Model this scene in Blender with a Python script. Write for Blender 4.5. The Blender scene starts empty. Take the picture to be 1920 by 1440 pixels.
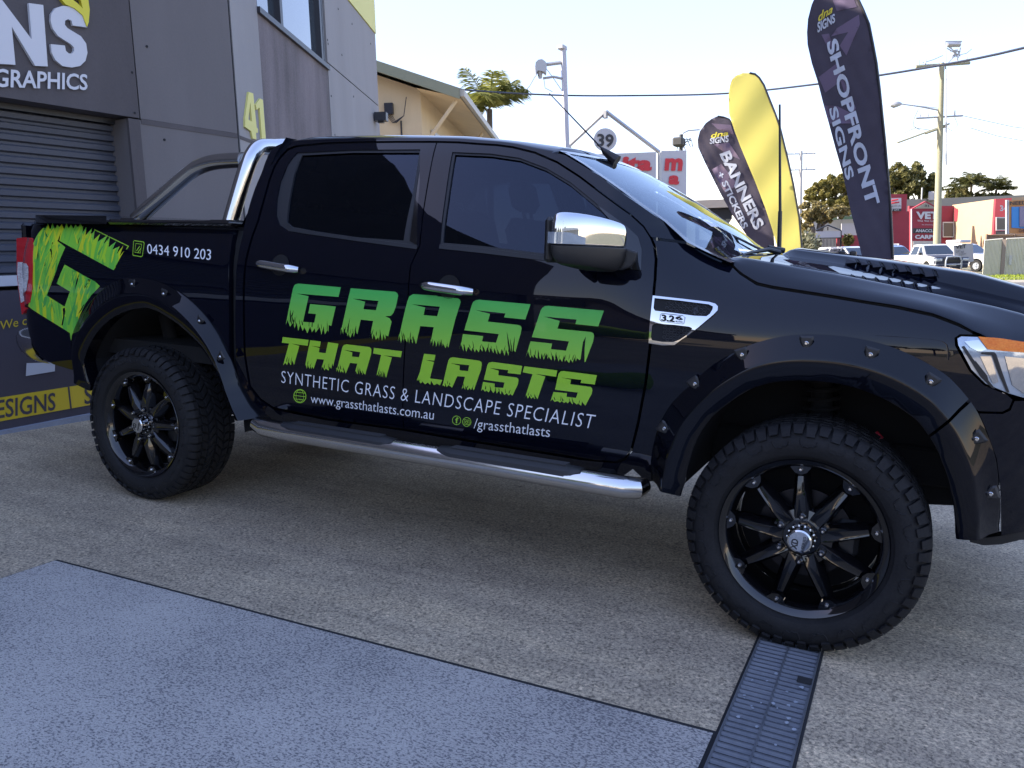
import bpy, math, random
import numpy as np
from mathutils import Vector, Matrix
from mathutils.geometry import delaunay_2d_cdt
random.seed(7)
PI = math.pi
rad = math.radians
SC = bpy.context.scene
COL = SC.collection

# ------------------------------------------------------------------ camera
# truck frame: x forward, y to the truck's left, z up, origin on the ground under the front hub.
F = 1505.29
CAMT = np.array([0.25731, -3.72487, 1.29391])
def rotm(rx, ry, rz):
    cx, sx, cy, sy, cz, sz = math.cos(rx), math.sin(rx), math.cos(ry), math.sin(ry), math.cos(rz), math.sin(rz)
    X = np.array([[1,0,0],[0,cx,-sx],[0,sx,cx]]); Y = np.array([[cy,0,sy],[0,1,0],[-sy,0,cy]]); Z = np.array([[cz,-sz,0],[sz,cz,0],[0,0,1]])
    return Z @ X @ Y
RT = rotm(-0.154825, -0.033973, 0.457527)
# world frame is level; the driveway (and the truck on it) slopes down towards the street
M = np.array([[9.98683354e-01,-1.41743e-03,5.12791e-02],[0,9.99618192e-01,2.76309e-02],[-5.12987e-02,-2.75946e-02,9.98302e-01]])
CW = M @ CAMT
RW = M @ RT
cam_d = bpy.data.cameras.new('camera'); cam = bpy.data.objects.new('camera', cam_d); COL.objects.link(cam)
cam_d.sensor_width = 36; cam_d.lens = 36 * F / 1920; cam_d.clip_start = .05; cam_d.clip_end = 3000
cr = np.column_stack([RW[:,0], RW[:,2], -RW[:,1]])
cam.matrix_world = Matrix([list(cr[i]) + [CW[i]] for i in range(3)] + [[0,0,0,1]])
SC.camera = cam

# ------------------------------------------------------------------ world, sun, exposure
SUN_AZ, SUN_EL = rad(199), rad(27)
world = bpy.data.worlds.new('World'); SC.world = world; world.use_nodes = True
wn = world.node_tree.nodes; wl = world.node_tree.links
sky = wn.new('ShaderNodeTexSky'); sky.sky_type = 'NISHITA'; sky.sun_disc = False
sky.sun_elevation = SUN_EL; sky.sun_rotation = PI/2 - SUN_AZ
sky.air_density = 1.0; sky.dust_density = .7; sky.ozone_density = 3.4
wn['Background'].inputs[1].default_value = 0.15
hue = wn.new('ShaderNodeMix'); hue.data_type = 'RGBA'; hue.blend_type = 'MULTIPLY'; hue.inputs[0].default_value = 1; hue.inputs[7].default_value = (1.24, .96, .92, 1)
wl.new(sky.outputs[0], hue.inputs[6])
# soften the very bright band round the sun and horizon so that the sky keeps its tone
SKY_MAX = 1.75
sc_ = wn.new('ShaderNodeSeparateColor'); cc_ = wn.new('ShaderNodeCombineColor'); wl.new(hue.outputs[2], sc_.inputs[0])
a_ = wn.new('ShaderNodeMath'); a_.operation = 'DIVIDE'; a_.inputs[1].default_value = SKY_MAX; wl.new(sc_.outputs[2], a_.inputs[0])
b_ = wn.new('ShaderNodeMath'); b_.operation = 'MULTIPLY'; wl.new(a_.outputs[0], b_.inputs[0]); wl.new(a_.outputs[0], b_.inputs[1])
c_ = wn.new('ShaderNodeMath'); c_.operation = 'ADD'; c_.inputs[1].default_value = 1; wl.new(b_.outputs[0], c_.inputs[0])
d_ = wn.new('ShaderNodeMath'); d_.operation = 'SQRT'; wl.new(c_.outputs[0], d_.inputs[0])
for i in range(3):
    e_ = wn.new('ShaderNodeMath'); e_.operation = 'DIVIDE'; wl.new(sc_.outputs[i], e_.inputs[0]); wl.new(d_.outputs[0], e_.inputs[1]); wl.new(e_.outputs[0], cc_.inputs[i])
wl.new(cc_.outputs[0], wn['Background'].inputs[0])
sd = bpy.data.lights.new('sun', 'SUN'); sd.energy = 2.0; sd.angle = rad(.5); sd.color = (1, .9, .76)
so = bpy.data.objects.new('sun', sd); COL.objects.link(so)
sdir = Vector((math.cos(SUN_AZ)*math.cos(SUN_EL), math.sin(SUN_AZ)*math.cos(SUN_EL), math.sin(SUN_EL)))
so.rotation_euler = sdir.to_track_quat('Z', 'Y').to_euler()
SC.view_settings.view_transform = 'Standard'; SC.view_settings.look = 'None'
SC.view_settings.exposure = 3.0; SC.view_settings.gamma = 1
SC.cycles.max_bounces = 8; SC.cycles.transparent_max_bounces = 16

# ------------------------------------------------------------------ helpers
def px(u, v, R=RT):
    return R @ np.array([(u-960)/F, 1, -(v-720)/F])
def by(u, v, y):
    d = px(u, v); t = (y-CAMT[1])/d[1]; return CAMT + t*d
def bz(u, v, z=0.0):
    d = px(u, v); t = (z-CAMT[2])/d[2]; return CAMT + t*d
FH = RW[:2,1]/np.linalg.norm(RW[:2,1])
def at(u, v, D):
    """world point seen at (u, v) whose horizontal depth along the view is D metres"""
    d = px(u, v, RW); t = D/(d[0]*FH[0]+d[1]*FH[1]); return CW + t*d
def tw(p): return M @ np.array(p)

def smooth(a, b, x):
    t = min(1, max(0, (x-a)/(b-a))); return t*t*(3-2*t)
_pz = [.30,.45,.52,.60,.75,.95,1.10,1.20,1.28,1.36,1.45,1.60,1.72,1.80,1.90]
_pw = [.80,.850,.885,.908,.926,.934,.934,.928,.912,.888,.852,.778,.712,.655,.58]
def door_w(z):
    if z <= _pz[0]: return _pw[0]
    if z >= _pz[-1]: return _pw[-1]
    i = 0
    while z > _pz[i+1]: i += 1
    x0, x1 = _pz[i], _pz[i+1]; h = x1-x0; t = (z-x0)/h
    def sl(k):
        if k <= 0 or k >= len(_pz)-1: 
            k = min(max(k,0), len(_pz)-2); return (_pw[k+1]-_pw[k])/(_pz[k+1]-_pz[k])
        return (_pw[k+1]-_pw[k-1])/(_pz[k+1]-_pz[k-1])
    a, b = sl(i)*h, sl(i+1)*h
    return (2*t**3-3*t*t+1)*_pw[i]+(t**3-2*t*t+t)*a+(-2*t**3+3*t*t)*_pw[i+1]+(t**3-t*t)*b
def S(x, z):
    """half width of the body at (x, z)"""
    w = door_w(z)
    k = smooth(-.80, -.15, x)
    if k > 0:
        f = door_w(min(z, 1.05)) - 3.0*max(0, z-1.05)**2
        w = w*(1-k) + max(f, .5)*k
    if x < -2.6:                                     # tub side stays upright
        k = min(1, (-2.6-x)/.03)
        f = door_w(min(z, 1.12)) - .25*max(0, z-1.12)**2*4
        w = w*(1-k)+f*k
    if x > .25: w *= max(0.02, 1-((x-.25)/.70)**3)**.5
    if x < -4.02: w *= max(0.05, 1-((-4.02-x)/.40)**3)**.5
    return w
def sp(u, v, off=0.0):
    """(x, z) of the truck's side seen at photo position (u, v)"""
    y = -.93
    for _ in range(12):
        p = by(u, v, y); y = -(S(p[0], p[2])+off)
    return (float(p[0]), float(p[2]))

def link(o, parent=None):
    COL.objects.link(o)
    if parent is not None: o.parent = parent
    return o
def mk(name, verts, faces, mat, parent=None, sm=False, uv=None):
    me = bpy.data.meshes.new(name); me.from_pydata([tuple(map(float, v)) for v in verts], [], faces); me.update()
    for m in (mat if isinstance(mat, (list, tuple)) else [mat]): me.materials.append(m)
    if sm: me.polygons.foreach_set('use_smooth', [True]*len(me.polygons))
    return link(bpy.data.objects.new(name, me), parent)
def sharp(o, ang=35):
    o.data.set_sharp_from_angle(angle=rad(ang)); return o
def tag(o, label=None, cat=None, group=None, kind=None):
    if label: o['label'] = label
    if cat: o['category'] = cat
    if group: o['group'] = group
    if kind: o['kind'] = kind
    return o
def thing(name, label, cat, loc=(0,0,0), rz=0, group=None):
    o = bpy.data.objects.new(name, None); o.empty_display_size = .2; COL.objects.link(o)
    o.location = tuple(map(float, loc)); o.rotation_euler = (0,0,rz)
    return tag(o, label, cat, group)
def part(name, parent, loc=(0,0,0)):
    o = bpy.data.objects.new(name, None); o.empty_display_size = .1; link(o, parent); o.location = loc; return o

class MB:
    """collects shapes and links them as one mesh"""
    def __init__(s): s.v = []; s.f = []; s.mi = []
    def add(s, v, f, mi=0):
        n = len(s.v); s.v += [tuple(map(float, p)) for p in v]; s.f += [tuple(i+n for i in q) for q in f]; s.mi += [mi]*len(f); return s
    def box(s, a, b, mi=0, mat=None):
        x0,y0,z0 = a; x1,y1,z1 = b
        v = [(x0,y0,z0),(x1,y0,z0),(x1,y1,z0),(x0,y1,z0),(x0,y0,z1),(x1,y0,z1),(x1,y1,z1),(x0,y1,z1)]
        if mat is not None: v = [tuple(mat @ Vector(p)) for p in v]
        return s.add(v, [(0,3,2,1),(4,5,6,7),(0,1,5,4),(1,2,6,5),(2,3,7,6),(3,0,4,7)], mi)
    def bbox(s, a, b, r=.01, mi=0, mat=None):
        """box with chamfered edges"""
        c = [(a[i]+b[i])/2 for i in range(3)]; h = [abs(b[i]-a[i])/2 for i in range(3)]; r = min(r, min(h)*.9)
        v = []; idx = {}
        for sx in (-1,1):
            for sy in (-1,1):
                for sz in (-1,1):
                    for ax in range(3):
                        p = [sx*h[0], sy*h[1], sz*h[2]]
                        for k in range(3):
                            if k != ax: p[k] -= (sx,sy,sz)[k]*r
                        idx[(sx,sy,sz,ax)] = len(v); v.append([c[i]+p[i] for i in range(3)])
        f = []
        for ax in range(3):
            o = [k for k in range(3) if k != ax]
            for sg in (-1,1):
                q = []
                for (a1,b1) in ((-1,-1),(1,-1),(1,1),(-1,1)):
                    k = [0,0,0]; k[ax] = sg; k[o[0]] = a1; k[o[1]] = b1; q.append(idx[(k[0],k[1],k[2],ax)])
                f.append(q if (sg > 0) != (ax == 1) else q[::-1])
        for ax in range(3):
            o = [k for k in range(3) if k != ax]
            for a1 in (-1,1):
                for b1 in (-1,1):
                    def K(t, w):
                        k = [0,0,0]; k[ax] = t; k[o[0]] = a1; k[o[1]] = b1; return idx[(k[0],k[1],k[2],w)]
                    f.append([K(-1,o[0]),K(1,o[0]),K(1,o[1]),K(-1,o[1])])
        for sx in (-1,1):
            for sy in (-1,1):
                for sz in (-1,1): f.append([idx[(sx,sy,sz,k)] for k in range(3)])
        if mat is not None: v = [tuple(mat @ Vector(p)) for p in v]
        return s.add(v, f, mi)
    def tube(s, pts, r, n=12, cap=True, mi=0):
        pts = [Vector(p) for p in pts]; rs = r if isinstance(r, (list,tuple)) else [r]*len(pts)
        v = []; f = []; up = None
        for i, p in enumerate(pts):
            t = ((pts[min(i+1,len(pts)-1)]-p).normalized() + (p-pts[max(i-1,0)]).normalized())
            if t.length < 1e-6: t = Vector((0,0,1))
            t.normalize()
            if up is None: up = Vector((0,0,1)) if abs(t.z) < .9 else Vector((1,0,0))
            a = t.cross(up).normalized(); b = a.cross(t).normalized(); up = b
            for k in range(n):
                an = 2*PI*k/n; v.append(p + (a*math.cos(an)+b*math.sin(an))*rs[i])
        for i in range(len(pts)-1):
            for k in range(n): f.append((i*n+k, i*n+(k+1)%n, (i+1)*n+(k+1)%n, (i+1)*n+k))
        if cap: f.append(tuple(range(n))[::-1]); f.append(tuple((len(pts)-1)*n+k for k in range(n)))
        return s.add(v, f, mi)
    def cyl(s, p0, p1, r0, r1=None, n=16, mi=0):
        return s.tube([p0, p1], [r0, r0 if r1 is None else r1], n, True, mi)
    def lathe(s, prof, n=48, mi=0, origin=(0,0,0), a0=0, a1=2*PI, sx=1):
        """prof: (r, y) turned about the local y axis"""
        v = []; f = []; full = abs(a1-a0-2*PI) < 1e-6; m = n if full else n+1
        for k in range(m):
            a = a0+(a1-a0)*k/n
            for r, y in prof: v.append((origin[0]+r*math.cos(a), origin[1]+y, origin[2]+r*math.sin(a)))
        L = len(prof)
        for k in range(n):
            for j in range(L-1):
                a = k*L+j; b = ((k+1)%m)*L+j; f.append((a, a+1, b+1, b))
        return s.add(v, f, mi)
    def build(s, name, mat, parent=None, sm=False, ang=35):
        me = bpy.data.meshes.new(name); me.from_pydata(s.v, [], s.f); me.update()
        for m in (mat if isinstance(mat, (list,tuple)) else [mat]): me.materials.append(m)
        if max(s.mi, default=0) > 0: me.polygons.foreach_set('material_index', s.mi)
        o = link(bpy.data.objects.new(name, me), parent)
        if sm:
            me.polygons.foreach_set('use_smooth', [True]*len(me.polygons)); me.set_sharp_from_angle(angle=rad(ang))
        return o

def pip(loops, X, Y):
    ins = np.zeros(len(X), bool)
    for L in loops:
        n = len(L); j = n-1
        for i in range(n):
            xi, yi = L[i]; xj, yj = L[j]
            if yi != yj:
                c = ((yi > Y) != (yj > Y)) & (X < (xj-xi)*(Y-yi)/(yj-yi)+xi); ins ^= c
            j = i
    return ins
def fill(loops, step=None):
    """triangulate loops (even-odd) with optional interior grid; returns verts2d, tris, boundary edges"""
    V = []; E = []
    for L in loops:
        n0 = len(V); pts = []
        for i in range(len(L)):
            a, b = L[i], L[(i+1)%len(L)]; d = math.hypot(a[0]-b[0], a[1]-b[1])
            m = max(1, int(math.ceil(d/step))) if step else 1
            for k in range(m): pts.append((a[0]+(b[0]-a[0])*k/m, a[1]+(b[1]-a[1])*k/m))
        V += pts; E += [(n0+i, n0+(i+1)%len(pts)) for i in range(len(pts))]
    if step:
        xs = [p[0] for L in loops for p in L]; ys = [p[1] for L in loops for p in L]
        gx, gy = np.meshgrid(np.arange(min(xs)+step*.5, max(xs), step), np.arange(min(ys)+step*.5, max(ys), step))
        gx = gx.ravel(); gy = gy.ravel(); k = pip(loops, gx, gy); gx = gx[k]; gy = gy[k]
        B = np.array(V)
        if len(gx):
            d = np.min((gx[:,None]-B[None,:,0])**2+(gy[:,None]-B[None,:,1])**2, axis=1)
            k = d > (step*.35)**2; V += list(zip(gx[k].tolist(), gy[k].tolist()))
    r = delaunay_2d_cdt([Vector(p) for p in V], E, [], 0, 1e-6)
    ov = [tuple(p) for p in r[0]]; tr = r[2]
    A = np.array(ov); T = np.array([list(t) for t in tr])
    c = A[T].mean(1); k = pip(loops, c[:,0]+1e-9, c[:,1]+1e-9); T = T[k]
    a, b, c = A[T[:,0]], A[T[:,1]], A[T[:,2]]
    ar = (b[:,0]-a[:,0])*(c[:,1]-a[:,1])-(b[:,1]-a[:,1])*(c[:,0]-a[:,0])
    T[ar < 0] = T[ar < 0][:, ::-1]
    T = T[np.abs(ar) > 1e-12]
    cnt = {}
    for t in T:
        for i in range(3): cnt[(t[i], t[(i+1)%3])] = 1
    bd = [e for e in cnt if (e[1], e[0]) not in cnt]
    return ov, [tuple(int(q) for q in t) for t in T], bd
def inset(L, d):
    n = len(L); A = sum(L[i][0]*L[(i+1)%n][1]-L[(i+1)%n][0]*L[i][1] for i in range(n)); sg = 1 if A > 0 else -1; out = []
    for i in range(n):
        p, q, r = L[i-1], L[i], L[(i+1)%n]
        a = Vector((q[0]-p[0], q[1]-p[1])); b = Vector((r[0]-q[0], r[1]-q[1]))
        if a.length < 1e-7 or b.length < 1e-7: out.append(q); continue
        a.normalize(); b.normalize(); na = Vector((-a.y, a.x))*sg; nb = Vector((-b.y, b.x))*sg; m = na+nb
        if m.length < .3: out.append(q); continue
        m.normalize(); k = d/max(.4, m.dot(na)); out.append((q[0]+m.x*k, q[1]+m.y*k))
    return out
def skin(name, loops, parent, mat, side=-1, off=0.0, step=.045, thick=.014, wf=None, sm=True, shift=0):
    """sheet of bodywork lying on the truck's side surface, with returned edges"""
    wf = wf or (lambda x, z: S(x, z))
    V2, T, bd = fill(loops, step)
    V = [(x, side*(wf(x, z)+off), z) for x, z in V2]; Fc = []
    for t in T: Fc.append(t if side < 0 else t[::-1])
    nf = len(Fc)
    if thick:
        m = {}
        def dup(i):
            if i not in m:
                m[i] = (len(V), len(V)+1); x, y, z = V[i]; V.append((x, y, z)); V.append((x, y-side*thick, z))
            return m[i]
        for a, b in bd:
            a1, a2 = dup(a); b1, b2 = dup(b); q = (a1, a2, b2, b1); Fc.append(q if side < 0 else q[::-1])
    o = mk(name, V, Fc, mat, parent)
    if sm:
        o.data.polygons.foreach_set('use_smooth', [i < nf for i in range(len(Fc))]); e = .006; nr = []
        for i, v in enumerate(V):
            if i >= len(V2): nr.append((0,0,0)); continue
            x, z = v[0], v[2]; gx = (wf(x+e, z)-wf(x-e, z))/(2*e); gzz = (wf(x, z+e)-wf(x, z-e))/(2*e)
            nr.append(tuple(Vector((-gx, side, -gzz)).normalized()))
        o.data.normals_split_custom_set_from_vertices(nr)
    return o
def P(*a, off=0.0): return [sp(u, v, off) for u, v in a]
def Z(o, s, *a): return [(o[0]+x/s, o[1]+y/s) for x, y in a]     # coordinates read off an enlargement of the photograph

_fc = {}
def text_mesh(s, bold=0.0, res=3, spacing=1.0):
    k = (s, bold, spacing)
    if k in _fc: return _fc[k]
    cu = bpy.data.curves.new('lettering', 'FONT'); cu.body = s; cu.size = 1; cu.resolution_u = res; cu.offset = bold; cu.space_character = spacing
    o = bpy.data.objects.new('lettering', cu); COL.objects.link(o)
    bpy.context.view_layer.update(); dg = bpy.context.evaluated_depsgraph_get()
    me = bpy.data.meshes.new_from_object(o.evaluated_get(dg))
    V = [tuple(v.co) for v in me.vertices]; Fc = [tuple(p.vertices) for p in me.polygons]
    bpy.data.objects.remove(o); bpy.data.curves.remove(cu); bpy.data.meshes.remove(me)
    x0 = min(v[0] for v in V); x1 = max(v[0] for v in V); y0 = min(v[1] for v in V); y1 = max(v[1] for v in V)
    V = [((v[0]-x0)/(x1-x0), (v[1]-y0)/(y1-y0)) for v in V]
    _fc[k] = (V, Fc, (x1-x0)/(y1-y0)); return _fc[k]
def text_on_side(name, s, q, parent, mat, bold=0.0, off=.0016, spacing=1.0, res=3):
    """q: px corners bottom-left, bottom-right, top-left, top-right on the truck's side"""
    a, b, c, d = [sp(*p) for p in q]; V, Fc, _ = text_mesh(s, bold, res, spacing); out = []
    for u, v in V:
        x = (a[0]*(1-u)+b[0]*u)*(1-v)+(c[0]*(1-u)+d[0]*u)*v; z = (a[1]*(1-u)+b[1]*u)*(1-v)+(c[1]*(1-u)+d[1]*u)*v
        out.append((x, -(S(x, z)+off), z))
    return mk(name, out, Fc, mat, parent)
def text3(name, s, o, ux, uy, w, h, parent, mat, bold=0.0, depth=0.0, spacing=1.0, warp=None, res=3):
    """flat lettering: o = lower left corner, ux/uy unit vectors, w by h metres; depth pushes it out along ux x uy"""
    V, Fc, _ = text_mesh(s, bold, res, spacing); o = Vector(o); ux = Vector(ux).normalized(); uy = Vector(uy).normalized(); n = ux.cross(uy).normalized()
    P3 = [o+ux*(u*w)+uy*(v*h) for u, v in V]
    if warp: P3 = [warp(p) for p in P3]
    if depth:
        m = MB(); N = len(P3); cnt = {}
        for f in Fc:
            for i in range(len(f)): cnt[(f[i], f[(i+1)%len(f)])] = 1
        fs = [tuple(i for i in f) for f in Fc]+[(b, a, a+N, b+N) for (a, b) in cnt if (b, a) not in cnt]
        # front = offset copy
        V3 = [p+n*depth for p in P3]+P3
        return mk(name, V3, fs, mat, parent)
    return mk(name, P3, Fc, mat, parent)

# ------------------------------------------------------------------ materials
def mat(name, base=(.5,.5,.5), rough=.6, metal=0, spec=.5, coat=0, build=None, alpha=1):
    m = bpy.data.materials.new(name); m.use_nodes = True; b = m.node_tree.nodes['Principled BSDF']
    b.inputs['Base Color'].default_value = (*base, 1); b.inputs['Roughness'].default_value = rough; b.inputs['Metallic'].default_value = metal
    b.inputs['Specular IOR Level'].default_value = spec; b.inputs['Coat Weight'].default_value = coat; b.inputs['Coat Roughness'].default_value = .015; b.inputs['Coat IOR'].default_value = 1.5
    if build: build(m.node_tree, b)
    return m
def N(nt, t, **k):
    n = nt.nodes.new(t)
    for a, v in k.items():
        if a in n.inputs.keys(): n.inputs[a].default_value = v
        else: setattr(n, a, v)
    return n
def ramp(nt, stops, interp='LINEAR'):
    r = nt.nodes.new('ShaderNodeValToRGB'); r.color_ramp.interpolation = interp; e = r.color_ramp.elements
    while len(e) > 1: e.remove(e[-1])
    e[0].position = stops[0][0]; e[0].color = (*stops[0][1], 1)
    for p, c in stops[1:]:
        k = e.new(p); k.color = (*c, 1)
    return r
def speckle(c0, c1, scale=6, fine=120, amt=.35, bump=.15, dist=.01, coord='Object', rough=None, stretch=(1,1,1)):
    """two tone mottling with a fine grain and bump"""
    def f(nt, b):
        L = nt.links; tc = N(nt, 'ShaderNodeTexCoord'); mp = N(nt, 'ShaderNodeMapping'); mp.inputs['Scale'].default_value = stretch
        L.new(tc.outputs[coord], mp.inputs[0])
        n1 = N(nt, 'ShaderNodeTexNoise', Scale=scale, Detail=6, Roughness=.6); n2 = N(nt, 'ShaderNodeTexNoise', Scale=fine, Detail=3)
        L.new(mp.outputs[0], n1.inputs[0]); L.new(mp.outputs[0], n2.inputs[0])
        mx = N(nt, 'ShaderNodeMix', data_type='FLOAT'); mx.inputs[0].default_value = amt
        L.new(n1.outputs[0], mx.inputs[2]); L.new(n2.outputs[0], mx.inputs[3])
        r = ramp(nt, [(.3, c0), (.7, c1)]); L.new(mx.outputs[0], r.inputs[0]); L.new(r.outputs[0], b.inputs['Base Color'])
        if bump:
            bp = N(nt, 'ShaderNodeBump', Strength=bump, Distance=dist); L.new(n2.outputs[0], bp.inputs['Height']); L.new(bp.outputs[0], b.inputs['Normal'])
    return f

def paint_build(nt, b):
    L = nt.links; tc = N(nt, 'ShaderNodeTexCoord'); n = N(nt, 'ShaderNodeTexNoise', Scale=1.6, Detail=2); L.new(tc.outputs['Object'], n.inputs[0])
    bp = N(nt, 'ShaderNodeBump', Strength=.12, Distance=.02); L.new(n.outputs[0], bp.inputs['Height']); L.new(bp.outputs[0], b.inputs['Coat Normal']); L.new(bp.outputs[0], b.inputs['Normal'])
M_PAINT = mat('black_paint', (.0020,.0028,.0075), .25, 0, .0, .85, paint_build)
M_FLARE = mat('flare_black', (.0024,.003,.006), .25, 0, .0, .75, paint_build)
M_GLOSSB = mat('gloss_black', (.004,.004,.005), .08, 0, .5, .6)
M_PLASTIC = mat('black_plastic', (.012,.012,.013), .45, build=speckle((.009,.009,.010),(.017,.017,.019), 8, 300, .5, .08, .002))
M_RUBBER = mat('seal_rubber', (.016,.017,.02), .5)
M_TYRE = mat('tyre_rubber', (.012,.012,.014), .7, spec=.25, build=speckle((.007,.007,.008),(.019,.019,.021), 9, 160, .5, .3, .003))
M_DARK = mat('dark_underbody', (.006,.006,.007), .9)
M_CHROME = mat('chrome', (.66,.67,.68), .04, 1)
M_STEEL = mat('polished_steel', (.66,.65,.63), .15, 1)
M_BOLT = mat('bolt_steel', (.62,.62,.63), .25, 1)
M_DISC = mat('brake_disc', (.035,.035,.04), .45, 1)
M_WHITE = mat('white_vinyl', (.78,.80,.84), .35, coat=.5)
M_RED = mat('red_lens', (.50,.012,.018), .10, coat=1)
M_LENS = mat('clear_lens', (.40,.46,.54), .10, .5, coat=1, build=speckle((.30,.35,.42),(.55,.62,.70), 9, 40, .2, .05, .004))
M_AMBER = mat('amber_lens', (.80,.20,.02), .3, spec=.2, coat=.15, build=speckle((.75,.14,.015),(.95,.32,.05), 60, 200, .5, .5, .002))
M_VMESH = mat('vent_mesh_plastic', (.05,.05,.055), .3)
M_SEAT = mat('seat_cloth', (.02,.02,.024), .9)
def glass(name, tint, trans, gloss=(1,1,1)):
    m = bpy.data.materials.new(name); m.use_nodes = True; nt = m.node_tree; nt.nodes.clear(); L = nt.links
    out = N(nt, 'ShaderNodeOutputMaterial'); tr = N(nt, 'ShaderNodeBsdfTransparent'); tr.inputs[0].default_value = (*tint, 1)
    gl = N(nt, 'ShaderNodeBsdfGlossy', Roughness=.015); gl.inputs[0].default_value = (*gloss, 1)
    fr = N(nt, 'ShaderNodeFresnel', IOR=1.6); mx = N(nt, 'ShaderNodeMixShader')
    L.new(fr.outputs[0], mx.inputs[0]); L.new(tr.outputs[0], mx.inputs[1]); L.new(gl.outputs[0], mx.inputs[2]); L.new(mx.outputs[0], out.inputs[0])
    return m
M_TINT = glass('tinted_glass', (.055,.075,.11), 1, (.50,.62,.85))
M_SCREEN = glass('windscreen_glass', (.52,.62,.66), 1, (.80,.90,1.0))
def logo_green(nt, b):
    L = nt.links; tc = N(nt, 'ShaderNodeTexCoord'); sx = N(nt, 'ShaderNodeSeparateXYZ'); L.new(tc.outputs['Object'], sx.inputs[0])
    mr = N(nt, 'ShaderNodeMapRange'); mr.inputs['From Min'].default_value = .86; mr.inputs['From Max'].default_value = 1.13; L.new(sx.outputs['Z'], mr.inputs[0])
    r = ramp(nt, [(0,(.33,.60,.03)),(.45,(.21,.54,.06)),(1,(.07,.47,.09))]); L.new(mr.outputs[0], r.inputs[0]); L.new(r.outputs[0], b.inputs['Base Color'])
M_LOGO = mat('green_vinyl', rough=.5, coat=.35, build=logo_green)
M_LIME = mat('lime_vinyl', (.30,.58,.035), .35, coat=.5)
def blades(nt, b):
    L = nt.links; tc = N(nt, 'ShaderNodeTexCoord'); mp = N(nt, 'ShaderNodeMapping'); mp.inputs['Rotation'].default_value = (0, rad(14), 0); mp.inputs['Scale'].default_value = (26, 1, 2.2)
    L.new(tc.outputs['Object'], mp.inputs[0]); v = N(nt, 'ShaderNodeTexVoronoi', Scale=1.0); L.new(mp.outputs[0], v.inputs[0])
    r = ramp(nt, [(0,(.09,.42,.05)),(.2,(.22,.58,.05)),(.42,(.13,.50,.06)),(.58,(.42,.66,.03)),(.74,(.26,.60,.05)),(.88,(.55,.65,.02))], 'CONSTANT')
    sx = N(nt, 'ShaderNodeSeparateColor'); L.new(v.outputs['Color'], sx.inputs[0]); L.new(sx.outputs[0], r.inputs[0]); L.new(r.outputs[0], b.inputs['Base Color'])
M_BLADES = mat('grass_print', rough=.35, coat=.5, build=blades)

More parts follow.
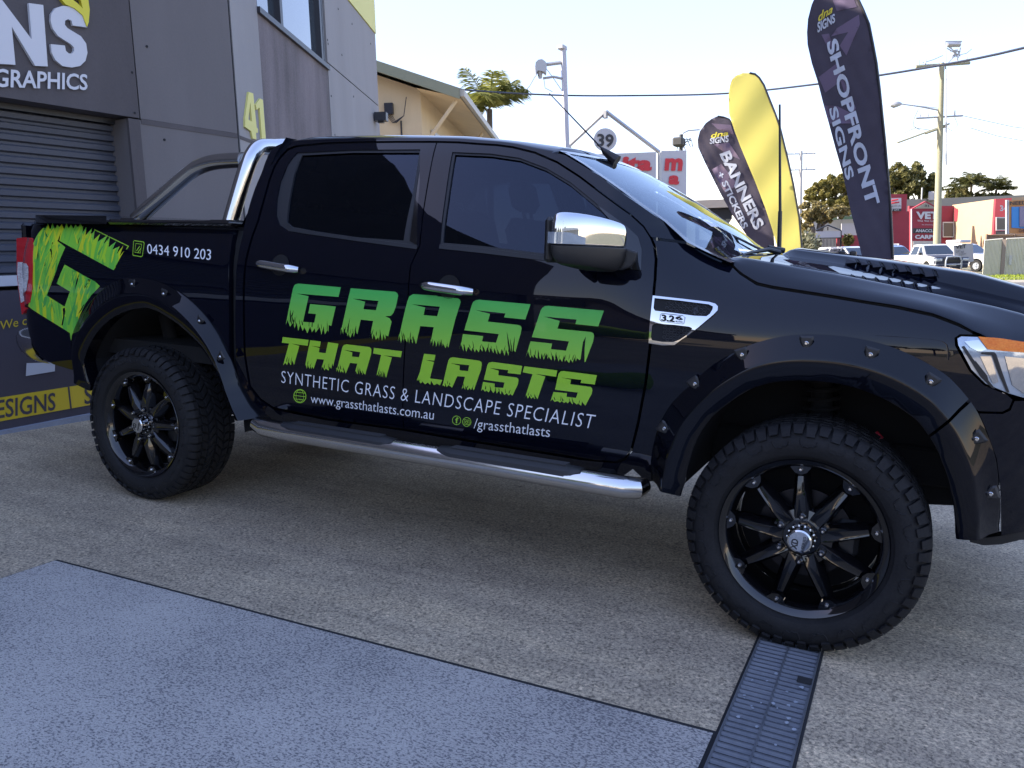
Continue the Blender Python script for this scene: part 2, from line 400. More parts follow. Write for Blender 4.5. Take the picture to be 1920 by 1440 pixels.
# ------------------------------------------------------------------ ground
SLX, SLY = -.05132, -.02764          # driveway slope
def gz(x, y):
    t = max(-9.0, min(4.6, x)); yy = max(-12.0, min(4.0, y))
    z = SLX*t + SLY*yy
    return z if y < 4 else z*(1-smooth(4, 22, y)) + -.20*smooth(4, 22, y)
def ground_mat(nt, b):
    L = nt.links; tc = N(nt, 'ShaderNodeTexCoord')
    big = N(nt, 'ShaderNodeTexNoise', Scale=.55, Detail=5, Roughness=.65); mid = N(nt, 'ShaderNodeTexNoise', Scale=4.5, Detail=6, Roughness=.7); fine = N(nt, 'ShaderNodeTexNoise', Scale=95, Detail=3, Roughness=.75)
    vo = N(nt, 'ShaderNodeTexVoronoi', Scale=120)
    for n in (big, mid, fine, vo): L.new(tc.outputs['Object'], n.inputs[0])
    r1 = ramp(nt, [(.3,(.385,.318,.225)),(.7,(.460,.382,.272))]); L.new(mid.outputs[0], r1.inputs[0])
    r2 = ramp(nt, [(.3,(.76,.76,.78)),(.62,(1,1,1))]); L.new(big.outputs[0], r2.inputs[0])
    m1 = N(nt, 'ShaderNodeMix', data_type='RGBA', blend_type='MULTIPLY'); m1.inputs[0].default_value = 1; L.new(r1.outputs[0], m1.inputs[6]); L.new(r2.outputs[0], m1.inputs[7])
    r3 = ramp(nt, [(.36,(.35,.35,.37)),(.5,(.97,.97,.97)),(.66,(1.5,1.47,1.4))]); L.new(fine.outputs[0], r3.inputs[0])
    m2 = N(nt, 'ShaderNodeMix', data_type='RGBA', blend_type='MULTIPLY'); m2.inputs[0].default_value = .9; L.new(m1.outputs[2], m2.inputs[6]); L.new(r3.outputs[0], m2.inputs[7])
    sc = N(nt, 'ShaderNodeSeparateColor'); L.new(vo.outputs['Color'], sc.inputs[0])
    r4 = ramp(nt, [(0,(.4,.4,.4)),(.14,(.8,.8,.8)),(.28,(1,1,1)),(.88,(1,1,1)),(1,(1.5,1.45,1.4))]); L.new(sc.outputs[0], r4.inputs[0])
    m3 = N(nt, 'ShaderNodeMix', data_type='RGBA', blend_type='MULTIPLY'); m3.inputs[0].default_value = .8; L.new(m2.outputs[2], m3.inputs[6]); L.new(r4.outputs[0], m3.inputs[7])
    # drips, drag marks and worn patches
    vd = N(nt, 'ShaderNodeTexVoronoi', Scale=2.3); L.new(tc.outputs['Object'], vd.inputs[0]); wob = N(nt, 'ShaderNodeMath', operation='MULTIPLY_ADD'); wob.inputs[1].default_value = .06; L.new(mid.outputs[0], wob.inputs[0]); L.new(vd.outputs['Distance'], wob.inputs[2])
    r6 = ramp(nt, [(.045,(.42,.41,.42)),(.075,(.80,.80,.80)),(.11,(1,1,1))]); L.new(wob.outputs[0], r6.inputs[0])
    mp2 = N(nt, 'ShaderNodeMapping'); mp2.inputs['Scale'].default_value = (.7, 5, 1); mp2.inputs['Rotation'].default_value = (0,0,.25); L.new(tc.outputs['Object'], mp2.inputs[0]); st = N(nt, 'ShaderNodeTexNoise', Scale=1.1, Detail=5, Roughness=.6); L.new(mp2.outputs[0], st.inputs[0])
    r7 = ramp(nt, [(.32,(.80,.80,.82)),(.5,(1,1,1)),(.68,(1.14,1.12,1.08))]); L.new(st.outputs[0], r7.inputs[0])
    m4 = N(nt, 'ShaderNodeMix', data_type='RGBA', blend_type='MULTIPLY'); m4.inputs[0].default_value = 1; L.new(m3.outputs[2], m4.inputs[6]); L.new(r6.outputs[0], m4.inputs[7])
    m5 = N(nt, 'ShaderNodeMix', data_type='RGBA', blend_type='MULTIPLY'); m5.inputs[0].default_value = 1; L.new(m4.outputs[2], m5.inputs[6]); L.new(r7.outputs[0], m5.inputs[7])
    L.new(m5.outputs[2], b.inputs['Base Color'])
    bp = N(nt, 'ShaderNodeBump', Strength=.5, Distance=.004); L.new(fine.outputs[0], bp.inputs['Height']); L.new(bp.outputs[0], b.inputs['Normal'])
M_CONC = mat('forecourt_concrete', rough=.85, build=ground_mat)
def slab_mat(nt, b):
    L = nt.links; tc = N(nt, 'ShaderNodeTexCoord')
    mp = N(nt, 'ShaderNodeMapping'); mp.inputs['Scale'].default_value = (1, 1.6, 1); L.new(tc.outputs['Object'], mp.inputs[0])
    big = N(nt, 'ShaderNodeTexNoise', Scale=1.3, Detail=5, Roughness=.6); L.new(tc.outputs['Object'], big.inputs[0])
    fine = N(nt, 'ShaderNodeTexNoise', Scale=104, Detail=2.5, Roughness=.65); L.new(mp.outputs[0], fine.inputs[0])
    f2 = N(nt, 'ShaderNodeTexNoise', Scale=210, Detail=2); L.new(mp.outputs[0], f2.inputs[0])
    r1 = ramp(nt, [(.3,(.335,.315,.290)),(.7,(.415,.390,.355))]); L.new(big.outputs[0], r1.inputs[0])
    ad = N(nt, 'ShaderNodeMath', operation='MULTIPLY_ADD'); ad.inputs[1].default_value = .22; L.new(big.outputs[0], ad.inputs[0]); L.new(fine.outputs[0], ad.inputs[2])
    r3 = ramp(nt, [(.51,(.32,.33,.38)),(.56,(.70,.71,.74)),(.60,(1,1,1))]); L.new(ad.outputs[0], r3.inputs[0])
    m2 = N(nt, 'ShaderNodeMix', data_type='RGBA', blend_type='MULTIPLY'); m2.inputs[0].default_value = .95; L.new(r1.outputs[0], m2.inputs[6]); L.new(r3.outputs[0], m2.inputs[7])
    r5 = ramp(nt, [(.3,(.78,.78,.8)),(.7,(1.2,1.2,1.18))]); L.new(f2.outputs[0], r5.inputs[0])
    m3 = N(nt, 'ShaderNodeMix', data_type='RGBA', blend_type='MULTIPLY'); m3.inputs[0].default_value = 1; L.new(m2.outputs[2], m3.inputs[6]); L.new(r5.outputs[0], m3.inputs[7])
    L.new(m3.outputs[2], b.inputs['Base Color'])
    bp = N(nt, 'ShaderNodeBump', Strength=.5, Distance=.004); L.new(ad.outputs[0], bp.inputs['Height']); L.new(bp.outputs[0], b.inputs['Normal'])
M_SLAB = mat('painted_slab', rough=.75, build=slab_mat)
M_ASPH = mat('asphalt', rough=.9, build=speckle((.07,.07,.075),(.12,.115,.11), 2, 60, .5, .3))
M_GRASS = mat('verge_grass', rough=.95, build=speckle((.10,.15,.015),(.26,.30,.03), 1.2, 30, .5, .6, .05))
M_SOIL = mat('far_ground', rough=.95, build=speckle((.10,.11,.06),(.20,.18,.12), .3, 8, .4, 0))
M_GAP = mat('joint_filler', (.012,.013,.016), .9)

xs = sorted(set([-900,-400,-200,-100,-60,-40,-25,-18,-13,-9,4.6,10,20,35,60,100,200,400,900]+list(np.arange(-8,4.6,1.0))))
ys = sorted(set([-900,-400,-200,-100,-50,-30,-20,-12,4,40,50,60,80,100,150,250,450,900]+list(np.arange(-11,4,1.0))+list(np.arange(5,30,1.5))))
V = [(x, y, gz(x, y)) for y in ys for x in xs]; nx = len(xs)
mi = []; Fc = []
for j in range(len(ys)-1):
    for i in range(nx-1):
        Fc.append((j*nx+i, j*nx+i+1, (j+1)*nx+i+1, (j+1)*nx+i)); cx, cy = (xs[i]+xs[i+1])/2, (ys[j]+ys[j+1])/2
        mi.append(0 if (-40 < cx < 26 and -30 < cy < 28) else 1)
g = mk('ground', V, Fc, [M_CONC, M_SOIL]); g.data.polygons.foreach_set('material_index', mi); tag(g, kind='structure')
TF = Matrix([list(M[i])+[0] for i in range(3)]+[[0,0,0,1]])       # truck frame -> world
# the blue-grey painted slab in the forecourt, with a filled joint round it
def tplane(name, pts, z, m, kind='structure'):
    o = mk(name, [(x, y, z) for x, y in pts], [tuple(range(len(pts)))], m); o.matrix_world = TF
    return tag(o, kind=kind)
tplane('slab_joint', [(-2.825,-6.0),(-.112,-6.0),(-.112,-1.592),(-2.80,-1.712)], .0035, M_GAP)
tplane('painted_slab', [(-2.810,-6.0),(-.122,-6.0),(-.122,-1.612),(-2.788,-1.730)], .0075, M_SLAB)
# drain grate across the driveway, the front wheel stands on it
M_GRATE = mat('galvanised_grate', rough=.5, metal=.35, build=speckle((.085,.095,.115),(.150,.160,.18), 5, 60, .4, .1, .003))
dg_ = thing('drain_grate', 'long galvanised slotted drain grate set in the concrete under the front wheel', 'drain grate'); dg_.matrix_world = TF
X0, X1, Y0, Y1 = -.112, .098, -3.4, 2.6
MB().add([(X0-.006,Y0,.0036),(X1+.006,Y0,.0036),(X1+.006,Y1,.0036),(X0-.006,Y1,.0036)], [(0,1,2,3)]).build('channel_shade', M_GAP, dg_)  # flat dark strip stands in for the shaded channel under the slats
m = MB()
for x in (X0+.004, X1-.009, (X0+X1)/2-.003): m.box((x, Y0, .004), (x+.006, Y1, .0125))
m.build('frame', M_GRATE, dg_)
m = MB(); n = int((Y1-Y0)/.0285)
for k in range(n):
    y = Y0+k*.0285; j = random.uniform(-.0008, .0008)
    for a, b in ((X0+.010, (X0+X1)/2-.003), ((X0+X1)/2+.003, X1-.009)):
        # each slat is a shallow ridge
        m.add([(a,y,.004),(b,y,.004),(b,y+.007,.011+j),(a,y+.007,.011+j),(b,y+.014,.011+j),(a,y+.014,.011+j),(b,y+.019,.004),(a,y+.019,.004)], [(0,1,2,3),(3,2,4,5),(5,4,6,7)])
sl = m.build('slats', M_GRATE, dg_)
m = MB(); m.box((.048,-1.205,.0118), (.092,-1.165,.0135)); m.build('worn_patch', M_GAP, dg_)
rg = random.Random(3); m = MB()
for k in range(26):
    x = rg.uniform(X0+.02, X1-.02); y = rg.uniform(-1.75,-1.15) if k < 18 else rg.uniform(-3,-1); r = rg.uniform(.002,.007)
    m.add([(x+r*math.cos(a)*rg.uniform(.6,1.3), y+r*1.3*math.sin(a)*rg.uniform(.6,1.3), .0132) for a in np.linspace(0,2*PI,8)[:-1]], [tuple(range(7))])
tag(m.build('lime_spots', mat('lime_scale', (.30,.33,.38), .8), dg_), kind='stuff')

# ------------------------------------------------------------------ building 41
def wallmat(name, c, var=.12, streak=True, rough=.8):
    def f(nt, b):
        L = nt.links; tc = N(nt, 'ShaderNodeTexCoord'); mp = N(nt, 'ShaderNodeMapping'); mp.inputs['Scale'].default_value = (1.6,1.6,.35) if streak else (1,1,1); L.new(tc.outputs['Object'], mp.inputs[0])
        n1 = N(nt, 'ShaderNodeTexNoise', Scale=1.2, Detail=6, Roughness=.6); L.new(mp.outputs[0], n1.inputs[0]); n2 = N(nt, 'ShaderNodeTexNoise', Scale=60, Detail=4); L.new(tc.outputs['Object'], n2.inputs[0])
        mx = N(nt, 'ShaderNodeMix', data_type='FLOAT'); mx.inputs[0].default_value = .25; L.new(n1.outputs[0], mx.inputs[2]); L.new(n2.outputs[0], mx.inputs[3])
        r = ramp(nt, [(.3, tuple(k*(1-var) for k in c)), (.7, tuple(k*(1+var) for k in c))]); L.new(mx.outputs[0], r.inputs[0]); L.new(r.outputs[0], b.inputs['Base Color'])
        bp = N(nt, 'ShaderNodeBump', Strength=.12, Distance=.004); L.new(n2.outputs[0], bp.inputs['Height']); L.new(bp.outputs[0], b.inputs['Normal'])
    return mat(name, rough=rough, build=f)
M_DGREY = wallmat('dark_grey_render', (.072,.064,.068), .2)
M_MGREY = wallmat('mid_grey_render', (.126,.117,.120), .10)
M_LGREY = wallmat('light_grey_render', (.262,.254,.256), .09)
M_RAWCON = wallmat('weathered_panel', (.150,.128,.135), .60)
M_YEL = mat('pale_yellow_trim', (.66,.62,.20), .6)
M_SIGNW = mat('sign_white', (.52,.53,.57), .5)
M_SIGNY = mat('sign_yellow', (.55,.42,.02), .5)
M_SIGNYB = mat('bright_yellow_leaf', (.62,.55,.03), .5)
M_SHUT = mat('roller_shutter', rough=.5, spec=.3, build=speckle((.055,.060,.078),(.075,.080,.100), 2, 30, .3, .05, stretch=(.3,.3,3)))
M_FRAME = mat('window_frame', (.02,.022,.03), .4)
M_WGLASS = mat('building_glass', (.03,.045,.06), .03, 0, .9, 1)
# wall A: plane through the shutter, runs away from the camera beside the tailgate
WA0 = tw(bz(0, 810)); dA = np.array([.0447, .9990, 0]); nA = np.array([.9990,-.0447,0])
def onA(u, v, off=0.0):
    d = px(u, v, RW); o = WA0+nA*off; t = np.dot(o-CW, nA)/np.dot(d, nA); return CW+t*d
def ab(p, O, D): q = np.array(p)-O; return (float(q @ D), float(q[2]+O[2]))
cA = onA(446, 262)                                  # corner between the two facades
dB = np.array([-.3995, .9167, 0]); nB = np.array([.9167,.3995,0])
def onB(u, v, off=0.0):
    d = px(u, v, RW); o = cA+nB*off; t = np.dot(o-CW, nB)/np.dot(d, nB); return CW+t*d
class Wall:
    def __init__(s, O, D, Nn): s.O = np.array([O[0],O[1],0.]); s.D = D; s.N = Nn
    def p(s, a, z, off=0): return s.O+s.D*a+s.N*off+np.array([0,0,z])
    def a(s, P_): return float((np.array(P_)-s.O) @ s.D)
    def slab(s, m, a0, a1, z0, z1, off0, off1, mi=0):
        v = [s.p(a, z, o) for o in (off0, off1) for (a, z) in ((a0,z0),(a1,z0),(a1,z1),(a0,z1))]
        return m.add(v, [(0,1,2,3),(7,6,5,4),(0,4,5,1),(1,5,6,2),(2,6,7,3),(3,7,4,0)], mi)
    def poly(s, name, loops, m, parent, off, step=None, depth=.012):
        V2, T, bd = fill(loops, step); n = len(V2)
        V = [s.p(a, z, off+depth) for a, z in V2]+[s.p(a, z, off) for a, z in V2]
        return mk(name, V, [t[::-1] if False else t for t in T]+[(b, a, a+n, b+n) for a, b in bd], m, parent)
WA = Wall(cA, dA, nA); WB = Wall(cA, dB, nB)
bld = thing('workshop_building', 'two storey dark grey rendered workshop with roller door and number 41, behind the pickup tail', 'building', (cA[0],cA[1],.2))
IB = None
def worldpart(o): 
    o.matrix_parent_inverse = bld.matrix_basis.inverted() if False else Matrix.Translation(-Vector(bld.location)); return o
TOP = 7.2; aL = -13.2
zdoor = float(onA(250, 223)[2]); aD = WA.a(onA(240, 225)); aJ = WA.a(onA(262, 225)); zj = float(onA(300, 229)[2])
aP = WA.a(onA(243, 20)) ; aP2 = WA.a(onA(262, 300))
G0 = -.1
m = MB()
WA.slab(m, aD, 0, G0, zdoor-.0, -.30, 0)            # pier right of the door (lower)
worldpart(m.build('lower_wall', M_MGREY, bld))
m = MB(); WA.slab(m, aJ+.01, 0, zdoor+.012, TOP, -.30, 0); worldpart(m.build('upper_wall', M_MGREY, bld))
m = MB(); WA.slab(m, aL, aJ-.004, zdoor+.012, TOP, -.30, .004); worldpart(m.build('fascia_wall', M_DGREY, bld))
m = MB(); WA.slab(m, aL, aL+.3, G0, zdoor-.001, -.30, -.002); worldpart(m.build('lower_wall', M_DGREY, bld)); m = MB()
WA.slab(m, aD-.001, aD+.10, G0, zdoor, -.02, .006); worldpart(m.build('door_jamb', M_DGREY, bld))
# shutter with ribs
m = MB(); pitch = .077; z = .12; k = 0
zz = []
while z < zdoor+.1: zz.append(z); z += pitch
v = []; f = []
for i, z in enumerate(zz):
    for dz, dp in ((0,-.222),(.010,-.196),(.045,-.193),(.060,-.222)):
        v += [WA.p(aL+.3, z+dz, dp), WA.p(aD, z+dz, dp)]
for i in range(len(v)//2-1): f.append((2*i, 2*i+1, 2*i+3, 2*i+2))
m.add(v, f); worldpart(m.build('roller_shutter', M_SHUT, bld))
# soffit over the door
m = MB(); WA.slab(m, aL+.3, aD, zdoor-.03, zdoor+.010, -.29, -.16); worldpart(m.build('door_head', M_FRAME, bld))
# light facade B
aB1 = WB.a(onB(712, 240)); 
cons = thing  # noqa
zb_l = float(onB(470, 262)[2]); aW0 = WB.a(onB(482, 20)); aW1 = WB.a(onB(611, 118)); zW = float(onB(540, 67)[2]); aPan0 = WB.a(onB(495, 200)); aPan1 = WB.a(onB(619, 200))
zJ2 = float(onB(655, 152)[2]); zY = float(onB(678, 32)[2])
m = MB()
WB.slab(m, .05, aPan0-.006, G0, TOP, -.3, 0); WB.slab(m, aPan1+.006, aB1, G0, zJ2-.008, -.3, 0); WB.slab(m, aPan1+.006, aB1, zJ2+.008, zY-.006, -.3, 0)
WB.slab(m, aPan0-.006, aPan1+.006, zW+2.1, TOP, -.3, 0)
worldpart(m.build('light_wall', M_LGREY, bld))
m = MB(); WB.slab(m, aPan0, aPan1, G0, zW-.02, -.3, -.006); worldpart(m.build('weathered_panel', M_RAWCON, bld))
m = MB(); WB.slab(m, aPan1+.006, aB1+.004, zY, TOP+.3, -.3, .015); worldpart(m.build('yellow_parapet', M_YEL, bld))
m = MB(); WB.slab(m, .003, aB1, G0, TOP-.1, -.34, -.302); WA.slab(m, aL, 0, G0+3.2, TOP-.1, -.34, -.302); WA.slab(m, -.004, .045, G0, TOP, -.3, -.03); worldpart(m.build('backing', M_GAP, bld))
# joints on A
m = MB(); WA.slab(m, aJ-.004, aJ+.010, G0, TOP, -.05, -.012); worldpart(m.build('panel_joint', M_GAP, bld))
# horizontal band in wall A / B at first floor
m = MB(); WA.slab(m, aJ+.01, -.004, zdoor-.03, zdoor+.010, 0.0, .004); worldpart(m.build('string_line', M_DGREY, bld))
m = MB(); WB.slab(m, .05, aPan0-.008, zb_l-.03, zb_l+.0, 0, .004); worldpart(m.build('string_line', M_DGREY, bld))
# roof / far walls so it reads as solid from the side
end = WB.p(aB1, 0); back = end+np.array([-9, -.5, 0]); 
m = MB(); e0 = WB.p(aB1,G0,-.302); m.add([e0, e0+np.array([-9,-1.5,0]), e0+np.array([-9,-1.5,TOP]), e0+np.array([0,0,TOP])], [(0,1,2,3)]); worldpart(m.build('end_wall', M_LGREY, bld))
m = MB(); pts = [WA.p(aL,TOP-.05,-.2), WA.p(0,TOP-.05,-.2), WB.p(aB1,TOP-.05,-.2), WB.p(aB1,TOP-.05,-.2)+np.array([-9,-1.5,0]), WA.p(aL,TOP-.05,-9)]
m.add(pts, [(0,1,2,3,4)]); worldpart(m.build('roof', M_DGREY, bld))
# window in B
wf = MB(); aMid = WB.a(onB(531, 40)); 
for a0, a1 in ((aPan0-.004, aPan0+.05), (aMid-.03, aMid+.05), (aW1-.10, aW1-.02), (aW1+.00, aW1+.04)): WB.slab(wf, a0, a1, zW+.04, zW+2.1, -.10, -.015)
WB.slab(wf, aPan0-.004, aPan1+.004, zW-.02, zW+.035, -.12, .03); WB.slab(wf, aPan0, aPan1, zW+2.04, zW+2.1, -.1, -.015)
wfo = worldpart(wf.build('window', M_FRAME, bld))
m = MB(); WB.slab(m, aPan0+.05, aW1-.1, zW+.035, zW+2.05, -.09, -.08); gp = m.build('pane', M_WGLASS, wfo)
# wall lamp
m = MB(); al = WB.a(onB(704, 222)); zl = float(onB(704, 222)[2])
WB.slab(m, al-.16, al+.02, zl-.06, zl+.07, .015, .20); WB.slab(m, al-.11, al-.03, zl-.085, zl-.06, .06, .15); worldpart(m.build('wall_lamp', M_FRAME, bld))
for u_, v_ in ((634,17),(614,75),(615,82),(641,103),(695,82),(621,180),(663,181),(628,253),(660,45)):
    q_ = onB(u_, v_); m = MB(); c0, c1 = WB.p(WB.a(q_), float(q_[2]), -.002), WB.p(WB.a(q_), float(q_[2]), .003); m.cyl(tuple(c0), tuple(c1), .014, n=8); worldpart(m.build('fixing_hole', M_GAP, bld))
for u_, v_ in ((275,87),(247,136),(308,262),(252,212)):
    q_ = onA(u_, v_); m = MB(); c0, c1 = WA.p(WA.a(q_), float(q_[2]), -.002), WA.p(WA.a(q_), float(q_[2]), .006); m.cyl(tuple(c0), tuple(c1), .010, n=8); worldpart(m.build('fixing_hole', M_GAP, bld))
# number 41, raised figures
def A2(*a): 
    return [(WA.a(onA(u,v)), float(onA(u,v)[2])) for u,v in a]
def B2(*a): return [(WB.a(onB(u,v)), float(onB(u,v)[2])) for u,v in a]
four = Z((400,0), 5.333, (335,920),(380,935),(415,1275),(428,1290),(426,1330),(408,1325),(412,1395),(375,1385),(362,1315),(300,1270),(300,1180)); hole4 = Z((400,0), 5.333, (352,1020),(332,1180),(335,1200),(368,1215))
one = Z((400,0), 5.333, (405,1050),(450,985),(478,1000),(508,1400),(470,1400),(445,1075),(415,1100))
o_ = WB.poly('house_number', [B2(*four), B2(*hole4)], M_YEL, bld, .0, depth=.018); worldpart(o_)
o_ = WB.poly('house_number', [B2(*one)], M_YEL, bld, .0, depth=.018); worldpart(o_)
# raised sign letters  N S, GRAPHICS and the yellow flourish
Nn = Z((0,0), 4, (-330,0),(0,0),(75,205),(100,490),(-250,480)); 
Nn = Z((0,0), 4, (-110,-20),(0,5),(222,300),(200,28),(308,42),(342,502),(248,497),(72,205),(100,490),(-60,480))
Ss = Z((0,0), 4, (365,335),(470,345),(478,385),(500,405),(525,405),(540,385),(538,360),(515,335),(420,275),(380,220),(363,160),(368,110),(400,65),(455,48),(520,55),(585,95),(625,150),(638,210),(530,195),(520,160),(495,148),(472,160),(470,190),(490,215),(590,275),(630,330),(640,400),(625,460),(585,498),(525,510),(455,500),(400,455),(372,400))
for L in (Nn, Ss): worldpart(WA.poly('sign_letter', [A2(*L)], M_SIGNW, bld, .004, depth=.022))
fl = Z((0,0), 4, (430,-10),(470,-40),(600,-60),(640,-5),(652,80),(645,170),(632,205),(600,120),(540,70),(470,38)); fh = Z((0,0), 4, (525,-12),(585,8),(600,70),(560,30),(522,0))
worldpart(WA.poly('sign_flourish', [A2(*fl), A2(*fh)], M_SIGNYB, bld, .004, depth=.03))
q = [A2(*Z((0,0),4,p))[0] for p in ((-62,655),(643,680),(-58,515),(643,560))]
o0 = WA.p(q[0][0], q[0][1], .006); 
V2, F2, _ = text_mesh('GRAPHICS', .02, 3); vv = []
for u, v in V2:
    a_ = (q[0][0]*(1-u)+q[1][0]*u)*(1-v)+(q[2][0]*(1-u)+q[3][0]*u)*v; z_ = (q[0][1]*(1-u)+q[1][1]*u)*(1-v)+(q[2][1]*(1-u)+q[3][1]*u)*v
    vv.append(WA.p(a_, z_, .022))
worldpart(mk('lettering', vv, F2, M_SIGNW, bld))
# printed board leaning along the foot of the door
M_BOARD = wallmat('board_print', (.050,.045,.062), .1, False)
WO = .0
zs0 = float(onA(60, 797)[2]); zs1 = float(onA(60, 545)[2])
brd = thing('sign_board', 'dark printed advertising board with yellow strip standing across the roller door behind the pickup', 'sign', tuple(WA.p(-2.5, .25)))
def bp_(o): o.matrix_parent_inverse = Matrix.Translation(-Vector(brd.location)); return o
zA, zB_ = float(onA(60,779,.05)[2]), float(onA(60,736,.05)[2]); aE = WA.a(onA(215, 740, .05))+.9
def A3(*a): return [(WA.a(onA(u,v,.05)), float(onA(u,v,.05)[2])) for u,v in a]
m = MB(); WA.slab(m, aL+.4, aE, zA-.06, float(onA(10,545,.05)[2]), .02, .05); bp_(m.build('panel', M_BOARD, brd))
m = MB(); WA.slab(m, aL+.4, aE, zA, zB_, .05, .054); bp_(m.build('yellow_strip', M_SIGNY, brd))
xg = WA.a(onA(130, 745, .05)); m = MB(); WA.slab(m, xg-.006, xg+.006, zA, zB_, .054, .056); bp_(m.build('divider', M_BOARD, brd))
def textA(name, s, q, m_, off, parent, bold=0.0):
    q = [A3(p)[0] for p in q]; V2, F2, _ = text_mesh(s, bold, 3); vv = []
    for u, v in V2:
        a_ = (q[0][0]*(1-u)+q[1][0]*u)*(1-v)+(q[2][0]*(1-u)+q[3][0]*u)*v; z_ = (q[0][1]*(1-u)+q[1][1]*u)*(1-v)+(q[2][1]*(1-u)+q[3][1]*u)*v
        vv.append(WA.p(a_, z_, off))
    return mk(name, vv, F2, m_, parent)
ZB = lambda *a: Z((0,520), 4.8, *a)
bp_(textA('lettering', 'ESIGNS', ZB((-40,1275),(495,1195),(-40,1105),(495,1035)), M_BOARD, .057, brd, .015))
bp_(textA('lettering', 'SIGNS', ZB((755,1145),(1180,1078),(755,985),(1180,925)), M_BOARD, .057, brd, .015))
bp_(textA('lettering', 'We can', ZB((-5,475),(330,405),(-5,395),(330,330)), M_SIGNY, .057, brd, .0))
m = MB(); L = A3(*ZB((228,888),(490,845),(490,765),(235,772))); m.add([WA.p(a,z,.056) for a,z in L], [(0,1,2,3)]); bp_(m.build('white_patch', mat('label_white', (.45,.48,.55), .6), brd))
m = MB(); WA.slab(m, aL+.4, aD, float(onA(10,531,.03)[2])-.02, float(onA(10,531,.03)[2])+.05, -.19, .02); worldpart(m.build('bottom_rail', M_SIGNW, bld))
# sill strip along the foot of the wall
m = MB(); WA.slab(m, aL, aE+.3, zA-.13, zA-.06, -.1, .09); sil = m.build('door_sill', wallmat('sill_metal', (.22,.25,.32), .25), bld); worldpart(sil)

# ------------------------------------------------------------------ the pickup
TR = thing('pickup_truck', 'black lifted double cab pickup with green GRASS THAT LASTS lettering on its doors', 'pickup truck'); TR.matrix_world = TF
Z5 = lambda *a: Z((0,380), 2.4833, *a)
Z6 = lambda *a: Z((420,240), 2.4, *a)
Z7 = lambda *a: Z((440,480), 2.4615, *a)
Z8 = lambda *a: Z((1180,420), 2.5946, *a)
B_LINE = [(819,267),(803,340),(787,461),(770,498),(765,560),(761,622),(757,805)]
RD = [(513,764),(489,748),(470,724),(460,663),(458,561),(462,490),(474,444),(485,415),(495,378),(507,336),(516,312),(528,294),(541,281),(557,275),(610,270),(670,268),(745,267)]
FDT = [(819,267),(860,268),(899,271),(932,273),(962,277),(1003,287),(1045,305),(1087,332),(1128,363),(1151,380),(1182,402),(1207,425),(1220,445),(1226,460),(1229,486),(1227,524),(1224,555),(1218,647),(1209,721),(1196,790),(1183,845),(1171,860),(1155,866),(1120,864),(1000,844),(880,825)]
rear_door = P(*(RD+B_LINE+[(611,785)])); front_door = P(*(FDT+B_LINE[::-1]))[:-1]
rw_open = P((557,286),(660,281),(788,280),(787,340),(782,467),(670,452),(560,437),(541,433),(524,422),(518,405),(519,375),(526,340),(540,308))
rw_glass = P((565,291),(660,286),(785,286),(777,345),(755,451),(670,445),(600,436),(545,425),(536,417),(541,375),(551,325))
fw_open = P((848,285),(920,288),(974,296),(1024,315),(1070,342),(1114,378),(1150,409),(1172,432),(1186,462),(1186,500),(1100,493),(1000,482),(900,470),(824,463),(833,380))
fw_glass = P((852,290),(920,293),(974,301),(1024,320),(1068,347),(1110,382),(1145,412),(1145,490),(1100,485),(1000,473),(900,461),(829,455),(838,380))
GAP = .0028
door_mats = {}
xB = np.mean([p[0] for p in P(*B_LINE[2:])])
parts = {}
for s in (-1, 1):
    for nm, out, op, gl in (('rear_door', rear_door, rw_open, rw_glass), ('front_door', front_door, fw_open, fw_glass)):
        d = skin(nm, [inset(out, GAP), op], TR, M_PAINT, s, 0, .045, .035); parts[(nm, s)] = d
        w = skin('window', [gl], d, M_TINT, s, -.014, .06, 0)
        skin('window_seal', [inset(op, -.001), inset(gl, .0)], d, M_RUBBER, s, -.006, .05, .012)
# lower belt strip (rubber moulding) on both doors
belt = P((541,433),(600,442),(670,452),(782,467),(783,460),(670,445),(600,435),(545,426)); belt2 = P((824,466),(900,474),(1000,486),(1100,497),(1186,505),(1186,497),(1100,489),(1000,477),(900,465),(825,458))
for s in (-1, 1):
    skin('belt_moulding', [belt], parts[('rear_door', s)], M_RUBBER, s, .004, .05, .01); skin('belt_moulding', [belt2], parts[('front_door', s)], M_RUBBER, s, .004, .05, .01)
    # divider bar of the rear door window and the quarter trim
    skin('window_divider', [P((541,300),(562,288),(551,325),(541,375),(536,417),(545,426),(530,420),(524,400),(526,360))], parts[('rear_door', s)], M_RUBBER, s, -.004, .05, .006)
    skin('window_divider', [P((786,283),(790,283),(789,300),(776,380),(765,453),(757,452),(768,390),(779,330))], parts[('rear_door', s)], M_RUBBER, s, -.004, .05, .006)
    skin('pillar_trim', [P((791,285),(790,300),(778,380),(768,452),(780,458),(787,400),(790,340))], parts[('rear_door', s)], M_GLOSSB, s, -.001, .05, .004)

